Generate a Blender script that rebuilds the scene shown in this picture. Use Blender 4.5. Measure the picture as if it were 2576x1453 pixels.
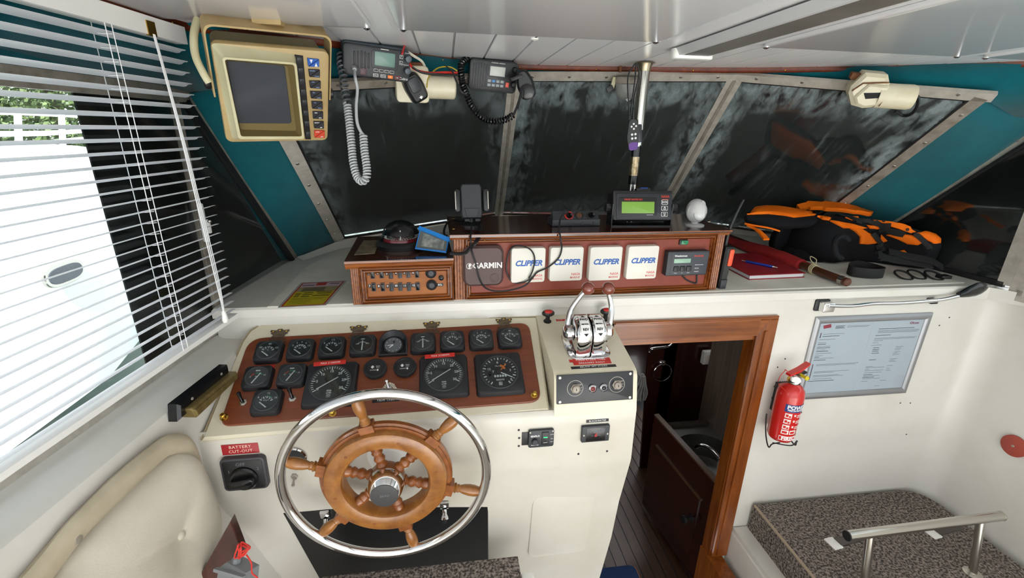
import bpy, bmesh, math, random
import numpy as np
from mathutils import Vector, Matrix, noise as mnoise
random.seed(7)
for o in list(bpy.data.objects): bpy.data.objects.remove(o, do_unlink=True)
SC = bpy.context.scene
COL = SC.collection
R = math.radians
PI = math.pi

# ------------------------------------------------------------------ camera
FPX, PCX, PCY = 1150.0, 1288.0, 726.5
EYE = Vector((0, 0, 1.5))
def _d(x, y): return Vector((x-PCX, -(y-PCY), -FPX))
_down = _d(1222, 4035).normalized()
_up = -_down
_fw = _d(1122, 325); _fw = (_fw - _up*_fw.dot(_up)).normalized()
_rt = _fw.cross(_up)
RW = Matrix((_rt, _fw, _up))                       # camera -> world
cam = bpy.data.cameras.new('camera')
cam.sensor_fit = 'HORIZONTAL'; cam.sensor_width = 36.0
cam.lens = FPX*36.0/2576.0
cam.clip_start = 0.02; cam.clip_end = 200
camo = bpy.data.objects.new('camera', cam); COL.objects.link(camo)
M = RW.to_4x4(); M.translation = EYE
camo.matrix_world = M
SC.camera = camo

# ------------------------------------------------------------------ world, light, exposure
W = bpy.data.worlds.new('sky'); SC.world = W; W.use_nodes = True
bg = W.node_tree.nodes['Background']
bg.inputs[0].default_value = (0.93, 0.97, 1.0, 1)
bg.inputs[1].default_value = 2.6
sun = bpy.data.lights.new('sun', 'SUN'); sun.energy = 26; sun.angle = R(1.0); sun.color = (1, .985, .96)
suno = bpy.data.objects.new('sun', sun); COL.objects.link(suno)
suno.rotation_euler = (Vector((-.30, 1.0, -.80))).to_track_quat('-Z', 'Y').to_euler()
SC.view_settings.view_transform = 'Standard'
SC.view_settings.look = 'None'
SC.view_settings.gamma = 1.0
SC.view_settings.use_curve_mapping = False
SC.view_settings.exposure = -0.1

# ------------------------------------------------------------------ measuring helpers (photo point -> point on a real plane)
def ray(x, y): return RW @ _d(x, y)
def at(x, y, axis, val):
    r = ray(x, y); t = (val-EYE[axis])/r[axis]; return EYE + r*t
def atp(x, y, p, n):
    r = ray(x, y); n = Vector(n); return EYE + r*((Vector(p)-EYE).dot(n)/r.dot(n))
def dep(x, y, d): return EYE + RW @ (_d(x, y)*(d/FPX))
def frame(o, x, z):
    x = Vector(x).normalized(); z = Vector(z); z = (z - x*z.dot(x)).normalized(); y = z.cross(x)
    m = Matrix((x, y, z)).transposed().to_4x4(); m.translation = Vector(o); return m
def frz(o, deg=0): return Matrix.Translation(Vector(o)) @ Matrix.Rotation(R(deg), 4, 'Z')
def pose4(q, width):
    """pose of a flat rectangle from its four corners (TL,TR,BR,BL) and its real width -> matrix at centre, w, h"""
    src = [(-.5, .5), (.5, .5), (.5, -.5), (-.5, -.5)]
    A = []
    for (u, v), (x, y) in zip(src, q):
        X = (x-PCX)/FPX; Y = -(y-PCY)/FPX
        A.append([u, v, 1, 0, 0, 0, -X*u, -X*v, -X]); A.append([0, 0, 0, u, v, 1, -Y*u, -Y*v, -Y])
    H = np.linalg.svd(np.array(A))[2][-1].reshape(3, 3)
    if H[2, 2] < 0: H = -H
    h1, h2, h3 = H[:, 0], H[:, 1], H[:, 2]
    for h in (h1, h2, h3): h[2] *= -1
    s = width/np.linalg.norm(h1)
    x = Vector(h1).normalized(); y = Vector(h2).normalized()
    m = (x+y).normalized(); d = (x-y).normalized()
    x = (m+d).normalized(); y = (m-d).normalized(); z = x.cross(y)
    mat3 = RW @ Matrix((x, y, z)).transposed()
    m4 = mat3.to_4x4(); m4.translation = EYE + RW @ Vector(h3*s)
    return m4, width, float(np.linalg.norm(h2)*s)

# ------------------------------------------------------------------ materials
def lin(h):
    if not isinstance(h, str): return (*h[:3], 1)
    h = h.lstrip('#'); c = [int(h[i:i+2], 16)/255 for i in (0, 2, 4)]
    return tuple((v/12.92 if v <= .04045 else ((v+.055)/1.055)**2.4) for v in c) + (1,)
MATS = {}
def mat(name, col, rough=.5, metal=0, spec=.5, var=None, bump=None, coat=0, emit=0, coords='Object', wood=None, trans=0, alpha=1, sheen=0):
    if name in MATS: return MATS[name]
    m = bpy.data.materials.new(name); m.use_nodes = True; MATS[name] = m
    nt = m.node_tree; b = nt.nodes['Principled BSDF']; L = nt.links.new
    c = lin(col)
    b.inputs['Base Color'].default_value = c
    b.inputs['Roughness'].default_value = rough
    b.inputs['Metallic'].default_value = metal
    b.inputs['Specular IOR Level'].default_value = spec
    b.inputs['Coat Weight'].default_value = coat
    b.inputs['Coat Roughness'].default_value = .08
    b.inputs['Transmission Weight'].default_value = trans
    b.inputs['Alpha'].default_value = alpha
    if sheen: b.inputs['Sheen Weight'].default_value = sheen
    if emit:
        b.inputs['Emission Color'].default_value = c; b.inputs['Emission Strength'].default_value = emit
    tc = None
    def tco():
        nonlocal tc
        if tc is None: tc = nt.nodes.new('ShaderNodeTexCoord')
        return tc.outputs[coords]
    if var:                                     # (second colour, noise scale, contrast lo, hi)
        c2, sc, lo, hi = var
        n = nt.nodes.new('ShaderNodeTexNoise'); n.inputs['Scale'].default_value = sc; n.inputs['Detail'].default_value = 6; n.inputs['Roughness'].default_value = .6
        rp = nt.nodes.new('ShaderNodeValToRGB'); rp.color_ramp.elements[0].position = lo; rp.color_ramp.elements[1].position = hi
        rp.color_ramp.elements[0].color = c; rp.color_ramp.elements[1].color = lin(c2)
        L(tco(), n.inputs['Vector']); L(n.outputs[0], rp.inputs[0]); L(rp.outputs[0], b.inputs['Base Color'])
    if wood:                                    # (second colour, scale vector)
        c2, sv = wood
        mp = nt.nodes.new('ShaderNodeMapping'); mp.inputs['Scale'].default_value = sv
        n = nt.nodes.new('ShaderNodeTexNoise'); n.inputs['Scale'].default_value = 1; n.inputs['Detail'].default_value = 8; n.inputs['Roughness'].default_value = .65; n.inputs['Distortion'].default_value = .4
        rp = nt.nodes.new('ShaderNodeValToRGB'); rp.color_ramp.elements[0].position = .34; rp.color_ramp.elements[1].position = .66
        rp.color_ramp.elements[0].color = c; rp.color_ramp.elements[1].color = lin(c2)
        L(tco(), mp.inputs[0]); L(mp.outputs[0], n.inputs['Vector']); L(n.outputs[0], rp.inputs[0]); L(rp.outputs[0], b.inputs['Base Color'])
        bp = nt.nodes.new('ShaderNodeBump'); bp.inputs['Strength'].default_value = .08; bp.inputs['Distance'].default_value = .002
        L(n.outputs[0], bp.inputs['Height']); L(bp.outputs[0], b.inputs['Normal'])
    if bump:                                    # (scale, strength, distance)
        n2 = nt.nodes.new('ShaderNodeTexNoise'); n2.inputs['Scale'].default_value = bump[0]; n2.inputs['Detail'].default_value = 3
        bp = nt.nodes.new('ShaderNodeBump'); bp.inputs['Strength'].default_value = bump[1]; bp.inputs['Distance'].default_value = bump[2]
        L(tco(), n2.inputs['Vector']); L(n2.outputs[0], bp.inputs['Height']); L(bp.outputs[0], b.inputs['Normal'])
    return m

m_gel = mat('gelcoat', '#dddad3', .28, var=('#d2cec3', 3, .45, .75), bump=(60, .03, .002))
m_gelc = mat('cream_gelcoat', '#dcd4bd', .3, var=('#d1c7ab', 4, .45, .75), bump=(60, .03, .002))
m_hull = mat('side_lining', '#d9d6cf', .45, var=('#cfcabf', 4, .4, .7))
m_mat = mat('nonslip_deck', '#e6e3d8', .7, var=('#dad6c9', 9, .4, .7), bump=(420, .35, .002))
m_ceil = mat('ceiling_gloss', '#efeff1', .12, spec=.5)
m_plank = mat('ceiling_plank', '#ececee', .22)
m_groove = mat('ceiling_groove', '#a9a9ac', .5)
m_teal = mat('teal_cloth', '#05545d', .95, spec=.1, var=('#07626c', 6, .35, .7), bump=(900, .5, .002), sheen=.2)
m_alu = mat('window_aluminium', '#c4beb3', .38, metal=.25, var=('#aaa398', 25, .4, .7))
m_alud = mat('dull_aluminium', '#a39a8e', .45, metal=.25, var=('#7d7468', 20, .4, .7))
m_rubber = mat('black_rubber', '#141416', .6)
m_screw = mat('steel_screw', '#b9b5ad', .3, metal=.9)
m_chrome = mat('chrome', '#d9d9da', .06, metal=1)
m_steel = mat('stainless', '#c8c5bd', .2, metal=1)
m_brass = mat('brass', '#c9a24a', .22, metal=1)
m_oldbrass = mat('tarnished_brass', '#6f604d', .5, metal=.4, var=('#4f4538', 60, .4, .7))
m_black = mat('black_plastic', '#17181a', .42)
m_blackg = mat('black_gloss', '#121315', .2)
m_dgrey = mat('dark_grey_plastic', '#2b2e33', .45)
m_white = mat('white_plastic', '#efeeea', .35)
m_paper = mat('paper', '#f2f3f6', .7)
m_ink = mat('black_ink', '#1b1b1e', .8)
m_inkg = mat('grey_ink', '#6d7078', .8)
m_canvas = mat('dark_canvas', '#1d1f1f', .9, spec=.1, var=('#292b2a', 5, .4, .7))
m_wtrim = mat('varnished_trim', '#6e2f14', .4, spec=.3, wood=('#4c1c0b', (30, 3, 30)))
m_mould = mat('teak_moulding', '#a05c28', .26, coat=.4, wood=('#6e3815', (5, 60, 60)))
m_mouldv = mat('teak_moulding_upright', '#985626', .26, coat=.4, wood=('#683414', (60, 60, 5)))
m_topwood = mat('varnished_top', '#4a2112', .14, coat=.8, wood=('#341508', (4, 40, 40)))
m_panel = mat('mahogany_panel', '#7d4126', .34, coat=.15, wood=('#69331b', (4, 55, 55)))
m_door = mat('door_mahogany', '#8a4a18', .24, coat=.35, wood=('#66310d', (40, 40, 4)))
m_doorh = mat('door_mahogany_rail', '#95511b', .24, coat=.35, wood=('#70380f', (4, 40, 40)))
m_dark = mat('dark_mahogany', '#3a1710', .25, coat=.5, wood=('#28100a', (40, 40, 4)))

# ------------------------------------------------------------------ mesh builder
class MB:
    def __init__(s, xf=None): s.v = []; s.f = []; s.xf = xf; s.uv = None
    def add(s, vs, fs, xf=None):
        n = len(s.v)
        for p in vs:
            p = Vector(p)
            if xf is not None: p = xf @ p
            if s.xf is not None: p = s.xf @ p
            s.v.append(p)
        s.f += [tuple(i+n for i in f) for f in fs]
        return s
    def box(s, a, b, xf=None):
        x0, y0, z0 = a; x1, y1, z1 = b
        return s.add([(x0, y0, z0), (x1, y0, z0), (x1, y1, z0), (x0, y1, z0), (x0, y0, z1), (x1, y0, z1), (x1, y1, z1), (x0, y1, z1)],
                     [(0, 3, 2, 1), (4, 5, 6, 7), (0, 1, 5, 4), (1, 2, 6, 5), (2, 3, 7, 6), (3, 0, 4, 7)], xf)
    def rings(s, rings, xf=None, caps=(True, True), closed=False):
        n = len(rings[0]); vs = [p for r in rings for p in r]; fs = []
        m = len(rings)
        for k in range(m if closed else m-1):
            a = k*n; b = ((k+1) % m)*n
            for i in range(n):
                j = (i+1) % n
                fs.append((a+i, a+j, b+j, b+i))
        if not closed:
            if caps[0]: fs.append(tuple(range(n))[::-1])
            if caps[1]: fs.append(tuple((m-1)*n+i for i in range(n)))
        return s.add(vs, fs, xf)
    def prism(s, pts, z0, z1, bev=0, xf=None):
        """outline (ccw, xy) between z0 and z1; the z1 rim chamfered by bev"""
        rs = [[(x, y, z0) for x, y in pts]]
        if bev:
            rs.append([(x, y, z1-bev) for x, y in pts])
            ins = inset(pts, bev); rs.append([(x, y, z1) for x, y in ins])
        else: rs.append([(x, y, z1) for x, y in pts])
        return s.rings(rs, xf)
    def rbox(s, cx, cy, w, h, z0, z1, r=.004, bev=.001, xf=None, top=None, seg=4):
        a = rrect(cx, cy, w, h, r, seg)
        if top:
            sx, sy = top
            b = [(cx+(x-cx)*sx, cy+(y-cy)*sy) for x, y in a]
        else: b = a
        rs = [[(x, y, z0) for x, y in a], [(x, y, z1-bev) for x, y in b]]
        if bev: rs.append([(x, y, z1-bev*.3) for x, y in inset(b, bev*.3)]); rs.append([(x, y, z1) for x, y in inset(b, bev)])
        return s.rings(rs, xf)
    def lathe(s, prof, seg=24, xf=None, caps=(True, True), ang=None):
        rs = []
        for r, z in prof: rs.append([(r*math.cos(2*PI*i/seg), r*math.sin(2*PI*i/seg), z) for i in range(seg)])
        return s.rings(rs, xf, caps)
    def cyl(s, r, z0, z1, seg=20, bev=0, xf=None):
        if bev: return s.lathe([(r, z0), (r, z1-bev), (r-bev, z1)], seg, xf)
        return s.lathe([(r, z0), (r, z1)], seg, xf)
    def ball(s, c, r, seg=16, n=10, sc=(1, 1, 1), xf=None):
        T = Matrix.Translation(Vector(c)) @ Matrix.Diagonal((*sc, 1))
        if xf is not None: T = xf @ T
        pr = [(max(r*math.sin(PI*k/n), 1e-5), -r*math.cos(PI*k/n)) for k in range(n+1)]
        return s.lathe(pr, seg, T, caps=(False, False))
    def tube(s, path, r, seg=8, closed=False, flat=None):
        path = [Vector(p) for p in path]; n = len(path)
        rr = r if isinstance(r, (list, tuple)) else [r]*n
        rs = []; ref = None
        for i, p in enumerate(path):
            if closed: t = path[(i+1) % n]-path[i-1]
            else: t = path[min(i+1, n-1)]-path[max(i-1, 0)]
            t.normalize()
            if ref is None:
                ref = Vector((0, 0, 1)) if abs(t.z) < .9 else Vector((1, 0, 0))
            u = ref - t*ref.dot(t)
            if u.length < 1e-6: u = t.orthogonal()
            u.normalize(); ref = u; w = t.cross(u)
            fu, fw = flat if flat else (1, 1)
            rs.append([p + (u*math.cos(2*PI*k/seg)*fu + w*math.sin(2*PI*k/seg)*fw)*rr[i] for k in range(seg)])
        return s.rings(rs, closed=closed)
    def torus(s, Rr, r, seg=48, sub=12, xf=None, flat=(1, 1)):
        rs = []
        for i in range(seg):
            a = 2*PI*i/seg
            rs.append([((Rr+r*flat[0]*math.cos(2*PI*k/sub))*math.cos(a), (Rr+r*flat[0]*math.cos(2*PI*k/sub))*math.sin(a), r*flat[1]*math.sin(2*PI*k/sub)) for k in range(sub)])
        return s.rings(rs, xf, closed=True)
    def bar(s, p, q, w, t, nrm, off=0):
        """flat strip from p to q, w wide, t thick, standing proud along nrm"""
        p = Vector(p); q = Vector(q); d = (q-p); L = d.length
        f = frame(p, d, nrm)
        return s.box((0, -w/2, off), (L, w/2, off+t), f)
    def puff(s, pts, h, base=0, n=5, p=2.2, xf=None, jit=0, seedv=0, c=None):
        cx = sum(a for a, b in pts)/len(pts); cy = sum(b for a, b in pts)/len(pts)
        if c: cx, cy = c
        rs = [[(x, y, base) for x, y in pts]]
        for k in range(n):
            sc_ = 1-k/(n-.3)
            zz = h*(1-max(0, sc_)**p)**.5 if k else h*.25
            if k == 0: zz = h*.35
            ring = []
            for x, y in pts:
                X = cx+(x-cx)*sc_*.995; Y = cy+(y-cy)*sc_*.995
                j = jit*mnoise.noise(Vector((X*22+seedv, Y*22, seedv))) if jit else 0
                ring.append((X, Y, base+zz+j))
            rs.append(ring)
        return s.rings(rs, xf)
    def build(s, name, m, parent=None, label=None, cat=None, group=None, kind=None, sharp=38, smooth=True):
        me = bpy.data.meshes.new(name)
        me.from_pydata([tuple(v) for v in s.v], [], s.f)
        me.validate()
        bm = bmesh.new(); bm.from_mesh(me); bmesh.ops.recalc_face_normals(bm, faces=bm.faces); bm.to_mesh(me); bm.free()
        if smooth:
            for p in me.polygons: p.use_smooth = True
            me.set_sharp_from_angle(angle=R(sharp))
        if isinstance(m, str): m = MATS[m]
        if m: me.materials.append(m)
        o = bpy.data.objects.new(name, me); COL.objects.link(o)
        if parent: o.parent = parent
        tag(o, label, cat, group, kind)
        return o
def inset(pts, d):
    n = len(pts); out = []
    for i in range(n):
        p0 = Vector(pts[i-1]).to_2d(); p1 = Vector(pts[i]).to_2d(); p2 = Vector(pts[(i+1) % n]).to_2d()
        a = (p1-p0); b = (p2-p1)
        if a.length < 1e-9: a = b
        if b.length < 1e-9: b = a
        na = Vector((-a.y, a.x)).normalized(); nb = Vector((-b.y, b.x)).normalized()
        m = (na+nb)
        if m.length < 1e-6: m = na
        m.normalize(); k = d/max(.35, m.dot(na))
        out.append((p1.x+m.x*k, p1.y+m.y*k))
    return out
def rrect(cx, cy, w, h, r, seg=4):
    r = min(r, w/2-1e-5, h/2-1e-5); pts = []
    for (sx, sy, a0) in ((1, 1, 0), (-1, 1, 90), (-1, -1, 180), (1, -1, 270)):
        for k in range(seg+1):
            a = R(a0+90*k/seg)
            pts.append((cx+sx*(w/2-r)+r*math.cos(a), cy+sy*(h/2-r)+r*math.sin(a)))
    return pts
def tag(o, label=None, cat=None, group=None, kind=None):
    if label: o['label'] = label
    if cat: o['category'] = cat
    if group: o['group'] = group
    if kind: o['kind'] = kind
    return o
def thing(name, label, cat, M=None, group=None):
    o = bpy.data.objects.new(name, None); COL.objects.link(o)
    o.empty_display_size = .02
    if M is not None: o.matrix_world = M
    return tag(o, label, cat, group)
def dup(o, parent=None):
    c = o.copy(); COL.objects.link(c); c.parent = parent
    for ch in o.children: dup(ch, c)
    return c
def spline(pts, n=8, closed=False):
    pts = [Vector(p) for p in pts]; out = []; m = len(pts)
    for i in range(m if closed else m-1):
        if closed: a, b, c, d = pts[i-1], pts[i], pts[(i+1) % m], pts[(i+2) % m]
        else: a, b, c, d = pts[max(i-1, 0)], pts[i], pts[i+1], pts[min(i+2, m-1)]
        for k in range(n):
            t = k/n
            out.append(.5*((2*b)+(c-a)*t+(2*a-5*b+4*c-d)*t*t+(3*b-a-3*c+d)*t*t*t))
    if not closed: out.append(pts[-1])
    return out
def coil(path, rad, wire, turns, seg=6, per=12):
    """points of a helix wound round a path"""
    P = spline(path, 24); L = [0]
    for i in range(1, len(P)): L.append(L[-1]+(P[i]-P[i-1]).length)
    out = []; N = turns*per; ref = None
    j = 0
    for k in range(N+1):
        d = L[-1]*k/N
        while j < len(P)-2 and L[j+1] < d: j += 1
        u = (d-L[j])/max(1e-9, L[j+1]-L[j]); p = P[j].lerp(P[j+1], u); t = (P[j+1]-P[j]).normalized()
        if ref is None: ref = t.orthogonal()
        ref = (ref-t*ref.dot(t)).normalized(); w = t.cross(ref); a = 2*PI*k/per
        out.append(p+(ref*math.cos(a)+w*math.sin(a))*rad)
    return out
_TC = {}
def txt(s, size, m, parent, x=0, y=0, z=0, align='CENTER', rot=0, xs=1, bold=0, shear=0, name='lettering', ext=.0002, xf=None, valign='CENTER', label=None, sp=1):
    key = (s, size, align, bold, shear, ext, valign, sp)
    if key not in _TC:
        cu = bpy.data.curves.new('t', 'FONT'); cu.body = s; cu.size = size; cu.align_x = align; cu.align_y = valign
        cu.resolution_u = 2; cu.extrude = ext; cu.offset = bold; cu.shear = shear; cu.space_character = sp
        o = bpy.data.objects.new('t', cu); COL.objects.link(o)
        bpy.context.view_layer.update()
        dg = bpy.context.evaluated_depsgraph_get()
        me = bpy.data.meshes.new_from_object(o.evaluated_get(dg))
        bpy.data.objects.remove(o, do_unlink=True); bpy.data.curves.remove(cu)
        _TC[key] = me
    me = _TC[key].copy(); me.name = name
    T = Matrix.Translation((x, y, z)) @ Matrix.Rotation(R(rot), 4, 'Z') @ Matrix.Diagonal((xs, 1, 1, 1))
    me.transform((xf @ T) if xf is not None else T)
    me.materials.clear(); me.materials.append(m)
    o = bpy.data.objects.new(name, me); COL.objects.link(o); o.parent = parent
    if label: o['label'] = label
    return o
UPRIGHT = lambda o, yaw=0, pitch=0: Matrix.Translation(Vector(o)) @ Matrix.Rotation(R(yaw), 4, 'Z') @ Matrix.Rotation(R(90-pitch), 4, 'X')
# UPRIGHT: local x right, y up, z towards the helm; positive pitch leans the face upwards
# ================================================================== THE SETTING
def struct(o): o['kind'] = 'structure'; return o
def sempty(name):
    o = bpy.data.objects.new(name, None); COL.objects.link(o); o['kind'] = 'structure'; return o
ZS = .985          # shelf height
ZC = 1.725         # deckhead height
YB = 1.37          # bulkhead
def XL(Y): return -.70+.13*(Y-1.43)          # left window plane
def XR(Y): return 2.02-.13*(Y-1.43)          # right window plane
def XW(Y, z): return -.635+.13*(Y-1.09)+max(0, .56-z)*.22    # left lining below the sill
def onwall(x, y):
    X = -.63
    for _ in range(30):
        p = at(x, y, 0, X); X = .5*X+.5*XW(p.y, p.z)
    return at(x, y, 0, X)
NL = Vector((1, -.13, 0)).normalized(); PL = Vector((-.70, 1.43, 0))
NR = Vector((-1, -.13, 0)).normalized(); PR = Vector((2.02, 1.43, 0))
def lw(x, y): return atp(x, y, PL, NL)

# ---- floor of the wheelhouse
MB().box((-1.1, -1.1, -.42), (2.5, 1.1, -.38)).build('floor', mat('deck_floor', '#8f8578', .6, var=('#7c7265', 5, .4, .7)), kind='structure')
MB().box((-1.3, -8, -.42), (2.7, -1.1, -.38)).build('floor_cockpit_bounce', mat('cockpit_bounce_deck', '#d2d2d0', .6, var=('#c4c4c1', 5, .4, .7)), kind='structure')  # unseen aft deck, made large and pale to bounce light onto the ceiling

# ---- ceiling: planks above, glossy panels screwed below
TRIM = [(-.80, -.4), (-.66, .9), (-.635, 1.12), (-.615, 1.30), (-.585, 1.345), (-.50, 1.388), (-.34, 1.47), (-.20, 1.585), (-.06, 1.68), (.10, 1.765), (.25, 1.815), (.36, 1.82), (.55, 1.79), (.74, 1.755), (.92, 1.715), (1.07, 1.672), (1.25, 1.60), (1.46, 1.50), (1.74, 1.31), (1.96, 1.13), (2.1, 1.0)]
def ytrim(x):
    for (a, ya), (b, yb) in zip(TRIM, TRIM[1:]):
        if a <= x <= b: return ya+(yb-ya)*(x-a)/(b-a)
    return 1.0
ceil = sempty('ceiling')
x = -.80; k = 0
while x < 2.1:
    x1 = min(x+.1035, 2.12); xa, xb = x+.003, x1-.003
    if xa > -.60:
        ya, yb = ytrim(xa)+.05, ytrim(xb)+.05
    else: ya = yb = 1.40
    b = MB(); c = .006
    b.prism([(xa, -3.2), (xb, -3.2), (xb, yb), (xa, ya)], 0, -.012, 0, Matrix.Translation((0, 0, ZC+.012)))  # carried aft out of view, an overhang added to cut sky light
    b.build('plank', m_plank, ceil)
    x = x1
MB().box((-1.3, -3.2, ZC+.006), (2.6, 1.95, ZC+.05)).build('backing', m_groove, ceil)
for (a, b_) in ((-.79, -.164), (-.105, .544), (.825, 1.43), (1.50, 2.09)):
    m = MB(); m.rbox((a+b_)/2, -.03, b_-a, 2.56, -(ZC-.0005), -(ZC-.007), .03, .003, Matrix.Diagonal((1, 1, -1, 1)))
    m.build('gloss_panel', m_ceil, ceil)
    e = MB()
    for xx in (a+.012, b_-.012):
        e.lathe([(.008, 0), (.008, .003), (.004, .006)], 12, Matrix.Translation((xx, 1.238, ZC-.006)) @ Matrix.Rotation(PI, 4, 'X'))
    e.build('dome_screw', m_chrome, ceil)
for (a, b_) in ((-.1345, .03), (1.465, .03), (.5845, .05), (.79, .04)):
    MB().box((a-b_/2, -1.3, ZC-.004), (a+b_/2, 1.235, ZC+.001)).build('joint_strip', m_plank, ceil)
for (px, py) in ((1655, 100), (1345, 97)):
    p = at(px, py, 2, ZC); MB().lathe([(.011, 0), (.009, .003), (.002, .005)], 14, Matrix.Translation(p) @ Matrix.Rotation(PI, 4, 'X')).build('plug', m_white, ceil)

# ---- strip light let into the ceiling
sl = thing('strip_light', 'grey channel strip light with white end cap on the ceiling', 'light', Matrix.Translation((.685, 0, ZC-.004)))
b = MB(); b.prism([(-.055, 0), (-.045, -.018), (.045, -.018), (.055, 0)], -1.25, 1.33, 0, Matrix.Rotation(PI/2, 4, 'X') @ Matrix.Diagonal((1, 1, -1, 1)))
b.build('channel', mat('light_body', '#cfcfd0', .35), sl)
MB().box((-.034, -1.25, -.0195), (.034, 1.31, -.0175)).build('diffuser', mat('grey_diffuser', '#77746e', .35, var=('#6a6761', 5, .4, .6)), sl)
MB().rbox(0, 1.34, .118, .035, 0, .026, .012, .004, Matrix.Diagonal((1, 1, -1, 1))).build('end_cap', m_white, sl)

# ---- varnished cornice trim where ceiling and front lining meet
tp = [Vector((a, b_, ZC-.012)) for a, b_ in TRIM]
trim = sempty('trim_1')
sp = spline(tp, 6)
cut = [0, 42, 68, 94, len(sp)-1]
for i0, i1 in zip(cut, cut[1:]):
    b = MB(); rs = []
    for i in range(i0, i1+1):
        t = (sp[min(i+1, len(sp)-1)]-sp[max(i-1, 0)]).normalized(); n = Vector((t.y, -t.x, 0))
        rs.append([sp[i]+n*u+Vector((0, 0, w)) for u, w in ((-.012, .013), (-.012, -.004), (.003, -.004), (.007, .0), (.007, .008), (.010, .013))])
    b.rings(rs); b.build('cornice', m_wtrim, trim)
b = MB()
for i in range(6, len(sp)-2, 11):
    t = (sp[i+1]-sp[i-1]).normalized(); n = Vector((t.y, -t.x, 0))
    b.ball(sp[i]+n*.007+Vector((0, 0, .003)), .003, 8, 5)
b.build('trim_screw', m_brass, trim)

# ---- windscreen
M1b = at(1253, 538, 1, 2.70); M2b = at(1652, 546, 1, 2.58); M1t = at(1293, 195, 1, 1.84); M2t = at(1848, 196, 1, 1.72)
Lb = at(843, 602, 2, 1.015); nP1 = (M1t-M1b).cross(Lb-M1b); Lt = atp(640, 226, M1b, nP1)
Rb1 = at(2064, 560, 1, 2.0); nP3 = (M2t-M2b).cross(Rb1-M2b); Rt = atp(2478, 246, M2b, nP3)
dR = (Rb1-Rt); Rb = Rt + dR*((1.0-Rt.z)/dR.z)
def glassmat(name, dirt, seed, density, refl=.07):
    m = bpy.data.materials.new(name); m.use_nodes = True; MATS[name] = m
    nt = m.node_tree; nt.nodes.clear(); N = nt.nodes.new; L = nt.links.new
    out = N('ShaderNodeOutputMaterial')
    gl = N('ShaderNodeBsdfGlossy'); gl.inputs['Roughness'].default_value = .035
    tr = N('ShaderNodeBsdfTransparent'); tr.inputs[0].default_value = lin('#eef1f1')
    lw_ = N('ShaderNodeLayerWeight'); lw_.inputs[0].default_value = .5
    pw = N('ShaderNodeMath'); pw.operation = 'POWER'; L(lw_.outputs['Facing'], pw.inputs[0]); pw.inputs[1].default_value = 5.0
    fr = N('ShaderNodeMath'); fr.operation = 'MULTIPLY_ADD'; L(pw.outputs[0], fr.inputs[0]); fr.inputs[1].default_value = .92; fr.inputs[2].default_value = refl
    mx = N('ShaderNodeMixShader'); L(fr.outputs[0], mx.inputs[0]); L(tr.outputs[0], mx.inputs[1]); L(gl.outputs[0], mx.inputs[2])
    if density <= 0:
        L(mx.outputs[0], out.inputs[0]); return m
    df = N('ShaderNodeBsdfDiffuse'); df.inputs[0].default_value = lin(dirt)
    uv = N('ShaderNodeUVMap'); sep = N('ShaderNodeSeparateXYZ'); L(uv.outputs[0], sep.inputs[0])
    def math_(op, a, b=None, clamp=False):
        n = N('ShaderNodeMath'); n.operation = op; n.use_clamp = clamp
        for i, v in enumerate((a, b)):
            if v is None: continue
            if isinstance(v, (int, float)): n.inputs[i].default_value = v
            else: L(v, n.inputs[i])
        return n.outputs[0]
    u, v = sep.outputs[0], sep.outputs[1]
    e = math_('MINIMUM', math_('MINIMUM', u, math_('SUBTRACT', 1.0, u)), math_('MINIMUM', math_('MULTIPLY', v, .8), math_('SUBTRACT', 1.0, v)))
    def nz(scale, detail, sv=(1, 1, 1), rough=.6, dist=0):
        mp = N('ShaderNodeMapping'); mp.inputs['Location'].default_value = (seed*3.1, seed*1.7, 0); mp.inputs['Scale'].default_value = sv
        n = N('ShaderNodeTexNoise'); n.inputs['Scale'].default_value = scale; n.inputs['Detail'].default_value = detail; n.inputs['Roughness'].default_value = rough; n.inputs['Distortion'].default_value = dist
        L(uv.outputs[0], mp.inputs[0]); L(mp.outputs[0], n.inputs['Vector']); return n.outputs[0]
    n1 = nz(3.2, 8, (1, 1, 1), .65, .5); n2 = nz(11, 10, (1.4, .8, 1), .72, .3); n3 = nz(6, 6, (5, .7, 1), .6, .6)
    rim = math_('SUBTRACT', .16, math_('ADD', e, math_('MULTIPLY', math_('SUBTRACT', n1, .5), .34)))
    rim = math_('MULTIPLY', rim, 11.0, True)
    rim = math_('MULTIPLY', rim, math_('MULTIPLY', math_('SUBTRACT', n2, .42), 6.0, True))
    st = math_('MULTIPLY', math_('SUBTRACT', n3, .55), 5.0, True)
    st = math_('MULTIPLY', st, math_('MULTIPLY', math_('SUBTRACT', n2, .35), 2.0, True))
    d = math_('ADD', math_('MULTIPLY', rim, .75*density), math_('MULTIPLY', st, .5*density), True)
    d = math_('ADD', d, math_('MULTIPLY', n1, .06*density), True)
    m2 = N('ShaderNodeMixShader'); L(d, m2.inputs[0]); L(mx.outputs[0], m2.inputs[1]); L(df.outputs[0], m2.inputs[2])
    L(m2.outputs[0], out.inputs[0])
    return m
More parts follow.
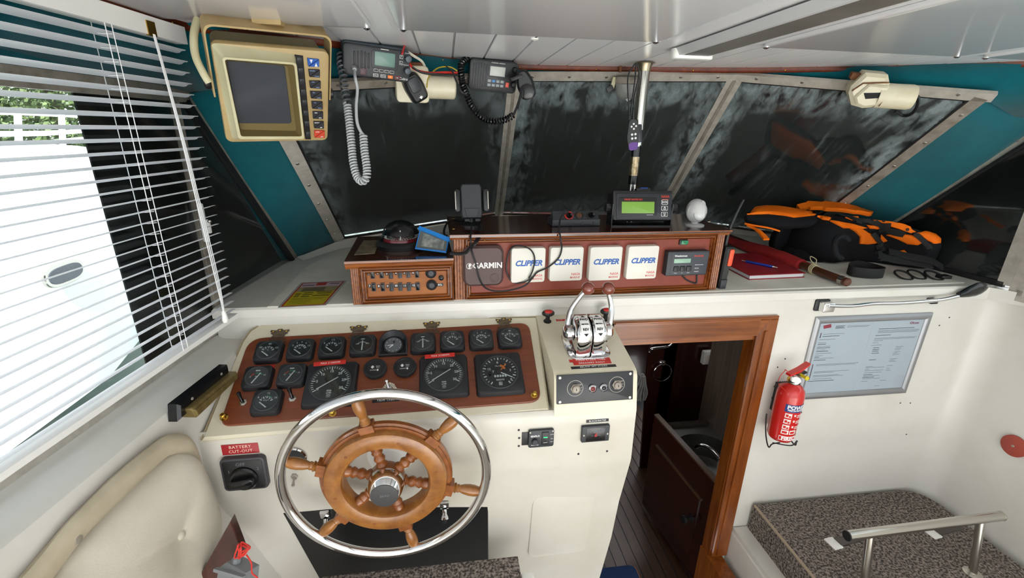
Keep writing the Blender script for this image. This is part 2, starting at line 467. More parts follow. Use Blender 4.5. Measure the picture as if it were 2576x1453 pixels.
def pane(name, c, m, parent, th=.006, res=6):
    """flat pane from four corners (BL,BR,TR,TL) with a uv map"""
    BL, BR, TR, TL = [Vector(p) for p in c]
    n = (BR-BL).cross(TL-BL).normalized()*th
    me = bpy.data.meshes.new(name); vs = []; fs = []; uvs = []
    for off in (Vector(), n):
        for j in range(res+1):
            for i in range(res+1):
                u, v = i/res, j/res
                vs.append((BL*(1-u)+BR*u)*(1-v)+(TL*(1-u)+TR*u)*v+off); uvs.append((u, v))
    K = (res+1)**2
    for j in range(res):
        for i in range(res):
            a = j*(res+1)+i; q = (a, a+1, a+res+2, a+res+1)
            fs.append(q[::-1]); fs.append(tuple(t+K for t in q))
    me.from_pydata([tuple(p) for p in vs], [], fs)
    ul = me.uv_layers.new(name='UVMap')
    for lp in me.loops: ul.data[lp.index].uv = uvs[lp.vertex_index]
    me.materials.append(m)
    o = bpy.data.objects.new(name, me); COL.objects.link(o); o.parent = parent
    return o
def shift(pts, n, d): return [Vector(p)+n*d for p in pts]
wins = []
def window(idx, c, gm, frames, canvas=True, inward=None):
    w = sempty('window_%d' % idx)
    n = ((c[1]-c[0]).cross(c[3]-c[0])).normalized()
    if inward is None: inward = EYE - c[0]
    if n.dot(inward) < 0: n = -n
    pane('glass', c, gm, w)
    if canvas: pane('canvas_cover', shift(c, n, -.02), m_canvas, w, .004)
    cen = sum(c, Vector())/4
    for e, wd, th, mt, scr in frames:
        p, q = c[e], c[(e+1) % 4]
        ins = (cen-(p+q)/2); d = (q-p).normalized(); ins = (ins-d*ins.dot(d)).normalized()
        of_ = .34 if e in (1, 3) else -.30
        b = MB(); ex_ = .55 if e == 2 else .08; b.bar(p-d*wd*ex_+ins*wd*of_, q+d*wd*ex_+ins*wd*of_, wd, th, n, -.004); b.build('frame', mt, w)
        g = MB(); g.bar(p+ins*wd*(of_+.58), q+ins*wd*(of_+.58), .007, th*.75, n, -.002); g.build('rubber_seal', m_rubber, w)
        if scr:
            L_ = (q-p).length; k = max(2, int(L_/.13)); s = MB()
            for i in range(k):
                pp = p+(q-p)*((i+.5)/k)+ins*wd*(of_-.12)+n*(th-.004)
                s.lathe([(.006, 0), (.005, .0015), (.001, .0022)], 10, frame(pp, d, n))
            s.build('frame_screw', m_screw, w)
    return w, n
gw = [glassmat('windscreen_glass_%d' % i, '#8b9698', i+1, dn) for i, dn in enumerate((.42, .95, 1.05))]
w1, n1 = window(1, [Lb, M1b, M1t, Lt], gw[0], [(0, .025, .014, m_alu, False), (2, .03, .014, m_alud, True), (3, .045, .014, m_alu, True)])
w2, n2 = window(2, [M1b, M2b, M2t, M1t], gw[1], [(0, .025, .014, m_alu, False), (2, .032, .014, m_alu, True)])
w3, n3 = window(3, [M2b, Rb, Rt, M2t], gw[2], [(0, .025, .014, m_alu, False), (1, .038, .014, m_alud, True), (2, .032, .014, m_alu, True)])
for p, q, nn, w in ((M1b, M1t, (n1+n2), w2), (M2b, M2t, (n2+n3), w3)):
    b = MB(); b.bar(p, q, .052, .016, nn.normalized(), -.002); b.build('mullion', m_alu, w)
    b = MB(); b.bar(p, q, .012, .019, nn.normalized(), -.002); b.build('mullion_rib', m_alud, w)

# ---- left side window with the dark cover outside its forward part
PTR = lw(470, 240); PBR = lw(742, 652); PBL = lw(595, 790)
ya, zt = -.7, PTR.z; zb_ = .87
LA_b = Vector((XL(ya), ya, .86)); LA_t = Vector((XL(ya), ya, zt+.005))
w4 = sempty('window_4')
gclear = glassmat('clear_glass', '#ffffff', 1, 0, .03)
# forward slanted edge splits the glass in an aft quad and a forward quad
pane('glass', [LA_b, PBL, PTR, LA_t], gclear, w4); pane('glass', [PBL, PBR, PBR.lerp(PTR, .999), PTR], gclear, w4)
for p, q, wd, mt, scr in ((LA_t, PTR, .036, m_alud, True), (PTR, PBR, .026, m_alud, False), (LA_b, PBL, .02, m_alu, False), (PBL, PBR, .02, m_rubber, False)):
    d = (q-p).normalized(); s = NL.cross(d)
    b = MB(); b.bar(p, q, wd, .012, NL, -.004); b.build('frame', mt, w4)
    if scr:
        sc = MB(); L_ = (q-p).length
        for i in range(int(L_/.11)): sc.lathe([(.007, 0), (.006, .002), (.001, .003)], 10, frame(q-d*(.03+i*.11)+NL*.008, d, NL))
        sc.build('frame_screw', m_alud, w4)
b = MB(); b.bar(PTR+Vector((0, .0, 0)), PBR, .02, .014, NL, -.002)
b.v = [v+Vector((0, -.022, -.018)) for v in b.v]; b.build('rubber_seal', m_rubber, w4)
# sliding pane stile with the white latch
s0, s1 = lw(445, 225), lw(545, 760)
b = MB(); b.bar(Vector((XL(1.395), 1.395, .93)), Vector((XL(1.395), 1.395, 1.56)), .022, .012, NL, -.002); b.build('pane_stile', m_alud, w4)
# dark cover outside
cv = MB(); yc = 1.143
o_ = NL*-.03
cp = [Vector((XL(yc), yc, .80))+o_, Vector((XL(2.3), 2.3, .80))+o_, Vector((XL(2.3), 2.3, 1.75))+o_, Vector((XL(yc), yc, 1.75))+o_]
cv.rings([[p for p in cp], [p-NL*.004 for p in cp]]); cv.build('canvas_cover', m_canvas, w4)

lt = thing('window_latch', 'white latch on the left sliding window behind the blind', 'latch', frame(lw(497, 560)+NL*.012, (0.13, 1, 0), NL))
MB().rbox(0, 0, .016, .11, 0, .010, .005, .003).build('plate', m_white, lt)
MB().rbox(.0, -.01, .011, .04, .010, .022, .004, .003).build('catch', m_white, lt)
MB().ball((0, .005, .022), .006, 12, 8).build('knob', m_steel, lt)

# ---- right side window
RTR = Vector((XR(1.405), 1.405, 1.545)); RBR = Vector((XR(1.93), 1.93, ZS+.01)); RA_b = Vector((XR(1.34), 1.34, ZS+.01)); RA_t = Vector((XR(1.34), 1.34, 1.545))
w5 = sempty('window_5')
gside = glassmat('side_glass', '#6b7273', 6, .10, .09)
pane('glass', [RBR, RA_b, RA_t, RTR], gside, w5)
nw5 = NR
pane('canvas_cover', shift([RBR, RA_b, RA_t, RTR], nw5, -.02), m_canvas, w5, .004)
for p, q, wd, mt in ((RTR, RBR, .036, m_alu), (RA_b, RA_t, .04, m_alu), (RBR, RA_b, .02, m_rubber)):
    b = MB(); b.bar(p, q, wd, .014, NR, -.004); b.build('frame', mt, w5)
    if wd == .036:
        b = MB(); d = (q-p).normalized()
        for i in range(6): b.lathe([(.006, 0), (.005, .0015), (.001, .0022)], 10, frame(p.lerp(q, (i+.5)/6)+NR*.010, d, NR))
        b.build('frame_screw', m_screw, w5)
        b = MB(); b.bar(p, q, .01, .016, NR, -.002); b.v = [v+Vector((0, -.02, -.016)) for v in b.v]; b.build('rubber_seal', m_rubber, w5)
w6 = sempty('window_6')
c6 = [Vector((XR(1.30), 1.30, .97)), Vector((XR(-.9), -.9, .97)), Vector((XR(-.9), -.9, 1.58)), Vector((XR(1.30), 1.30, 1.58))]
pane('glass', c6, gclear, w6)
for p, q in ((c6[0], c6[1]), (c6[2], c6[3]), (c6[3], c6[0])):
    b = MB(); b.bar(p, q, .04, .014, NR, -.004); b.build('frame', m_alu, w6)

# ---- teal linings between windows and round their tops
def quadplate(name, pts, m, kind='structure', th=.01, flip=None):
    pts = [Vector(p) for p in pts]; n = (pts[1]-pts[0]).cross(pts[2]-pts[0]).normalized()
    if n.dot(EYE-pts[0]) > 0: n = -n
    b = MB(); b.rings([pts, [p+n*th for p in pts]]); return b.build(name, m, kind=kind, smooth=False)
n = Vector((0, 0, 0))
lin_f = sempty('wall_front')
def part(o, par): 
    o.parent = par
    if 'kind' in o: del o['kind']
    return o
def patchgrid(c, m, par, res=10):
    A_, B_, C_, D_ = [Vector(p) for p in c]; vs = []; fs = []
    for j in range(res+1):
        for i in range(res+1):
            u, v = i/res, j/res; vs.append((A_*(1-u)+B_*u)*(1-v)+(D_*(1-u)+C_*u)*v)
    for j in range(res):
        for i in range(res):
            a = j*(res+1)+i; fs.append((a, a+1, a+res+2, a+res+1))
    o = MB().add(vs, fs).build('teal_lining', m, par); so = o.modifiers.new('thick', 'SOLIDIFY'); so.thickness = .008; so.offset = -1 if o.data.polygons[0].normal.dot(EYE-A_) > 0 else 1
    return o
dl = (M1b-Lb).normalized()*.03-n1*.012; dr_ = (M2b-Rb).normalized()*.03-n3*.012; dlo = (Lb-Lt).normalized()*.06; dro = (Rb-Rt).normalized()*.06
patchgrid([PTR+Vector((-.01, 0, .0)), PBR+Vector((-.03, .0, -.06)), Lb+dl+dlo, Lt+dl-dlo*.3], m_teal, lin_f)
patchgrid([RTR, Rt+dr_-dro*.3, Rb+dr_+dro, RBR+Vector((.03, 0, -.06))], m_teal, lin_f)
def tz(p, dz=0): return Vector((p[0], p[1]+.02, ZC+.01))
# strip between window heads and cornice
heads = [PTR, Lt, M1t, M2t, Rt, RTR]
b = MB(); vs = []; fs = []
def strip_between(lo, hi):
    n0 = len(vs)
    for a, c in zip(lo, hi): vs.extend([a, c])
    for i in range(len(lo)-1): fs.append((n0+2*i, n0+2*i+2, n0+2*i+3, n0+2*i+1))
lo = []; hi = []
hp = [Vector((-.80, .9, 1.60)), PTR, Lt, M1t, M2t, Rt, RTR, Vector((2.12, .9, 1.58))]
hp = [p+Vector((0, .018, .004)) for p in hp]
acc = []
for p, q in zip(hp, hp[1:]):
    for k in range(6): acc.append(p.lerp(q, k/6))
acc.append(hp[-1])
hm_ = [(-.655, .9), (-.612, 1.315), (-.45, None), (M1t.x, None), (M2t.x, None), (1.70, None), (1.95, 1.15), (2.09, .9)]
hx = []
for (xa, ya), (xb, yb) in zip(hm_, hm_[1:]):
    ya = ytrim(xa) if ya is None else ya; yb2_ = ytrim(xb) if yb is None else yb
    for k in range(6):
        t = k/6; xx = xa+(xb-xa)*t
        hx.append((xx, ytrim(xx) if -.5 < xx < 1.7 else ya+(yb2_-ya)*t))
hx.append((2.09, .9))
for p, (xx, yy) in zip(acc, hx):
    lo.append(p); hi.append(Vector((xx, yy+.004, ZC+.005)))
strip_between(lo, hi)
b.add(vs, fs); o = b.build('teal_lining', m_teal, lin_f); 
so = o.modifiers.new('thick', 'SOLIDIFY'); so.thickness = .008; so.offset = -1 if True else 1

# ---- left wall
lwl = sempty('wall_left')
b = MB(); b.rings([[Vector((XL(-1.3), -1.3, zt)), Vector((XL(1.45), 1.45, zt)), Vector((XL(1.3), 1.3, ZC+.02)), Vector((XL(-1.3), -1.3, ZC+.02))], [Vector((XL(-1.3)-.02, -1.3, zt)), Vector((XL(1.45)-.02, 1.45, zt)), Vector((XL(1.3)-.02, 1.3, ZC+.02)), Vector((XL(-1.3)-.02, -1.3, ZC+.02))]])
b.build('teal_lining', m_teal, lwl)
b = MB(); b.box((-1.06, -1.3, .85), (-.98, -.7, ZC)); b.build('aft_post', m_hull, lwl)
# sill and lining below: swept along Y
b = MB(); rs = []
for i in range(40):
    Y = -1.3+(1.95+1.3)*i/39
    x0 = XL(Y)-.01; x1 = XW(Y, 1)
    zsl = .885 if Y < 1.38 else .885+(min(1, (Y-1.38)/.1))*.0
    prof = [(x0, zsl-.03), (x0, zsl+.01), (x0+.012, zsl+.012), (x0+.03, zsl), (x1-.018, zsl-.006), (x1-.005, zsl-.012), (x1, zsl-.028)]
    for z in (.8, .7, .6, .5, .4, .3, .2, .1, 0, -.1, -.2, -.42): prof.append((XW(Y, z), z))
    prof += [(XW(Y, -.42)-.06, -.42), (x0-.02, .3)]
    rs.append([Vector((x, Y, z)) for x, z in prof])
b.rings(rs); b.build('side_lining', m_hull, lwl)
# forward end, under the shelf and beside the raked pane
# ---- shelf (dashboard top)
shelf_pts = [(-.70, YB-.012), (2.05, YB-.012), (2.1, 1.45), (RBR.x+.05, RBR.y), (Rb.x, Rb.y+.03), (M2b.x, M2b.y+.03), (M1b.x, M1b.y+.03), (Lb.x, Lb.y+.03), (PBR.x-.04, PBR.y+.02), (-.72, 1.5)]
ds = thing('dashboard', 'cream moulded dashboard shelf running under the windscreen', 'dashboard', Matrix.Translation((0, 0, ZS)))
MB().prism(shelf_pts, -.03, 0, .006).build('top', m_gel, ds)
inset_pts = [(-.545, YB-.03+.02), (1.93, YB+.025), (1.86, 1.55), (1.74, 2.0), (1.22, 2.5), (.32, 2.62), (-.44, 2.06), (-.55, 1.80)]
MB().prism(inset_pts, 0, .003, .002).build('nonslip_mat', m_mat, ds)
# sloping fillet up to the windscreen foot
b = MB(); base = [PBR, Lb, M1b, M2b, Rb, RBR]; lo = []; hi = []
ins_ = [Vector((.05, -.05, 0)), Vector((.03, -.06, 0)), Vector((.0, -.06, 0)), Vector((-.0, -.06, 0)), Vector((-.03, -.06, 0)), Vector((-.05, -.05, 0))]
vs = []; fs = []
for p, i_ in zip(base, ins_):
    vs += [Vector((p.x, p.y, 0)) + i_ + Vector((0, 0, .001)), Vector((p.x, p.y, max(p.z-ZS-.008, .004)))+i_*.25, Vector((p.x, p.y+.03, -.02))]
for i in range(5):
    a = i*3; fs += [(a, a+3, a+4, a+1), (a+1, a+4, a+5, a+2)]
b.add(vs, fs); b.build('window_ledge', m_gel, ds)

# ---- bulkhead with rounded nose, turning into the right wall
bw = sempty('wall_bulkhead')
def sweepwall(path, ztop, zbot, nose, name, m, par):
    b = MB(); rs = []
    for i, p in enumerate(path):
        p = Vector(p); a = Vector(path[max(i-1, 0)]); c = Vector(path[min(i+1, len(path)-1)])
        t = (c-a).normalized(); n = Vector((t.y, -t.x))      # towards the cabin
        prof = []
        if nose:
            for k in range(7):
                an = R(90-15*k); prof.append((-nose+nose*math.cos(an), ztop-nose+nose*math.sin(an)))
        else: prof.append((0, ztop))
        prof.append((0, zbot)); prof.append((-.04, zbot)); prof.append((-.04, ztop-(.012 if nose else 0)))
        rs.append([Vector((p.x+n.x*u, p.y+n.y*u, z)) for u, z in prof])
    b.rings(rs); return b.build(name, m, par)
sweepwall([(-.70, YB), (.55, YB)], ZS-.001, -.42, .02, 'bulkhead', m_gel, bw)
sweepwall([(.55, YB), (1.13, YB)], ZS-.001, .872, .02, 'bulkhead', m_gel, bw)
arc = [(1.94+.09*math.sin(R(a)), YB-.09+.09*math.cos(R(a))) for a in range(0, 91, 10)]
rp = [(1.13, YB)] + [(1.6, YB)] + arc
sweepwall([(x_+.04, y_) for x_, y_ in rp[:1]] and [(1.13, YB), (1.6, YB)]+[(x_+.03, y_) for x_, y_ in arc]+[(2.065, .8), (2.08, -1.3)], ZS-.001, -.42, .02, 'bulkhead', m_gel, bw)
MB().prism([(1.85, YB+.01), (1.99, YB-.02), (2.05, 1.26), (2.07, -1.3), (2.25, -1.3), (2.25, 1.5), (1.85, 1.5)], ZS-.05, ZS-.004).build('corner_ledge', m_gel, bw)
wr = sempty('wall_right')
b = MB(); b.rings([[Vector((XR(-1.3), -1.3, 1.56)), Vector((XR(1.40), 1.40, 1.56)), Vector((XR(1.25), 1.25, ZC+.02)), Vector((XR(-1.3), -1.3, ZC+.02))], [Vector((XR(-1.3)+.02, -1.3, 1.56)), Vector((XR(1.40)+.02, 1.40, 1.56)), Vector((XR(1.25)+.02, 1.25, ZC+.02)), Vector((XR(-1.3)+.02, -1.3, ZC+.02))]])
b.build('teal_lining', m_teal, wr)
MB().box((XR(-.95), -1.3, .9), (XR(-.95)+.06, -.9, ZC)).build('aft_post', m_hull, wr)
# ================================================================== HELM CONSOLE
A28 = R(28)
NPN = Vector((0, -math.sin(A28), math.cos(A28))); PPN = Vector((0, 1.319, .897))
def P(x, y): return atp(x, y, PPN, NPN)
XA = (P(1315, 816)-P(655, 850)).normalized()
def PFr(x, y, lift=0): return frame(P(x, y)+NPN*lift, XA, NPN)
PF0 = frame(P(950, 940), XA, NPN); PF0i = PF0.inverted()
def p2(x, y): q = PF0i @ P(x, y); return (q.x, q.y)
NPD = Vector((0, -.059, .285)).normalized(); PPD = Vector((.4, 1.085, .866))
def PD(x, y): return atp(x, y, PPD, NPD)
def PDr(x, y, lift=0): return frame(PD(x, y)+NPD*lift, (1, 0.012, 0), NPD)

con = thing('helm_console', 'cream moulded helm console carrying the gauges and wheel', 'console', Matrix.Translation((0, 0, 0)))
PROF = [(1.068, .7635), (1.062, .758), (1.0585, .748), (1.058, .72), (1.054, .59), (1.056, .575), (1.062, .55), (1.10, .385), (1.126, .205), (1.185, -.055), (1.2, -.41)]
def faceY(z):
    for (ya, za), (yb, zb2) in zip(PROF, PROF[1:]):
        if zb2 <= z <= za: return ya+(yb-ya)*(z-za)/(zb2-za)
    return 1.2
def onface(x, y):
    Y = 1.06
    for _ in range(25):
        p = at(x, y, 1, Y); Y = faceY(p.z)
    p = at(x, y, 1, Y); return p
def facefr(x, y, lift=0):
    p = onface(x, y); a = faceY(p.z+.03); b = faceY(p.z-.03)
    up = Vector((0, a-b, .06)).normalized(); n = Vector((1, .012, 0)).normalized().cross(up)
    f = frame(p, (1, .012, 0), n)
    f.translation = p+n*lift if n.y < 0 else p
    return f
XCL, XCM, XCR = -.66, .277, .517
def extr(prof, x0, x1):
    b = MB(); b.rings([[Vector((x0, y, z)) for y, z in prof], [Vector((x1, y, z)) for y, z in prof]]); return b
tl = [(690, 806), (655, 814), (628, 830), (608, 858), (563, 962), (505, 1105)]
out = [p2(*q) for q in tl]
out += [p2(1383, 1031), p2(1352, 795)]
b = MB(); b.prism(out, -.05, 0, .006, PF0); b.build('binnacle_top', m_gelc, con)
MB().tube([PF0 @ Vector((x, y, -.003)) for x, y in [out[-1]]+out[:-2]], .0022, 6).build('sealant_bead', mat('old_sealant', '#a8987a', .7), con)
low = [(1.30, .72)]+PROF+[(1.34, -.41), (1.34, .72)]
b = extr(PROF[:-1]+[PROF[-1], (1.36, -.41), (1.36, .70), (1.2, .73)], XCL, XCR); b.build('front_face', mat('cream_face', '#d2cec3', .32, var=('#c6c0b1', 3, .45, .75), bump=(60, .03, .002)), con)
# raised throttle pod
pod = [(1.369, .9245), (1.11, .871), (1.094, .8665), (1.086, .861), (1.080, .852), (1.0585, .752), (1.0585, .72), (1.369, .72)]
b = extr(pod, XCM, XCR)
b.build('throttle_pod', m_gelc, con)
# pressed panel in the lower right of the face
q = [onface(*c) for c in ((1312, 1215), (1520, 1200), (1490, 1425), (1300, 1440))]
f0 = facefr(1410, 1320); f0i = f0.inverted(); pp = [(f0i @ v) for v in q]
w_ = .20; h_ = .30
MB(f0).rbox(0, 0, w_, h_, -.004, .004, .03, .004).build('pressed_panel', MATS['cream_face'], con)
for (x_, y_) in ((1455, 1027), (1537, 1022), (1455, 1141), (1527, 1134), (1305, 1081), (1306, 1101), (1305, 1121)):
    MB(facefr(x_, y_)).cyl(.0035, -.001, .0006, 8).build('screw_hole', m_black, con)
q = [onface(*c) for c in ((712, 1290), (1228, 1243), (1229, 1417), (800, 1453))]
f0 = facefr(1000, 1350); f0i = f0.inverted()
pts = [f0i @ v for v in q]; pts = [(v.x, v.y) for v in pts]
pts[2] = (pts[2][0], pts[2][1]-.02); pts[3] = (pts[3][0]+.02, pts[3][1]-.05)
bp_ = thing('footwell_panel', 'black access panel low on the console behind the wheel', 'panel', f0)
MB().prism(pts[::-1], .0005, .006, .002).build('panel', mat('black_laminate', '#0e0e10', .35), bp_)
for i, (x_, y_) in enumerate(((820, 1295), (1118, 1272))):
    l = thing('turn_latch', ('chrome turn latch at the left' if i == 0 else 'chrome turn latch at the right')+' end of the black footwell panel', 'latch', facefr(x_, y_, .003), 'chrome latches on the footwell panel')
    MB().rbox(0, .012, .026, .03, 0, .006, .003, .002).build('plate', m_chrome, l)
    MB().lathe([(.008, 0), (.008, .012), (.013, .02), (.014, .026), (.006, .03)], 16, Matrix.Translation((0, -.006, .004)) @ Matrix.Rotation(R(35), 4, 'X')).build('knob', m_chrome, l)
    MB().lathe([(.006, 0), (.006, .01)], 12, Matrix.Translation((0, -.018, .028))).build('keyhole', m_black, l)

# ---- wood instrument panel
ip = thing('gauge_board', 'reddish mahogany gauge panel with rounded corners on the console', 'panel', PF0)
def roundpoly(pts, r, seg=6):
    o = []; n = len(pts)
    for i in range(n):
        a = Vector(pts[i-1]); b_ = Vector(pts[i]); c = Vector(pts[(i+1) % n]); ri = r[i] if isinstance(r, (list, tuple)) else r
        d1 = (a-b_).normalized(); d2 = (c-b_).normalized()
        s = b_+d1*ri; e = b_+d2*ri
        for k in range(seg+1):
            t = k/seg; q = s*(1-t)**2+b_*2*t*(1-t)+e*t*t; o.append((q.x, q.y))
    return o
brd = [p2(1330, 813), p2(628, 853), p2(552, 1074), p2(1362, 1011)]
MB().prism(roundpoly(brd, [.035, .045, .03, .035]), .0002, .006, .002).build('board', m_panel, ip)
for i, (x_, y_) in enumerate(((566, 1052), (838, 1042), (1343, 996))):
    k = thing('brass_knob', ['brass knob at the lower left corner of the gauge panel', 'brass knob under the left tachometer', 'brass knob at the lower right corner of the gauge panel'][i], 'knob', PFr(x_, y_, .006), 'brass panel knobs')
    MB().lathe([(.010, 0), (.010, .0012), (.005, .0025), (.004, .006), (.0072, .0085), (.0072, .0125), (.004, .015)], 18).build('knob', m_brass, k)
for i, (x_, y_) in enumerate(((703, 840), (902, 830), (1086, 820), (1268, 811))):
    h = thing('panel_hinge', 'tarnished ornate hinge above the ' + ['first gauge at the left end of the top row', 'fourth gauge of the top row', 'gauge right of the hooded dial', 'last gauge at the right end of the top row'][i], 'hinge', PFr(x_, y_, .0012), 'ornate panel hinges')
    lf = [(-.017, -.014), (.017, -.014), (.017, -.004), (.024, .001), (.022, .006), (.027, .009), (.026, .015), (.017, .013), (.009, .013), (.006, .018), (-.006, .018), (-.009, .013), (-.017, .013), (-.026, .015), (-.027, .009), (-.022, .006), (-.024, .001), (-.017, -.004)]
    MB().prism(lf, 0, .0022, .0005).build('upper_leaf', m_oldbrass, h)
    lf2 = [(-x, -y-.026) for x, y in lf]
    b = MB(); b.prism([(x, y*.9) for x, y in lf2], .0048, .0062, .0004); b.build('lower_leaf', mat('hinge_leaf_dark', '#5e3f2a', .5, metal=.2, var=('#46301f', 60, .4, .7)), h)
    MB().tube([(-.018, -.014, .004), (.018, -.014, .004)], .003, 8).build('pin', m_oldbrass, h)
    s = MB()
    for xx, yy in ((-.019, .009), (0, .013), (.019, .009)): s.lathe([(.0028, 0), (.002, .001)], 8, Matrix.Translation((xx, yy, .0022)))
    s.build('hinge_screw', m_brass, h)

m_bez = mat('gauge_bezel', '#1b1d21', .48, bump=(700, .2, .001))
m_dial = mat('dial_grey', '#2f3133', .5)
m_dialb = mat('dial_black', '#1a1b1d', .5)
m_mark = mat('dial_white', '#e8e8e6', .5)
m_red = mat('red_print', '#c23a24', .5)
m_grn = mat('green_print', '#2f8a63', .5)
m_org = mat('orange_print', '#ef7a1e', .5)
m_tape = mat('red_tape', '#c32a1f', .45)
m_btape = mat('black_tape', '#131316', .4)
m_ring = mat('bezel_ring', '#55585b', .3, metal=.6)
def ticks(b, rad, a0, a1, n, l, w, z, major=0, lm=0, wm=0, cx=0, cy=0):
    for i in range(n+1):
        a = R(a0+(a1-a0)*i/n); big = major and i % major == 0
        L_, W_ = (lm, wm) if big else (l, w)
        T = Matrix.Translation((cx, cy, z)) @ Matrix.Rotation(a, 4, 'Z')
        b.box((rad-L_, -W_/2, 0), (rad, W_/2, .0003), T)
def band(b, r0, r1, a0, a1, z, cx=0, cy=0, n=10):
    vs = []; fs = []
    for i in range(n+1):
        a = R(a0+(a1-a0)*i/n)
        for r_ in (r0, r1): vs += [(cx+r_*math.cos(a), cy+r_*math.sin(a), z), (cx+r_*math.cos(a), cy+r_*math.sin(a), z+.0003)]
    for i in range(n):
        k = i*4; fs += [(k+1, k+3, k+7, k+5), (k, k+4, k+6, k+2), (k, k+1, k+5, k+4), (k+2, k+6, k+7, k+3)]
    b.add(vs, fs)
def needle(p, q, w, z, m, par, hub=.003):
    b = MB(); p = Vector((*p, 0)); q = Vector((*q, 0)); d = (q-p).normalized(); n = Vector((-d.y, d.x, 0))
    b.rings([[p+n*w, p-n*w, q-n*w*.8, q+n*w*.8], [v+Vector((0, 0, .0006)) for v in (p+n*w, p-n*w, q-n*w*.8, q+n*w*.8)]], Matrix.Translation((0, 0, z)))
    return b.build('needle', m, par)
def gauge(x_, y_, label, kind, w=.076, hgt=.018):
    g = thing('engine_gauge', label, 'gauge', PFr(x_, y_+5, .006), 'square gauges on the console')
    MB().rbox(0, 0, w, w*.97, 0, hgt, .013, .004, top=(.95, .95)).build('bezel', m_bez, g)
    r = w*.385; z = hgt
    MB().cyl(r, z-.002, z+.0006, 40).build('dial_face', m_dial, g)
    MB().torus(r, .0013, 40, 8, Matrix.Translation((0, 0, z+.0005))).build('glass_rim', m_ring, g)
    b = MB(); zz = z+.0007
    if kind in ('temp', 'press', 'fuel', 'volt', 'temp2'):
        n = {'temp': 4, 'press': 5, 'fuel': 4, 'volt': 4, 'temp2': 4}[kind]
        ticks(b, r*.62, 150, 20, n*2, r*.10, r*.05, zz, 2, r*.22, r*.09, 0, -r*.18)
        labs = {'temp': ['40', '80', '120'], 'press': ['0', '2', '4', '6', '10'], 'fuel': ['0', '1/2', '1/1'], 'volt': ['8', '12', '16'], 'temp2': ['50', '100', '150']}[kind]
        for i, s in enumerate(labs):
            a = R(145-120*i/(len(labs)-1)); txt(s, r*.27, m_mark, g, r*.86*math.cos(a), -r*.15+r*.86*math.sin(a), zz, name='numeral')
        if kind == 'volt': txt('VOLT', r*.2, m_mark, g, 0, r*.0, zz)
        else: txt({'temp': 'C', 'press': 'bar', 'fuel': '', 'temp2': 'C'}[kind] or '-', r*.2, m_mark, g, 0, 0, zz)
        if kind == 'volt':
            gb = MB(); band(gb, r*.55, r*.64, 85, 45, zz+.0001, 0, -r*.18); gb.build('green_band', m_grn, g)
        needle((r*.16, -r*.72), (-r*.52, -r*.14), r*.055, zz+.0008, m_mark, g)
    elif kind == 'centre':
        ticks(b, r*.62, 140, 40, 12, r*.12, r*.035, zz, 6, r*.16, r*.06, 0, -r*.35)
        b.box((-r*.18, r*.52, zz), (r*.18, r*.62, zz+.0003))
        for i, s in enumerate(('40', '40')): txt(s, r*.2, m_mark, g, (-1, 1)[i]*r*.55, -r*.02, zz, name='numeral')
        needle((0, -r*.8), (0, r*.36), r*.06, zz+.0008, m_mark, g)
    elif kind == 'oil':
        txt('0', r*.26, m_mark, g, -r*.55, -r*.08, zz, name='numeral'); txt('10', r*.24, m_mark, g, r*.66, r*.05, zz, name='numeral')
        b.box((-r*.2, r*.52, zz), (r*.2, r*.64, zz+.0003)); txt('bar', r*.2, m_mark, g, 0, -r*.05, zz)
        rb = MB(); band(rb, r*.50, r*.62, 155, 115, zz+.0001, -.0, -r*.25); rb.build('red_band', m_red, g)
        gb = MB(); band(gb, r*.50, r*.62, 105, 35, zz+.0001, 0, -r*.25); gb.build('green_band', m_grn, g)
        needle((-r*.28, -r*.78), (r*.30, r*.30), r*.055, zz+.0008, m_mark, g)
    if b.v: b.build('scale_marks', m_mark, g)
    MB().cyl(r, z+.0022, z+.003, 32).build('glass', gclear, g)
    return g
order = ['first', 'second', 'third', 'fourth', 'fifth', 'sixth', 'seventh', 'eighth', 'ninth']
row = [(680, 887, 'temp', 'square black gauge at the left end of the top row, needle at left'), (760, 882, 'press', 'square black gauge second from left in the top row'),
       (838, 876, 'fuel', 'square black gauge third from left in the top row'), (915, 871, 'centre', 'square gauge with upright needle just left of the hooded dial'),
       (1065, 865, 'centre', 'square gauge with upright needle just right of the hooded dial'), (1138, 860, 'fuel', 'square black gauge third from right in the top row'),
       (1210, 856, 'press', 'square black gauge second from right in the top row'), (1281, 852, 'temp', 'square black gauge at the right end of the top row'),
       (653, 952, 'oil', 'square gauge with red and green arc under a red tape, far left'), (738, 946, 'oil', 'square gauge with red and green arc beside the left tachometer'),
       (676, 1013, 'volt', 'square voltmeter gauge at the bottom left of the gauge panel')]
for x_, y_, k_, l_ in row: gauge(x_, y_, l_, k_)
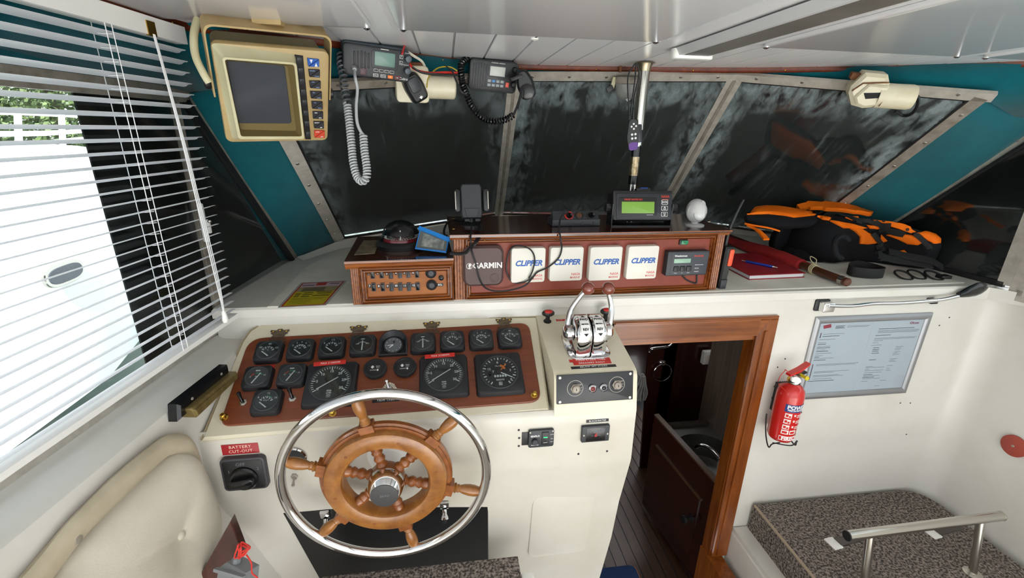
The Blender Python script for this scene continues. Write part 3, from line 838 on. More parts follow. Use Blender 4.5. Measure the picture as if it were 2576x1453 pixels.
def bigdial(x_, y_, label, kind):
    w = .140; hgt = .016
    g = thing('tachometer' if kind == 'rpm' else 'speed_log', label, 'gauge', PFr(x_, y_+4, .006), 'large square dials on the console')
    MB().rbox(0, 0, w, w*.99, 0, hgt, .01, .005, top=(.965, .965)).build('bezel', m_bez, g)
    r = w*.385; z = hgt; zz = z+.0007
    MB().cyl(r, z-.002, z+.0006, 56).build('dial_face', m_dial if kind == 'rpm' else m_dialb, g)
    MB().torus(r, .0013, 56, 8, Matrix.Translation((0, 0, z+.0005))).build('glass_rim', m_ring, g)
    b = MB()
    if kind == 'rpm':
        ticks(b, r*.94, 212, -32, 30, r*.12, r*.03, zz, 5, r*.2, r*.05)
        for i, s in enumerate(('0', '5', '10', '15', '20', '25', '30')):
            a = R(212-244*i/6); txt(s, r*.2, m_mark, g, r*.66*math.cos(a), r*.66*math.sin(a), zz, bold=.0002, name='numeral')
        txt('RPM', r*.12, m_mark, g, 0, -r*.48, zz, bold=.0002); txt('x100', r*.12, m_mark, g, 0, -r*.6, zz, bold=.0002)
        txt('VDO', r*.1, m_mark, g, 0, -r*.76, zz)
        b.box((-r*.09, -r*.7, zz), (r*.09, -r*.685, zz+.0003)); b.box((-r*.09, -r*.84, zz), (r*.09, -r*.825, zz+.0003))
        needle((-r*.62, -r*.36), (r*.36, r*.27), r*.025, zz+.0012, m_mark, g)
        t = MB(); t.rbox(-.008, w*.46, w*.62, .014, hgt-.001, hgt+.0008, .0005, .0002, Matrix.Rotation(R(1.5), 4, 'Z')); t.build('label_tape', m_tape, g)
        txt('MAX 2100RPM', .008, m_mark, g, -.008, w*.46, hgt+.0008, sp=1.2, xs=.9, rot=1.5)
    else:
        ticks(b, r*.9, 235, -55, 24, r*.1, r*.035, zz, 3, r*.16, r*.06)
        for s, a, rr in (('3', 5, .6), ('6', 50, .55), ('8', 95, .58), ('12', 160, .58), ('7', 178, .33), ('0', -42, .78)):
            a = R(a); txt(s, r*.19, m_mark, g, r*rr*math.cos(a), r*rr*math.sin(a), zz, bold=.0002, name='numeral')
        txt('Murray', r*.13, m_mark, g, -.001, r*.36, zz, shear=.3)
        txt('KNOTS', r*.13, m_mark, g, 0, -r*.5, zz, bold=.0002); txt('VDO', r*.1, m_mark, g, 0, -r*.72, zz)
        for i in range(5): b.rbox(-r*.25+i*r*.14, -r*.26, r*.1, r*.13, zz, zz+.0004, .001, .0001)
        b.rbox(0, -r*.72, r*.2, r*.22, zz-.0004, zz-.0001, .001, .0001)
        nb = MB(); band(nb, r*.25, r*.36, 75, 10, zz+.0002, .0, r*.1); nb.build('orange_arc', m_org, g)
        needle((-r*.02, -r*.02), (r*.66, -r*.40), r*.03, zz+.0014, m_mark, g)
        needle((r*.1, r*.1), (r*.4, r*.48), r*.03, zz+.001, m_org, g)
        MB().cyl(r*.11, zz, zz+.004, 16, .001).build('needle_boss', m_black, g)
        MB().lathe([(r*.08, 0), (r*.07, .008), (r*.03, .009)], 14, Matrix.Translation((-r*.52, -r*.15, zz))).build('reset_knob', m_blackg, g)
    b.build('scale_marks', m_mark, g)
    MB().cyl(r, z+.0045, z+.0052, 40).build('glass', gclear, g)
bigdial(835, 968, 'large square tachometer with red tape above, left of the round hour meters', 'rpm')
bigdial(1117, 947, 'large square tachometer with red tape above, right of the round hour meters', 'rpm')
bigdial(1255, 941, 'large square knots dial with orange pointer at the right of the panel', 'log')
for i, (x_, y_) in enumerate(((946, 931), (1020, 927))):
    g = thing('hour_meter', ('round black engine hour meter nearer the left tachometer', 'round black engine hour meter nearer the right tachometer')[i], 'gauge', PFr(x_, y_+3, .006), 'round hour meters')
    MB().lathe([(.031, 0), (.033, .010), (.032, .013), (.027, .0135), (.025, .009)], 40, caps=(True, False)).build('housing', m_bez, g)
    MB().cyl(.0255, .004, .0092, 36).build('dial_face', m_dialb, g)
    b = MB(); b.rbox(-.008, .006, .005, .009, .0093, .0098, .001, .0001); b.rbox(-.008, .006, .009, .003, .0093, .0098, .001, .0001); b.build('hourglass_mark', m_mark, g)
    txt('Engine', .0042, m_mark, g, .007, .008, .0093); txt('hours', .0042, m_mark, g, .007, .003, .0093)
    b = MB()
    for k in range(6): b.box((-.014+k*.0036, -.006, .0093), (-.0125+k*.0036, -.003, .0096))
    b.box((.005, -.008, .0093), (.009, -.002, .0096)); b.build('counter_digits', m_mark, g)
# hooded dial
g = thing('hooded_gauge', 'grey clock dial in a black D-shaped hood at the top row middle', 'gauge', PFr(991, 873, .006))
hood = [(-.041, -.038), (.041, -.038), (.041, .004)]+[(.041*math.cos(R(a)), .004+.038*math.sin(R(a))) for a in range(10, 180, 10)]+[(-.041, .004)]
b = MB(); inn = inset(hood, .012)
b.rings([[(x, y, 0) for x, y in hood], [(x, y, .010+.016*max(0, (y+.038)/.08)) for x, y in hood], [(x, y, .011+.016*max(0, (y+.038)/.08)) for x, y in inset(hood, .003)], [(x, y*.9-.002, .006) for x, y in inn]], caps=(True, True)); b.build('hood', m_bez, g)
MB().lathe([(.029, .005), (.030, .012), (.027, .013), (.025, .011)], 36, Matrix.Translation((0, -.004, 0)), caps=(True, False)).build('ring', m_black, g)
MB().cyl(.0255, .006, .0112, 32, xf=Matrix.Translation((0, -.004, 0))).build('dial_face', mat('dial_blue_grey', '#5c6166', .5), g)
b = MB(); ticks(b, .023, 0, 330, 11, .003, .0008, .0113, 0, 0, 0, 0, -.004); b.build('scale_marks', m_mark, g)
needle((0, -.004), (-.016, -.006), .0009, .0125, m_mark, g); needle((0, -.004), (-.011, -.014), .0012, .0122, m_mark, g)
MB().ball((.002, .006, .013), .0035, 10, 6, (.7, 1.3, .8)).build('setting_knob', m_black, g)
# red tape over the left oil gauge, toggles, trim indicator
t = thing('label_tape', 'short red label tape above the far left oil gauge', 'label', PFr(664, 926, .0062)); MB().rbox(0, 0, .06, .011, 0, .0008, .0005, .0002).build('tape', m_tape, t)
for i, (x_, y_) in enumerate(((614, 1016), (738, 1006))):
    g = thing('toggle_switch', ('black toggle switch left of the voltmeter gauge', 'black toggle switch right of the voltmeter gauge')[i], 'switch', PFr(x_, y_, .006), 'toggle switches on the gauge panel')
    MB().lathe([(.010, 0), (.010, .003), (.006, .004), (.006, .007)], 6).build('nut', m_steel, g)
    T = Matrix.Translation((0, 0, .006)) @ Matrix.Rotation(R(-28 if i else -22), 4, 'X') @ Matrix.Rotation(R(-8), 4, 'Y')
    MB().lathe([(.004, 0), (.0045, .006), (.0035, .010), (.005, .024), (.0055, .030), (.003, .032)], 12, T).build('lever', m_blackg, g)
g = thing('trim_tab_control', 'small round chrome trim tab lever with white scale above the wheel rim', 'control', PFr(980, 985, .006))
MB().prism([(-.026, -.018), (.026, -.018), (.02, .006), (.012, .02), (0, .026), (-.012, .02), (-.02, .006)], 0, .003, .001).build('scale_plate', mat('ivory_plate', '#d9d3bf', .35), g)
b = MB(); ticks(b, .021, 150, 30, 8, .006, .001, .0031); b.build('scale_marks', m_ink, g)
MB().lathe([(.012, .003), (.012, .008), (.008, .014), (.004, .015)], 20).build('boss', m_chrome, g)
MB().tube([(0, 0, .012), (-.004, .012, .018), (-.006, .018, .020)], [.004, .003, .004], 10).build('lever', m_chrome, g)
MB().ball((-.006, .019, .020), .0055, 12, 8).build('lever_tip', m_chrome, g)
g = thing('label_tape', 'black TRIM TABS label tape below the wheel rim top', 'label', PFr(971, 1009, .0062)); MB().rbox(0, 0, .072, .011, 0, .0008, .0005, .0002).build('tape', m_btape, g)
txt('TRIM TABS', .008, m_mark, g, 0, 0, .0008, sp=1.25)

# ---- throttle control
tm = PDr(1472, 868)
th_ = thing('engine_throttle', 'chrome twin lever throttle with brown ball knobs on the console pod', 'throttle', tm)
MB().rbox(0, 0, .132, .135, 0, .006, .03, .004).build('base_plate', m_chrome, th_)
for s in (-1, 1):
    b = MB(); pr = []
    for k in range(19):
        a = R(180*k/18); pr.append((.056*math.cos(a), .052+.05*math.sin(a)))
    pr = [(.056, .004)]+pr+[(-.056, .004)]
    T = Matrix(((0, 0, 1, 0), (1, 0, 0, 0), (0, 1, 0, 0), (0, 0, 0, 1)))       # (y,z) outline -> extruded along x
    rs = []
    for xx, k in ((.002, .97), (.005, 1.0), (.036, 1.0), (.044, .93), (.047, .80)):
        rs.append([Vector((s*xx, y*k, .004+(z-.004)*k)) for y, z in pr])
    b.rings(rs); o = b.build('housing', m_chrome, th_)
    lb = MB(); seg = []
    for k in range(8):
        a = R(80+80*k/7)
        seg.append([Vector((s*.021+dx, -.0565*math.cos(a)*-1*-1 if False else .0565*math.cos(a), .052+.0505*math.sin(a)+dz)) for dx, dz in ((-.013, 0), (.013, 0), (.013, .0008), (-.013, .0008))])
    lb.rings(seg); o = lb.build('direction_label', m_white, th_)
    def onarc(a_deg, dz=.0012):
        a = R(a_deg); p = Vector((s*.021, .0565*math.cos(a), .052+.0505*math.sin(a)))
        n = Vector((0, math.cos(a), math.sin(a))); return frame(p+n*dz, (1, 0, 0), n)
    txt('FWD', .0105, m_ink, th_, 0, 0, 0, xf=onarc(101), bold=.0003); txt('NEUTRAL', .005, m_ink, th_, 0, 0, 0, xf=onarc(118), bold=.0003); txt('REV', .0105, m_ink, th_, 0, 0, 0, xf=onarc(135), bold=.0003)
    ar = MB(onarc(87)); ar.prism([(-.007, -.004), (.007, -.004), (0, .004)], 0, .0003); ar.prism([(-.007, .004), (0, -.004), (.007, .004)], 0, .0003, 0, onarc(87).inverted() @ onarc(152)); ar.build('arrow', m_ink, th_)
    X_ = Matrix.Translation((0, 0, .05)) @ Matrix.Rotation(R(90*s), 4, 'Y')
    MB().lathe([(.016, .044), (.016, .052), (.024, .054), (.026, .066), (.018, .074), (.008, .076)], 24, X_).build('pivot_hub', m_chrome, th_)
    tmi = tm.inverted()
    ball = tmi @ (at(1479, 725, 1, 1.225) if s < 0 else at(1530, 725, 1, 1.225))
    hub = Vector((s*.064, 0, .05))
    m1 = hub.lerp(ball, .5)+Vector((s*.014, .012, 0)); m2_ = hub.lerp(ball, .8)+Vector((s*.006, .01, 0))
    MB().tube(spline([hub, hub.lerp(ball, .25)+Vector((s*.010, .006, 0)), m1, m2_, ball], 6), [.011]+[.0095-.0032*i/23 for i in range(24)], 12).build('lever', m_chrome, th_)
    MB().ball(ball, .0195, 24, 16).build('ball_knob', mat('brown_ball', '#7a3a2c', .12, coat=.6), th_)
MB().rbox(.021, -.055, .03, .012, .0585-.04, .0595-.04, .001, .0003).build('maker_sticker', mat('pale_sticker', '#d8dbe6', .4), th_)
for i, (x_, y_) in enumerate(((1377, 808), (1522, 803))):
    p = PD(x_, y_)
    g = thing('stop_pull', ('red and black engine stop pull left of the throttle', 'red and black engine stop pull behind the right throttle lever')[i], 'pull knob', frame(p, (1, 0, 0), NPD), 'engine stop pulls')
    MB().lathe([(.013, 0), (.013, .002), (.008, .003), (.0065, .022), (.009, .026)], 16).build('stem', m_black, g)
    MB().ball((0, 0, .032), .021, 16, 10, (1, .62, .55)).build('grip', m_black, g)
    MB().ball((0, -.002, .0385), .015, 16, 8, (.95, .62, .42)).build('red_top', m_tape, g)
g = thing('label_tape', 'short red label tape beside the left stop pull', 'label', PDr(1412, 805, .0004)); MB().rbox(0, 0, .034, .010, 0, .0008, .0005, .0002).build('tape', m_tape, g); txt('STOP', .006, m_mark, g, -.004, 0, .0008, sp=1.2)
g = thing('label_tape', 'two-line red label tape in front of the throttle', 'label', PDr(1487, 909, .0004))
MB().rbox(-.002, .0065, .122, .012, 0, .0008, .0005, .0002).build('tape', m_tape, g); MB().rbox(.002, -.0062, .112, .012, 0, .0008, .0005, .0002).build('tape', m_tape, g)
txt('TURN STERN TUBE', .0085, m_mark, g, 0, .0065, .0009, sp=1.25); txt('GREASERS DAILY', .0085, m_mark, g, 0, -.006, .0009, sp=1.25)
g = thing('label_tape', 'black label tape reading below aft stairs under the red tape', 'label', PDr(1493, 921, .0004)); MB().rbox(0, -.002, .132, .010, 0, .0008, .0005, .0002).build('tape', m_btape, g); txt('BELOW AFT STAIRS', .0075, m_mark, g, 0, -.002, .0009, sp=1.25)

# ---- ignition panel on the pod front
npf = Vector((0, -.1, -.0215)).normalized(); npf = Vector((0, -.978, .21)).normalized()
def PO(x, y): return atp(x, y, (.4, 1.0805, .853), npf)
of = frame(PO(1496, 975), (1, .012, 0), npf); ofi = of.inverted()
ig = thing('ignition_panel', 'black plate with two key switches and two lamps under the throttle', 'panel', of)
c4 = [ofi @ PO(*q) for q in ((1397, 944), (1594, 931), (1597, 1002), (1395, 1017))]
W_ = .5*((c4[1]-c4[0]).length+(c4[2]-c4[3]).length)*.965; H_ = .5*((c4[0]-c4[3]).length+(c4[1]-c4[2]).length)
cc = sum(c4, Vector())/4
MB().rbox(cc.x, cc.y, W_, H_, 0, .003, .002, .0008).build('plate', mat('black_plate', '#15171c', .35), ig)
for sx in (-1, 1):
    for sy in (-1, 1): MB().lathe([(.0045, .003), (.0038, .0045), (.001, .005)], 12, Matrix.Translation((cc.x+sx*(W_/2-.009), cc.y+sy*(H_/2-.007), 0))).build('plate_screw', m_screw, ig)
for px_, py_ in ((1446, 975), (1551, 966)):
    v = ofi @ PO(px_, py_)
    b = MB(); b.torus(.0225, .0007, 36, 6, Matrix.Translation((v.x, v.y, .0032))); b.build('dial_circle', m_alu, ig)
    k = MB(); T = Matrix.Translation((v.x, v.y, .003)); k.lathe([(.0145, 0), (.0145, .004), (.011, .006)], 6, T); k.lathe([(.0105, .004), (.0105, .012), (.009, .013)], 24, T); k.lathe([(.0065, .012), (.0065, .0135)], 16, T); k.build('key_switch', m_alud, ig)
    MB().rbox(v.x, v.y, .0022, .007, .0162, .0172, .001, .0002).build('keyhole', m_black, ig)
    txt('OFF', .005, m_alu, ig, v.x+.014, v.y+.009, .0032); txt('R', .004, m_alu, ig, v.x+.018, v.y+.001, .0032); txt('H', .004, m_alu, ig, v.x+.016, v.y-.007, .0032)
for (px_, py_), m_ in (((1489, 975), mat('red_lamp', '#6d1410', .12)), ((1517, 973), m_blackg)):
    v = ofi @ PO(px_, py_); T = Matrix.Translation((v.x, v.y, .003))
    l = MB().lathe([(.0115, 0), (.0115, .005), (.0085, .008), (.0075, .006)], 24, T).build('lamp_ring', m_chrome, ig)
    MB().ball((v.x, v.y, .008), .0075, 16, 8, (1, 1, .6)).build('lamp_lens', m_, ig)

# ---- switches on the face
f_ = facefr(1360, 1098, 0)
g = thing('pump_switch', 'black bilge pump switch panel with green lit bar on the console face', 'switch', f_)
MB().rbox(-.039, -.002, .03, .042, -.0005, .001, .001, .0003).build('cutout', m_black, g)
MB().rbox(0, 0, .073, .056, .002, .010, .006, .003).build('plate', m_dgrey, g)
MB().rbox(.011, .002, .020, .040, .010, .013, .002, .001).build('rocker', m_black, g)
MB().rbox(.011, .006, .012, .003, .013, .0135, .001, .0003).build('green_light', mat('green_led', '#19d06e', .4, emit=1.6), g)
MB().rbox(.011, -.011, .012, .001, .013, .0133, .0004, .0001).build('mark', m_mark, g)
MB().lathe([(.009, .010), (.009, .016), (.007, .018)], 20, Matrix.Translation((-.019, -.006, 0))).build('fuse_cap', m_dgrey, g)
txt('SEAFLO', .0075, m_mark, g, -.018, .010, .0102, bold=.0002); txt('BILGE PUMP', .004, m_mark, g, -.018, -.019, .0102)
for s, yy in (('AUTO', .012), ('OFF', -.002), ('MAN', -.012)): txt(s, .0035, m_mark, g, .030, yy, .0102)
for sx, sy in ((-.032, .023), (.032, .023)): MB().lathe([(.003, .010), (.002, .0115)], 10, Matrix.Translation((sx, sy, 0))).build('screw', m_screw, g)
g = thing('alarm_panel', 'black alarm panel with red light on the console face below the key switches', 'panel', facefr(1496, 1086, 0))
MB().rbox(0, 0, .082, .052, 0, .010, .003, .002).build('plate', m_dgrey, g)
MB().rbox(0, 0, .056, .044, .010, .0108, .001, .0003).build('window', m_blackg, g)
txt('AQUALARM', .009, m_inkg, g, 0, .010, .0109); MB().prism([(-.004, -.008), (.004, -.008), (.003, .0), (0, .005), (-.003, 0)], .0109, .0115).build('red_light', mat('red_glow', '#a01515', .3), g)
MB().box((-.014, -.005, .0109), (.014, -.004, .0111)).build('mark', m_inkg, g)
for sx in (-.035, .035): MB().lathe([(.003, .010), (.002, .0112)], 10, Matrix.Translation((sx, -.002, 0))).build('screw', m_screw, g)
g = thing('label_tape', 'black BLACKWATER label tape above the alarm panel', 'label', facefr(1503, 1057, .0004)); MB().rbox(0, 0, .066, .009, 0, .0008, .0005, .0002).build('tape', m_btape, g); txt('BLACKWATER', .0068, m_mark, g, 0, 0, .0009, sp=1.2)
f_ = facefr(620, 1183, 0)
g = thing('battery_switch', 'square black rotary battery switch on the left of the console', 'switch', f_)
MB().rbox(0, 0, .108, .098, 0, .016, .012, .004).build('housing', mat('switch_grey', '#3b3a3f', .45), g)
MB().rbox(0, 0, .096, .086, .0155, .017, .008, .001).build('face', m_black, g)
MB().lathe([(.034, .016), (.034, .022), (.030, .026)], 32, Matrix.Translation((0, -.010, 0))).build('dial', m_blackg, g)
MB().rbox(0, -.010, .060, .020, .024, .042, .009, .004, Matrix.Translation((0, -.010, 0)) @ Matrix.Rotation(R(8), 4, 'Z') @ Matrix.Translation((0, .010, 0))).build('knob', m_blackg, g)
for s, xx, yy in (('1', -.034, .012), ('OFF', -.004, .032), ('2', .036, .016)): txt(s, .013, m_inkg, g, xx, yy, .0171)
g = thing('label_plate', 'dark red BATTERY CUT-OUT label above the battery switch', 'label', facefr(605, 1128, .0004))
MB().rbox(0, 0, .088, .030, 0, .0012, .001, .0004).build('plate', mat('maroon_label', '#a3262c', .4), g)
txt('BATTERY', .012, mat('cream_print', '#e6cdb8', .5), g, 0, .0065, .0013, sp=1.1); txt('CUT-OUT', .012, MATS['cream_print'], g, 0, -.0065, .0013, sp=1.1)
g = thing('round_gauge', 'small round dark gauge on the console face behind the wheel rim', 'gauge', facefr(741, 1150, 0))
MB().lathe([(.030, 0), (.032, .006), (.029, .009), (.026, .006)], 36, caps=(True, False)).build('ring', m_chrome, g); MB().cyl(.0265, .002, .0062, 32).build('dial_face', m_dialb, g); needle((0, -.01), (.012, -.004), .0008, .0065, m_org, g)
g = thing('toggle_switch', 'small metal toggle switch left of the wheel hub', 'switch', facefr(741, 1197, 0))
MB().lathe([(.009, 0), (.009, .003), (.005, .004)], 6).build('nut', m_alud, g); MB().lathe([(.003, 0), (.0025, .012), (.0045, .022), (.002, .024)], 12, Matrix.Translation((0, 0, .003)) @ Matrix.Rotation(R(40), 4, 'X')).build('lever', m_alud, g)

# ---- steering wheel
wo = UPRIGHT((-.17, .958, .668), 0, -1.5)
sw = thing('steering_wheel', 'wooden spoked ship wheel inside a chrome outer ring', 'steering wheel', wo)
MB().torus(.250, .0128, 96, 16).build('chrome_rim', m_chrome, sw)
m_ww = mat('wheel_wood', '#935626', .28, coat=.35, wood=('#6f3a15', (30, 30, 30)))
m_wl = mat('wheel_wood_worn', '#a0692f', .3, coat=.35, wood=('#7c4a1c', (26, 26, 26)))
MB().lathe([(.106, -.022), (.158, -.022), (.163, -.018), (.163, -.006), (.158, -.003), (.158, .002), (.106, .002)], 72, caps=(False, False)).build('back_ring', m_ww, sw)
fr_ = MB()
prof = [(.103, -.024), (.103, .010), (.108, .018), (.118, .021), (.139, .021), (.147, .018), (.150, .010), (.150, -.004)]
fr_.lathe(prof, 72, caps=(False, False)); fr_.build('front_ring', m_wl, sw)
for k in range(6):
    a = 43+60*k; T = Matrix.Rotation(R(a), 4, 'Z') @ Matrix.Translation((0, 0, -.006)) @ Matrix.Rotation(R(90), 4, 'Y')
    MB().lathe([(.014, .030), (.015, .045), (.012, .049), (.009, .052), (.012, .056), (.0145, .063), (.012, .070), (.0095, .073), (.012, .077), (.0145, .083), (.011, .089), (.014, .093), (.014, .106)], 18, T).build('spoke', m_ww, sw)
    b = MB(); b.box((-.015, -.017, .150), (.015, .017, .170), T); b.build('spoke_block', m_ww, sw)
    MB().lathe([(.014, .168), (.0105, .173), (.0135, .177), (.0095, .181), (.011, .185), (.009, .189), (.0125, .200), (.0148, .215), (.0145, .228), (.0122, .239)], 18, T).build('handle', m_wl, sw)
    MB().lathe([(.004, .021), (.003, .0222)], 10, Matrix.Rotation(R(a+30), 4, 'Z') @ Matrix.Translation((.127, 0, 0))).build('wood_plug', m_ww, sw)
MB().lathe([(.040, -.02), (.044, -.012), (.044, .010), (.038, .012)], 36).build('hub_wood', m_ww, sw)
MB().lathe([(.043, .008), (.046, .014), (.044, .026), (.036, .050), (.033, .054)], 40).build('hub_cap', m_chrome, sw)
MB().lathe([(.0335, .052), (.033, .0555), (.031, .056)], 40).build('hub_disc', mat('hub_black', '#3a3a3b', .45, bump=(600, .3, .001)), sw)
txt('SAVO', .009, m_inkg, sw, 0, 0, .0561, shear=.3)
sh = thing('wheel_mount', 'white round steering pedestal behind the wheel hub', 'steering mount', UPRIGHT((-.17, 1.054, .668), 0, -1.5))
MB().lathe([(.062, 0), (.062, .006), (.055, .012), (.034, .030), (.028, .074)], 40).build('flange', m_white, sh)
MB().rbox(.06, .0, .03, .026, 0, .02, .003, .002).build('lock_box', m_gelc, sh)
MB().rbox(.058, .0, .010, .014, .02, .024, .002, .001).build('lock_button', m_black, sh)
# ================================================================== BOXES ON THE SHELF
m_maroon = mat('maroon_leatherette', '#853c2b', .45, spec=.35, var=('#763222', 8, .4, .7), bump=(500, .3, .001))
m_swb = mat('switch_board_wood', '#a4642f', .45, spec=.3, wood=('#8e5022', (5, 40, 40)))
m_navy = mat('clipper_blue', '#1d5aa8', .5)
m_nasa = mat('nasa_red', '#c9504f', .5)
m_cream = mat('ivory_plastic', '#dedbd0', .4)
class Fr:
    def __init__(s, m): s.m = m; s.i = m.inverted(); s.n = (m.to_3x3() @ Vector((0, 0, 1))); s.o = m.translation
    def px(s, x, y, lift=0):
        return s.i @ atp(x, y, s.o+s.n*lift, s.n)
def moulding(b, p, q, prof, M_=None):
    """straight moulding from p to q (2d in xy); prof = list of (across, height)"""
    p = Vector((*p, 0)); q = Vector((*q, 0)); d = (q-p).normalized(); n = Vector((-d.y, d.x, 0))
    b.rings([[p+n*u+Vector((0, 0, w)) for u, w in prof], [q+n*u+Vector((0, 0, w)) for u, w in prof]], M_)
def mitre_frame(par, x0, y0, x1, y1, wd, mats, name='frame_moulding'):
    prof = [(0, 0), (0, .010), (.16, .013), (.26, .005), (.34, .005), (.44, .011), (.60, .012), (.68, .004), (.76, .004), (.84, .008), (.93, .006), (1, .002), (1, 0)]
    prof = [(u*wd, w*1.25) for u, w in prof]
    c = [(x0, y0), (x1, y0), (x1, y1), (x0, y1)]
    for k in range(4):
        p = Vector((*c[k], 0)); q = Vector((*c[(k+1) % 4], 0)); d = (q-p).normalized(); n = Vector((-d.y, d.x, 0))
        b = MB(); b.rings([[p+n*u+d*u+Vector((0, 0, w)) for u, w in prof], [q+n*u-d*u+Vector((0, 0, w)) for u, w in prof]])
        b.build(name, mats[k % 2], par, )
def column(par, x, w, h, m, name='corner_column'):
    b = MB(); pr = [(-w/2, -.004)]
    n = 4
    for k in range(n):
        cx = -w/2+w*(k+.5)/n; r = w/n/2
        for a in (160, 120, 90, 60, 20): pr.append((cx+r*math.cos(R(a)), .004+r*math.sin(R(a))*.9))
    pr.append((w/2, -.004))
    b.rings([[Vector((x+u, 0, v)) for u, v in pr], [Vector((x+u, h, v)) for u, v in pr]]); return b.build(name, m, par)
def cornice(par, x0, x1, y0, m, hgt=.034, out=.022):
    prof = [(0, -.002), (0, .006), (.25, .010), (.30, .014), (.55, .016), (.62, .019), (.80, .022), (.86, .026), (1.0, .026), (1.0, -.002)]
    b = MB(); b.rings([[Vector((x0, y0+u*hgt, v*out/.026)) for u, v in prof], [Vector((x1, y0+u*hgt, v*out/.026)) for u, v in prof]]); b.build('cornice', m, par)

# ---- big instrument box
f2 = Fr(UPRIGHT((.014, 1.376, ZS+.003), 1.63)); BW, BH, BD = .906, .213, .285
ib = thing('instrument_box', 'long varnished wooden instrument box with maroon front on the dashboard', 'box', f2.m)
MB().box((.008, 0, -BD+.01), (BW-.008, BH-.022, -.004)).build('carcass', m_topwood, ib)
MB().box((.02, .004, -.006), (BW-.02, BH-.016, .001)).build('front_panel', m_maroon, ib)
b = MB(); b.box((-.012, BH-.009, -BD), (BW+.010, BH, .022)); b.build('top_board', m_topwood, ib)
cornice(ib, -.012, BW+.010, BH-.020, m_mould, .0195, .024)
column(ib, .016, .034, BH-.018, m_mouldv); column(ib, BW-.016, .030, BH-.018, m_mouldv)
mitre_frame(ib, .034, .001, BW-.032, BH-.014, .018, (m_mould, m_mouldv))
for (x_, y_) in ((1142, 549), (1141, 575), (1279, 540), (1784, 556)):
    v = f2.i @ at(x_, y_, 2, ZS+.003+BH); MB().cyl(.005, BH, BH+.0012, 10, xf=Matrix.Translation((v.x, 0, v.z)) @ Matrix.Rotation(R(-90), 4, 'X')).build('brass_screw', m_brass, ib)
v = f2.px(1219, 603, .014); MB().ball((v.x, v.y, .014), .003, 8, 6).build('pin', m_brass, ib)
ZT = ZS+.003+BH
# covers
def cover(px0, px1, py0, py1, label, k):
    a = f2.px(px0, py1, .022); c = f2.px(px1, py0, .022)
    w = c.x-a.x; h = c.y-a.y
    o = thing('instrument_cover', label, 'cover', f2.m @ Matrix.Translation(((a.x+c.x)/2, (a.y+c.y)/2, .0015)), 'ivory clip-on instrument covers')
    MB().rbox(0, 0, w, h, 0, .024, .008, .003).build('shell', m_cream, o)
    txt('CLIPPER', w*.228, m_navy, o, 0, h*.06, .0241, shear=.28, bold=.0010, xs=.98)
    txt('NASA', w*.105, m_nasa, o, w*.43, -h*.30, .0241, align='RIGHT', bold=.0002); txt('MARINE', w*.085, m_nasa, o, w*.43, -h*.40, .0241, align='RIGHT', bold=.0001)
cover(1285, 1373, 622, 711, 'ivory CLIPPER cover beside the brown GARMIN cover, crossed by a cable loop', 0)
cover(1381, 1469, 620, 707, 'ivory CLIPPER cover second from left in the row of four', 1)
cover(1479, 1567, 619, 706, 'ivory CLIPPER cover third from left, above the left throttle knob', 2)
cover(1573, 1659, 617, 702, 'ivory CLIPPER cover rightmost of four, beside the black weather receiver', 3)
a = f2.px(1164, 720, .02); c = f2.px(1269, 618, .02); w = c.x-a.x; h = c.y-a.y
o = thing('plotter_cover', 'dark brown plastic GARMIN cover on the instrument box', 'cover', f2.m @ Matrix.Translation(((a.x+c.x)/2, (a.y+c.y)/2, .0015)))
pl = []
for (x_, y_) in rrect(0, 0, w, h, .022, 6): pl.append((x_*(1-.06*(abs(y_)/(h/2))**2), y_*(1+.03*(1-(x_/(w/2))**2))))
m_brn = mat('brown_plastic', '#4f3a38', .5, bump=(800, .3, .001))
MB().prism(pl, 0, .022, .007).build('shell', m_brn, o)
MB().lathe([(.0145, .021), (.0145, .0228), (.012, .0235)], 28, Matrix.Translation((w*.26, -h*.30, 0))).build('round_boss', m_brn, o)
m_pw = mat('white_print', '#e9e5e3', .5)
txt('GARMIN', w*.195, m_pw, o, w*.10, h*.02, .0222, bold=.0006, xs=.95); MB().cyl(.0016, .0215, .0224, 8, xf=Matrix.Translation((w*.425, -h*.035, 0))).build('print_dot', m_pw, o)
b = MB(); b.torus(w*.07, .0007, 20, 6, Matrix.Translation((-w*.335, h*.02, .0222))); b.prism([(-w*.36, h*.01), (-w*.32, h*.0), (-w*.29, h*.04), (-w*.31, h*.08), (-w*.35, h*.07)], .0215, .0224); b.prism([(-w*.37, -h*.03), (-w*.33, -h*.04), (-w*.30, -h*.02), (-w*.33, -h*.0)], .0215, .0224); b.build('globe_print', m_pw, o)
# weather receiver and green switch
a = f2.px(1671, 693, .02); c = f2.px(1783, 629, .02); w = c.x-a.x; h = c.y-a.y
o = thing('weather_receiver', 'black weather receiver with small green display on the box front', 'receiver', f2.m @ Matrix.Translation(((a.x+c.x)/2, (a.y+c.y)/2, .0015)))
MB().rbox(0, 0, w, h, 0, .026, .004, .003).build('case', m_dgrey, o); MB().rbox(w*.04, 0, w*.88, h*.88, .0255, .0268, .002, .0006).build('fascia', mat('fascia_grey', '#3a3e45', .5), o)
MB().rbox(-w*.14, h*.12, w*.40, h*.17, .0265, .0274, .001, .0003).build('display', mat('lcd_pale', '#8fb39c', .3), o)
txt('Weatherman', h*.10, m_mark, o, -w*.34, h*.32, .027, align='LEFT', bold=.0002); txt('PROGNES', h*.09, m_red, o, w*.36, h*.30, .027, align='RIGHT', bold=.0002)
for k in range(3):
    MB().rbox(-w*.27+k*w*.155, -h*.20, w*.12, h*.2, .0265, .031, .002, .001).build('key', m_black, o)
    txt(('MODE', 'SET', 'NEXT')[k], h*.045, m_mark, o, -w*.27+k*w*.155, -h*.38, .027)
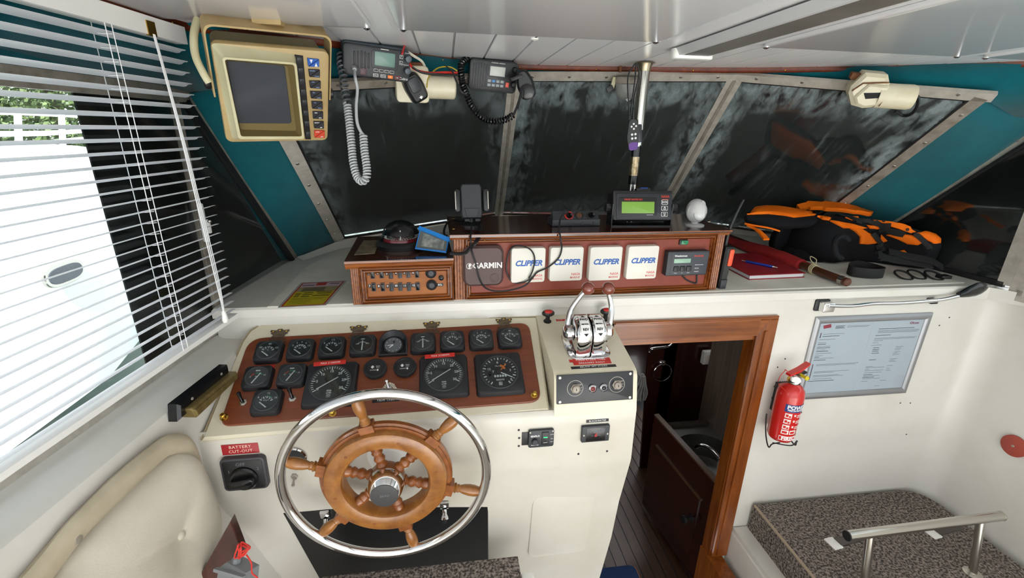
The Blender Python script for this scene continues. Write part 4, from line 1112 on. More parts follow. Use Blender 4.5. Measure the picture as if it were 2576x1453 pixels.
for k in range(3): txt(('RECEIVING DATA', 'MESSAGE', 'STANDBY')[k], h*.045, m_mark, o, w*.18, (-.06-.14*k)*h, .027, align='LEFT')
pa = [f2.px(x_, y_, .004)-Vector(((a.x+c.x)/2, (a.y+c.y)/2, .0015)) for x_, y_ in ((1716, 692), (1728, 704), (1748, 712), (1753, 708), (1753, 692))]
MB().tube(spline(pa, 6), .0028, 8).build('lead', m_black, o)
a = f2.px(1708, 616, .01); c = f2.px(1735, 604, .01)
o = thing('rocker_switch', 'green lit rocker switch above the weather receiver', 'switch', f2.m @ Matrix.Translation(((a.x+c.x)/2, (a.y+c.y)/2, .001)))
MB().rbox(0, 0, .030, .017, 0, .006, .002, .001).build('bezel', m_black, o); MB().rbox(.002, 0, .024, .013, .006, .009, .001, .0006).build('rocker', mat('green_switch', '#0f7a4d', .25), o)
b = MB(); b.torus(.0022, .0004, 16, 6, Matrix.Translation((.002, 0, .0092))); b.build('mark', m_ink, o)

# ---- switch box
f1 = Fr(UPRIGHT((-.296, 1.357, ZS+.003), 3.2)); SW, SH, SD = .308, .141, .30
sb = thing('switch_box', 'small varnished wooden switch box left of the instrument box', 'box', f1.m)
MB().box((.004, 0, -SD), (SW-.002, SH-.016, -.004)).build('carcass', m_topwood, sb)
MB().box((.02, .004, -.006), (SW-.01, SH-.026, .001)).build('switch_board', m_swb, sb)
b = MB(); b.box((-.010, SH-.007, -SD-.01), (SW, SH, .020)); b.build('top_board', m_topwood, sb)
cornice(sb, -.010, SW, SH-.028, m_mould, .0265, .022)
column(sb, .014, .024, SH-.026, m_mouldv)
mitre_frame(sb, .027, .001, SW-.002, SH-.024, .021, (m_mould, m_mouldv))
rows = [[(937, 690), (960, 689), (983, 690), (1006, 689), (1027, 688), (1049, 688)], [(940, 722), (963, 722), (985, 722), (1007, 721), (1029, 721), (1051, 720)]]
m_swf = mat('switch_bezel', '#4a4c52', .45)
for r_ in range(2):
    for k in range(6):
        v = f1.px(*rows[r_][k], .004)
        s = MB().rbox(v.x, v.y, .0125, .026, .001, .006, .0012, .0008).build('rocker_switch', m_swf if k != 2 or r_ else m_black, sb)
        up = -1 if k in (2, 3, 4) else 1
        T = Matrix.Translation((v.x, v.y, .006)) @ Matrix.Rotation(R(9*up), 4, 'X')
        MB(T).rbox(0, 0, .009, .021, -.003, .0035, .001, .0008).build('lever', m_blackg, s)
        n_ = str(k+1+6*r_); wv = .008 if len(n_) == 1 else .0125
        t = MB().rbox(v.x-.0118-(.001 if len(n_) > 1 else 0), v.y+.003, wv, .0115, .001, .0018, .0004, .0002).build('number_tag', m_btape, sb)
        txt(n_, .009, m_mark, t, v.x-.0118-(.001 if len(n_) > 1 else 0), v.y+.003, .0019, bold=.0002, name='numeral')
for (x_, y_), l in (((1084, 687), 'HORN'), ((1086, 717), 'SCL')):
    v = f1.px(x_, y_, .006)
    s = MB().lathe([(.0165, .001), (.0165, .006), (.013, .009), (.0105, .0075)], 28, Matrix.Translation((v.x, v.y, 0)), caps=(True, False)).build('push_button', m_black, sb)
    MB().lathe([(.0105, .002), (.0105, .009), (.008, .011)], 24, Matrix.Translation((v.x, v.y, 0))).build('button_cap', m_dgrey, s)
for (x_, y_), l, w in (((1107, 674), 'HORN?', .028), ((1107, 716), 'SCL', .020)):
    v = f1.px(x_, y_, .002); t = MB().rbox(v.x, v.y, w, .010, .001, .0018, .0004, .0002).build('label_tape', m_btape, sb); txt(l, .0078, m_mark, t, v.x, v.y, .0019, bold=.0002)
v = f1.px(1110, 699, .006); s = MB().lathe([(.008, .001), (.008, .006), (.005, .008)], 16, Matrix.Translation((v.x, v.y, 0))).build('key_switch', m_blackg, sb)
MB().rbox(v.x-.003, v.y+.002, .008, .004, .006, .012, .001, .0008).build('key_lug', m_black, s)
# metal plate on its top
ptop = [f1.i @ at(x_, y_, 2, ZS+.003+SH) for x_, y_ in ((891, 641), (943, 637), (955, 605), (915, 605))]
b = MB(); b.rings([[Vector((p.x, SH, p.z)) for p in ptop], [Vector((p.x, SH+.0012, p.z)) for p in ptop]]); b.build('worn_patch', mat('worn_ply', '#8b806b', .5, var=('#5e513c', 40, .35, .65)), sb)
# compass
cb = at(1010, 618, 2, ZS+.003+SH)
cp_ = thing('compass', 'black domed ship compass with red card on the switch box', 'compass', frz((cb.x, cb.y, ZS+.0035+SH), 0))
MB().lathe([(.080, 0), (.081, .010), (.074, .018), (.064, .022), (.060, .018)], 48).build('base_ring', m_black, cp_)
MB().lathe([(.057, .014), (.056, .026), (.050, .030), (.006, .031)], 48, caps=(True, True)).build('card', mat('compass_red', '#8c2029', .4), cp_)
b = MB()
for k in range(36):
    T = Matrix.Rotation(R(10*k), 4, 'Z'); b.box((.046, -.0008, .0305), (.0545, .0008, .0315), T)
b.build('card_marks', m_mark, cp_)
for k, s in enumerate(('N', '3', '6', 'E', '12', '15', 'S', '21', '24', 'W', '30', '33')):
    a_ = R(30*k); txt(s, .016, m_mark, cp_, .036*math.sin(a_), .036*math.cos(a_), .0313, rot=math.degrees(PI-a_), bold=.0004, name='numeral')
MB().lathe([(.012, .03), (.009, .036), (.002, .042)], 16).build('pivot', m_black, cp_)
b = MB()
for xx, yy in ((.004, -.052), (-.045, -.025)):
    b.tube([(xx, yy, .030), (xx, yy, .062)], .0012, 6)
b.build('lubber_line', m_mark, cp_)
MB().ball((0, 0, .020), .063, 40, 20, (1, 1, 1.02)).build('dome_glass', gclear, cp_)
MB().lathe([(.0600, .0440), (.0575, .0495), (.0520, .0595), (.0440, .0690), (.034, .0765), (.018, .0832), (.002, .0855)], 40, caps=(False, True)).build('dome_top', m_blackg, cp_)
# the dome sphere dips below the ring: keep only its upper part
o = [c_ for c_ in cp_.children if c_.name.startswith('dome_glass')][0]
bm = bmesh.new(); bm.from_mesh(o.data); bmesh.ops.delete(bm, geom=[v for v in bm.verts if v.co.z < .016], context='VERTS'); bm.to_mesh(o.data); bm.free()
# blue waterproof pouch leaning on the compass
T = pose4([(1058, 566), (1128, 604), (1124, 634), (1051, 621)], .088)
pc = at(1088, 612, 1, 1.435)
pm = T[0].copy(); pm.translation = pc+Vector((0, 0, .0))
po = thing('map_pouch', 'blue edged clear waterproof pouch leaning on the compass', 'pouch', UPRIGHT(tuple(at(1090, 608, 1, 1.43)), -14, 38))
pts = [(-.052, -.026), (.046, -.034), (.048, .004), (-.047, .040)]
MB().prism(pts, 0, .003, .001).build('clear_panel', mat('pouch_clear', '#5d615f', .25), po)
MB().prism([(-.036, -.018), (.036, -.025), (.037, .002), (-.034, .028)], .003, .0036).build('paper_insert', mat('crumpled_paper', '#9a9d97', .5, var=('#5f625e', 60, .35, .65)), po)
m_bl = mat('pouch_blue', '#1f7fd0', .35)
MB().tube([(p[0], p[1], .0025) for p in pts], .0035, 8, closed=True).build('blue_border', m_bl, po)
b = MB(); b.bar((-.052, .044, .003), (.056, .006, .003), .012, .006, (0, 0, 1)); b.build('closing_clip', m_bl, po)

# ---- phone holder
o_ = at(1186, 568, 2, ZT)
ph = thing('phone_holder', 'black phone cradle with side grips at the left end of the instrument box', 'phone holder', UPRIGHT((o_.x, o_.y, ZT), 5, 0))
MB().lathe([(.036, 0), (.036, .006), (.030, .010), (.012, .014)], 32, Matrix.Rotation(R(-90), 4, 'X')).build('suction_base', m_black, ph)
T = Matrix.Translation((0, .078, .0)) @ Matrix.Rotation(R(-12), 4, 'X')
MB(T).prism([(-.030, -.052), (.030, -.052), (.034, -.040), (.034, .046), (.028, .056), (-.028, .056), (-.034, .046), (-.034, -.040)], -.010, .008, .003).build('cradle', mat('cradle_grey', '#25272c', .45), ph)
MB(T).prism([(-.016, -.05), (.016, -.05), (.024, -.02), (-.024, -.02)], .008, .011, .001).build('lower_pad', m_dgrey, ph)
for s in (-1, 1):
    MB(T).rbox(s*.046, .004, .018, .070, -.012, .018, .008, .003).build('side_grip', m_black, ph)
    MB(T).rbox(s*.052, .004, .003, .056, .008, .0195, .001, .0006).build('grip_edge', m_alu, ph)
    MB(T).rbox(s*.017, -.058, .016, .008, -.004, .018, .002, .001).build('foot', m_black, ph)
MB().tube([(0, .01, -.004), (0, .05, -.010)], .010, 12).build('neck', m_black, ph)
# ---- power socket block
o_ = at(1449, 569, 2, ZT)
ps = thing('socket_block', 'black three-way power socket block with red plug on the instrument box', 'power socket', UPRIGHT((o_.x, o_.y+.01, ZT), 1.6, 0))
MB().rbox(0, .012, .166, .024, -.05, .012, .004, .003).build('body', m_dgrey, ps)
T = Matrix.Translation((0, .030, -.008)) @ Matrix.Rotation(R(-35), 4, 'X')
MB(T).rbox(0, 0, .160, .034, -.02, .008, .006, .003).build('socket_deck', m_dgrey, ps)
for k in range(4): MB().rbox(-.06+k*.04, .008, .008, .012, .011, .0135, .001, .0005).build('slot', m_black, ps)
for k, xx in enumerate((-.024, .012, .052)):
    b = MB(T); b.torus(.0125, .0028, 24, 8, Matrix.Translation((xx, 0, .009))); b.build('socket_rim', m_tape if k == 0 else m_black, ps)
    MB(T).lathe([(.0115, .004), (.0115, .0085)], 20, Matrix.Translation((xx, 0, 0))).build('socket_hole', m_black if k != 1 else mat('socket_brown', '#5b3a24', .4), ps)
for k, xx in ((0, -.024), (2, .052)):
    MB(T).lathe([(.010, .006), (.009, .022), (.006, .034), (.004, .040)], 16, Matrix.Translation((xx, 0, 0)) @ Matrix.Rotation(R(15), 4, 'X')).build('plug', m_blackg, ps)
# ---- cables
def cable(pts, r, name, label, cat='cable', m=m_black, n=8):
    o = MB().tube(spline(pts, n), r, 8).build(name, m, None, label, cat); return o
W = lambda x_, y_, l=.004: f2.m @ f2.px(x_, y_, l)
cable([at(1430, 532, 1, 1.455), at(1412, 545, 1, 1.43), at(1407, 570, 1, 1.375)+Vector((0, 0, 0)), W(1410, 600, .04), W(1413, 625, .034), W(1404, 650, .031), W(1378, 672, .030), W(1352, 684, .031), W(1340, 698, .031), W(1320, 718, .024), W(1285, 729, .018), W(1250, 732, .016), W(1222, 724, .02), W(1206, 700, .028), W(1196, 660, .030), W(1187, 632, .030), W(1184, 600, .045), at(1186, 575, 1, 1.40), at(1186, 560, 1, 1.45)], .0026, 'charging_cable', 'thin black charging cable from the socket block to the phone holder', n=10)
cable([W(1340, 697, .033), W(1318, 709, .031), W(1290, 709, .018), W(1275, 685, .012), W(1276, 650, .012), W(1288, 622, .018), W(1310, 618, .031), W(1335, 628, .033), W(1345, 650, .033), W(1340, 680, .034), W(1330, 700, .033)], .0024, 'cable_loop', 'loop of thin black cable hanging over the first CLIPPER cover', n=10)
b = MB(); pth = spline([at(1208, 560, 1, 1.47), at(1206, 590, 1, 1.385), W(1196, 610, .040), W(1182, 625, .028), W(1170, 636, .030), W(1150, 638, .026), W(1133, 636, .02)], 8)
b.tube(pth, .007, 8, flat=(.35, 1)); b.build('flat_lead', m_black, None, 'flat black lead from the phone holder round the box corner', 'cable')
b = MB(); b.tube(spline([at(1120, 598, 1, 1.47), at(1117, 580, 1, 1.50), at(1124, 562, 1, 1.55), at(1135, 553, 1, 1.60), at(1160, 552, 1, 1.57), at(1180, 551, 1, 1.53)], 8), .0035, 8); b.build('power_lead', m_black, None, 'black lead behind the left end of the instrument box', 'cable')
# ---- navtex display
o_ = at(1612, 569, 2, ZT)
nv = thing('navtex_display', 'black bracket mounted display with green screen on the instrument box', 'display', UPRIGHT((o_.x, o_.y+.005, ZT), -2, 0))
MB().box((-.105, 0, -.05), (.105, .004, .012)).build('bracket_foot', m_black, nv)
for s in (-1, 1):
    MB().box((s*.103-.0015, 0, -.045), (s*.103+.0015, .075, .008)).build('bracket_arm', m_black, nv)
    MB().lathe([(.014, 0), (.016, .004), (.016, .018), (.010, .022)], 8, Matrix.Translation((s*.104, .062, -.014)) @ Matrix.Rotation(R(90*s), 4, 'Y')).build('clamp_knob', m_black, nv)
T = Matrix.Translation((0, .066, -.012)) @ Matrix.Rotation(R(-14), 4, 'X')
MB(T).rbox(0, .0, .205, .098, -.045, .016, .008, .004).build('case', m_black, nv)
MB(T).rbox(.004, -.003, .190, .086, .0155, .0185, .006, .002).build('fascia', mat('fascia_dark', '#24272d', .45), nv)
MB(T).rbox(-.018, -.004, .132, .062, .018, .0195, .005, .001).build('screen_surround', m_black, nv)
MB(T).rbox(-.018, -.007, .112, .038, .019, .0203, .001, .0004).build('screen', mat('lcd_green', '#7da843', .35), nv)
txt('TARGET NAVTEX PRO', .0078, m_red, nv, 0, 0, 0, align='LEFT', xf=T @ Matrix.Translation((-.066, .019, .0197)), bold=.0002, xs=.8)
txt('NASA', .011, m_red, nv, 0, 0, 0, xf=T @ Matrix.Translation((.076, .029, .0187)), bold=.0002)
MB(T).box((.066, .019, .0186), (.088, .0205, .0188)).build('print_line', m_red, nv); MB(T).box((.012, -.032, .0195), (.034, -.031, .0198)).build('print_line', m_mark, nv)
for k in range(3):
    yy = .011-.020*k
    s = MB(T).rbox(.074, yy, .022, .015, .018, .0195, .002, .0006).build('key', m_mark, nv); MB(T).rbox(.074, yy, .0195, .0125, .0185, .0199, .002, .0004).build('key_face', m_black, s)
    if k == 0: txt('ENTER', .006, m_mark, s, 0, 0, 0, xf=T @ Matrix.Translation((.074, yy, .02)), bold=.0002)
    else:
        sg = 1 if k == 1 else -1
        MB(T).prism([(.069, yy+sg*.001), (.079, yy+sg*.001), (.074, yy+sg*.005)][::sg], .0199, .0202).build('arrow', m_mark, s); MB(T).box((.069, yy-sg*.003-.001, .0199), (.079, yy-sg*.003+.001, .0202)).build('bar', m_mark, s)
MB(T).rbox(.012, .054, .05, .012, -.03, -.01, .002, .001).build('top_latch', m_black, nv); MB(T).rbox(.014, .060, .026, .004, -.03, -.01, .001, .0006).build('blue_tab', mat('blue_plastic', '#1a55b8', .35), nv)
cable([at(1530, 505, 1, 1.53), at(1510, 520, 1, 1.54), at(1494, 528, 1, 1.53), at(1490, 536, 1, 1.50)], .0028, 'display_lead', 'short black lead from the green display to the socket block')
# ---- motion camera
o_ = at(1746, 566, 2, ZT)
pir = thing('motion_sensor', 'white egg shaped motion sensor on the right end of the instrument box', 'sensor', UPRIGHT((o_.x, o_.y, ZT), 3, 0))
RX = Matrix.Rotation(R(-90), 4, 'X'); m_pirw = mat('sensor_white', '#c2c2c1', .4)
MB().lathe([(.033, 0), (.033, .003), (.028, .005), (.012, .007), (.010, .016)], 36, RX).build('foot', m_pirw, pir)
T = Matrix.Translation((0, .050, 0)) @ Matrix.Rotation(R(-8), 4, 'X')
MB(T).ball((0, 0, 0), .036, 32, 20, (.93, 1.12, .93)).build('body', m_pirw, pir)
b = MB(T); b.torus(.0345, .0025, 48, 8, Matrix.Translation((0, -.004, .003)) @ Matrix.Rotation(R(6), 4, 'X'), flat=(1, 3)); b.build('cradle_ring', m_pirw, pir)
MB(T).ball((0, -.013, .016), .024, 24, 14, (1, .92, .75)).build('lens', mat('sensor_lens', '#cfcfce', .18), pir)
b = MB(T); b.torus(.0225, .0007, 36, 6, Matrix.Translation((0, -.012, .0235)) @ Matrix.Diagonal((1, .92, 1, 1))); b.build('lens_seam', m_inkg, pir)
MB(T).lathe([(.0105, 0), (.0105, .004), (.008, .006)], 24, Matrix.Translation((.010, .024, .0175)) @ Matrix.Rotation(R(-32), 4, 'X') @ Matrix.Rotation(R(14), 4, 'Y')).build('ball_socket', m_pirw, pir)
# ---- handheld radio hung on the right end
o_ = at(1822, 690, 1, 1.43)
hr = thing('handheld_radio', 'black handheld radio with orange side panel at the box right end', 'radio', UPRIGHT((.9455, 1.425, ZS+.0045), 0, -3))
MB().prism([(-.014, 0), (.012, 0), (.014, .030), (.016, .100), (.016, .150), (-.014, .150)], -.045, .022, .005).build('body', m_black, hr)
MB().rbox(.008, .113, .016, .060, .022, .026, .006, .002).build('orange_panel', mat('orange_rubber', '#e2512a', .45), hr)
MB().prism([(-.012, 0), (.011, 0), (.012, .034), (-.012, .034)], .0222, .027, .002).build('battery_foot', m_dgrey, hr)
MB().tube(spline([(.0, .148, -.01), (.004, .20, -.012), (.018, .255, -.014), (.036, .305, -.016)], 6), [.0075, .007, .0068, .0066, .0064, .0062, .006, .0058, .0056, .0054, .0052, .005, .0048, .0046, .0044, .0042, .004, .0038, .0036], 10).build('aerial', m_black, hr)

# ---- warning card
cd = [at(x_, y_, 2, ZS+.003) for x_, y_ in ((698, 774), (820, 768), (873, 706), (757, 711))]
co = (cd[0]+cd[1]+cd[2]+cd[3])/4
cm = frame((co.x, co.y, ZS+.0033), cd[1]-cd[0], (0, 0, 1)); ci = cm.inverted(); q2 = [ci @ Vector((p.x, p.y, co.z)) for p in cd]; q2 = [(p.x, p.y) for p in q2]
wc = thing('warning_card', 'laminated yellow and red card lying on the left of the dashboard', 'card', cm)
MB().prism(q2, 0, .0006).build('laminate', mat('laminate', '#b9bab4', .2), wc)
q3 = inset(q2, .007); MB().prism(q3, .0006, .0008).build('red_border', mat('card_red', '#b8301f', .4), wc)
q4 = inset(q3, .005)
def lerp4(u, v): 
    a = Vector(q4[0]).lerp(Vector(q4[1]), u); b_ = Vector(q4[3]).lerp(Vector(q4[2]), u); p = a.lerp(b_, v); return (p.x, p.y)
def strip4(u0, u1, v0, v1, z, m, nm): return MB().prism([lerp4(u0, v0), lerp4(u1, v0), lerp4(u1, v1), lerp4(u0, v1)], z, z+.0001).build(nm, m, wc)
strip4(0, 1, 0, .58, .0008, mat('card_yellow', '#c4b307', .4), 'yellow_field'); strip4(0, 1, .58, .80, .0008, mat('card_tan', '#9d8c62', .4), 'tan_field'); strip4(0, 1, .80, 1, .0008, mat('card_pink', '#cbb0bb', .4), 'pink_field')
strip4(.36, .62, .86, 1, .0009, MATS['card_red'], 'red_block'); strip4(.12, .7, .58, .76, .0009, mat('card_brown', '#756748', .4), 'brown_block')
for (u0, u1, v) in ((.24, .48, .52), (.54, .95, .55), (.24, .5, .44), (.6, .95, .48), (.24, .45, .36), (.52, .95, .38), (.03, .33, .88), (.7, .95, .93), (.05, .18, .50), (.05, .18, .44), (.05, .18, .37)): strip4(u0, u1, v-.013, v+.013, .001, m_ink, 'print_line')
for (u0, u1, v) in ((.06, .9, .28), (.06, .85, .23), (.06, .6, .17), (.06, .62, .12), (.06, .55, .06)): strip4(u0, u1, v-.006, v+.006, .001, mat('olive_ink', '#6d6408', .6), 'print_line')

# ---- right of the boxes: book, pen, flag, life jacket
bk = [at(x_, y_, 2, ZS+.003) for x_, y_ in ((1884, 703), (2026, 697), (1930, 624), (1800, 634))]
bk = [Vector((1.105, 1.487, 0)), Vector((1.345, 1.500, 0)), Vector((1.352, 1.80, 0)), Vector((1.110, 1.79, 0))]
bc = sum(bk, Vector())/4; bm_ = frame((bc.x, bc.y, ZS+.0032), bk[1]-bk[0], (0, 0, 1)); bi = bm_.inverted(); bq = [bi @ Vector((p.x, p.y, ZS+.0032)) for p in bk]; bq = [(p.x, p.y) for p in bq]
bo = thing('log_book', 'red hardback log book lying on the dashboard under a blue pen', 'book', bm_)
m_bkr = mat('book_red', '#a01f28', .45, var=('#92202a', 12, .4, .6))
MB().prism(bq, 0, .0025, .001).build('back_cover', m_bkr, bo); MB().prism(inset(bq, .005), .0025, .016).build('pages', m_paper, bo); MB().prism(bq, .016, .019, .001).build('front_cover', m_bkr, bo)
pa = at(1866, 655, 2, ZS+.027); pb = at(1957, 673, 2, ZS+.027)
pn = thing('pen', 'blue ballpoint pen lying on the red log book', 'pen', frame((pa+pb)/2, pb-pa, (0, 0, 1)))
L_ = (pb-pa).length; RY = Matrix.Rotation(R(90), 4, 'Y')
MB().lathe([(.0025, -L_*.40), (.0048, -L_*.36), (.005, L_*.34), (.0045, L_*.36)], 14, RY).build('barrel', mat('pen_blue', '#1c3fb0', .3), pn)
MB().lathe([(.0045, L_*.36), (.0018, L_*.47), (.0008, L_*.5)], 12, RY).build('tip', m_chrome, pn); MB().lathe([(.0024, -L_*.5), (.0024, -L_*.4)], 10, RY).build('button', m_chrome, pn)
MB().box((-L_*.38, -.0015, .005), (-L_*.12, .0015, .0065)).build('clip', m_chrome, pn)
# rolled red ensign on its staff
fl = thing('flag_staff', 'rolled red flag on a wooden staff lying beside the life jacket', 'flag', frame((1.415, 1.405, ZS+.021), (0, 1, 0), (0, 0, 1)))
m_staff = mat('staff_wood', '#5a2e18', .35, coat=.3, wood=('#40200f', (4, 60, 60)))
MB().lathe([(.012, -.028), (.0155, -.024), (.0155, .006), (.0125, .012), (.0148, .02), (.0148, .78), (.012, .80)], 18, RY).build('staff', m_staff, fl)
MB().lathe([(.0165, -.010), (.0165, .008)], 18, RY).build('metal_collar', m_steel, fl)
rs = []
for k in range(17):
    t = k/16; x_ = .20+.55*t; ring = []
    for j in range(14):
        a_ = 2*PI*j/14; r_ = .019+.014*math.sin(PI*min(1, t*1.2+.15))*(1+.35*mnoise.noise(Vector((t*6, math.cos(a_)*1.5, math.sin(a_)*1.5))))
        ring.append(Vector((x_, .004+.05*t+r_*math.cos(a_)*(1+.9*t), max(-.0165, r_*math.sin(a_)*.9))))
    rs.append(ring)
m_flag = mat('flag_red', '#a9201f', .8, var=('#8d1a1b', 10, .4, .7))
MB().rings(rs).build('rolled_cloth', m_flag, fl)
b = MB(); b.tube(spline([(.22, .005, .016), (.15, -.012, .006), (.08, -.018, -.014), (.04, -.018, -.016)], 6), .006, 8); b.build('cloth_edge', m_flag, fl)
b = MB()
for k in range(3): b.torus(.0175+.001*k, .0022, 20, 6, Matrix.Translation((.13+.006*k, 0, 0)) @ Matrix.Rotation(R(90+6*k), 4, 'Y'))
b.tube(spline([(.135, 0, .018), (.15, .012, .035), (.165, .002, .045), (.15, -.012, .036), (.135, -.004, .018), (.11, -.018, .008), (.09, -.024, -.010)], 6), .0016, 6); b.build('cord', mat('cream_cord', '#cbbf98', .8), fl)
# ================================================================== HANGING FROM THE CEILING
m_beige = mat('aged_beige', '#b29a6c', .42, var=('#a48c5f', 14, .4, .7))
m_beigel = mat('aged_cream', '#c8c2a0', .4, var=('#bdb48e', 10, .4, .7))
RM, RWd, RHt = pose4([(521, 98), (822, 134), (829, 356), (575, 352)], .238)
rf = Fr(RM)
rd = thing('radar_display', 'beige boxed radar display with dark screen hung from the ceiling', 'radar display', RM)
def rp2(x, y, l=0): v = rf.px(x, y, l); return (v.x, v.y)
def rpoly(q, l=0): return [rp2(x, y, l) for x, y in q]
def ccw(p):
    a = sum(p[i-1][0]*p[i][1]-p[i][0]*p[i-1][1] for i in range(len(p))); return p if a > 0 else p[::-1]
b = MB(); b.rbox(0, 0, RWd, RHt, -.012, .003, .014, .004); b.build('front_bezel', m_beige, rd)
MB().rbox(0, -.005, RWd*.95, RHt*.93, -.085, -.012, .014, .003).build('cabinet', mat('radar_back', '#8d8160', .5), rd)
# viewing hood: sloping walls from outer frame to the light rim
outr = ccw(rpoly([(530, 106), (742, 134), (766, 350), (583, 349)])); rim = ccw(rpoly([(558, 143), (746, 158), (766, 350), (600, 350)], .030)); rimi = ccw(rpoly([(565, 149), (740, 163), (760, 343), (606, 343)], .030))
scr = ccw(rpoly([(569, 152), (715, 163), (735, 312), (599, 310)], -.01))
def al(poly, ref):      # start each outline at the corner nearest to the reference's first corner
    k = min(range(len(poly)), key=lambda i: (Vector(poly[i])-Vector(ref[0])).length); return poly[k:]+poly[:k]
rim = al(rim, outr); rimi = al(rimi, outr); 
def rc(poly, r, z, n=4): return [(x, y, z) for x, y in roundpoly(poly, r, n)]
b = MB(); b.rings([rc(outr, .009, .002), rc(rim, .008, .026), rc(rim, .008, .030), rc(rimi, .006, .030)], caps=(False, False)); b.build('hood', m_beigel, rd)
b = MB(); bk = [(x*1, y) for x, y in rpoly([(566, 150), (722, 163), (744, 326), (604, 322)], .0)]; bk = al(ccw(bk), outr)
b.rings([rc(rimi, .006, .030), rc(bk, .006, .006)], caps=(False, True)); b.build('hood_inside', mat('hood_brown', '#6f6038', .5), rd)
MB().prism(roundpoly(al(ccw(rpoly([(569, 152), (716, 164), (734, 311), (599, 310)], .008)), outr), .008, 4), .006, .0085, .001).build('screen', mat('crt_glass', '#3f4349', .12, spec=.6), rd)
b = MB(); b.prism(ccw(rpoly([(741, 137), (762, 140), (782, 350), (768, 350)], .004)), .0035, .006, .001); o = b.build('key_strip', m_black, rd)
for k in range(8):
    t = k/7.0; cx = 753+t*(775-753); cy = 152+t*(337-152); c = rp2(cx, cy, .006)
    MB().rbox(c[0], c[1], .011, .014, .006, .0072, .001, .0004).build('dark_key', m_dgrey, o); MB().prism([(c[0]-.004, c[1]+.004), (c[0]-.001, c[1]+.004), (c[0]-.0025, c[1]+.001)][::-1], .0072, .0074).build('key_mark', m_inkg, o)
xs = [((771, 145), (804, 148), (804, 169), (774, 168)), ((774, 173), (806, 174), (806, 196), (777, 194)), ((776, 202), (808, 202), (808, 224), (779, 222)), ((778, 228), (811, 229), (811, 250), (781, 248)), ((782, 253), (813, 254), (813, 276), (784, 274)), ((785, 279), (814, 279), (814, 300), (786, 299)), ((787, 304), (816, 304), (816, 324), (789, 323)), ((789, 327), (818, 327), (818, 347), (790, 347))]
m_kb = mat('key_blue', '#2f5db0', .4); m_kd = mat('key_dark', '#2c2d33', .4); m_kr = mat('key_red', '#c8462f', .4)
for k, q in enumerate(xs):
    TL, TR_, BR_, BL_ = [Vector(p) for p in rpoly(q, .006)]
    mm = m_kb if k == 0 else (m_kr if k == 7 else m_kd)
    g = .0035
    t1 = [TL, BL_, TR_]; t2 = [BR_, TR_, BL_]
    for t_ in (t1, t2):
        c = (t_[0]+t_[1]+t_[2])/3; tt = [tuple(c+(p-c)*.86) for p in t_]
        if sum(tt[i-1][0]*tt[i][1]-tt[i][0]*tt[i-1][1] for i in range(3)) < 0: tt = tt[::-1]
        kk = MB().prism(tt, .004, .0078, .001).build('key', mm, rd)
    c1 = (t1[0]*1.2+t1[1]+t1[2])/3.2; c2 = (t2[0]*1.2+t2[1]+t2[2])/3.2
    if k == 0:
        MB().prism([(c1.x-.0033, c1.y+.004), (c1.x, c1.y-.0047), (c1.x+.0033, c1.y+.004)], .0078, .0081).build('arrow', m_mark, rd); MB().prism([(c2.x-.0033, c2.y-.004), (c2.x+.0033, c2.y-.004), (c2.x, c2.y+.0047)], .0078, .0081).build('arrow', m_mark, rd)
    else:
        mk = m_mark if k > 4 else mat('key_print_blue', '#7f95c4', .5)
        a_, b_ = (('RANGE', 'CLEAR'), ('VRM', 'HDG'), ('EBL', 'GAIN'), ('SEA', 'RAIN'), ('DIM', 'BRIL'), ('SELECT', 'SET'), ('ST-BY', 'OFF'))[k-1]
        txt(a_, .0036, mk, rd, c1.x, c1.y+.0026, .0079, bold=.0001); txt(b_, .0036, mk, rd, c2.x, c2.y-.0026, .0079, bold=.0001)
# yoke bracket
ins3 = lambda x, y, l: rf.m @ Vector((*rp2(x, y, l), l))
b = MB(); hw = RWd/2+.007; hh = RHt/2
pth = [(-hw, -.02), (-hw, hh+.022), (-hw+.022, hh+.030), (hw-.022, hh+.030), (hw, hh+.022), (hw, -.02)]
pth = roundpoly([(-hw-.002, -.01), (-hw-.002, hh+.030), (hw+.002, hh+.030), (hw+.002, -.01)], [.0001, .02, .02, .0001], 6)
ou = pth; inn_ = [(x*.974, y-.004 if y > hh else y) for x, y in pth]
n = len(ou); vs = []; fs = []
for (x, y), (xi, yi) in zip(ou, inn_):
    vs += [(x, y, -.012), (x, y, -.066), (xi, yi, -.066), (xi, yi, -.012)]
for i in range(n-1):
    k = i*4
    for j in range(4): fs.append((k+j, k+4+j, k+4+(j+1) % 4, k+(j+1) % 4))
fs += [(0, 1, 2, 3), ((n-1)*4+3, (n-1)*4+2, (n-1)*4+1, (n-1)*4)]
b.add(vs, fs); b.build('yoke_bracket', m_beige, rd)
for xx in (-.086, -.08, .066, .073):
    MB().lathe([(.004, 0), (.0033, .002)], 8, Matrix.Translation((xx, hh+.026, -.026 if xx in (-.086, .073) else -.052)) @ Matrix.Rotation(R(90), 4, 'X')).build('bracket_bolt', m_oldbrass, rd)
for s in (-1, 1): MB().lathe([(.011, 0), (.013, .003), (.013, .011), (.008, .014)], 10, Matrix.Translation((s*(hw+.002), .008 if s < 0 else -.007, -.04)) @ Matrix.Rotation(R(90*s), 4, 'Y')).build('clamp_knob', m_black, rd)
v_ = rf.m @ Vector((0, RHt/2+.03, -.04))
MB().box((v_.x-.03, v_.y-.012, v_.z-.002), (v_.x+.03, v_.y+.03, ZC-.007), rf.i).build('ceiling_mount', m_beige, rd)
# cream cable on its left side
pa = [rf.i @ v for v in (dep(497, 48, .99), dep(488, 90, .98), dep(492, 140, .98), dep(512, 185, .99), dep(526, 208, 1.0))]
MB().tube(spline(pa, 8), .008, 10).build('power_cable', m_beigel, rd)

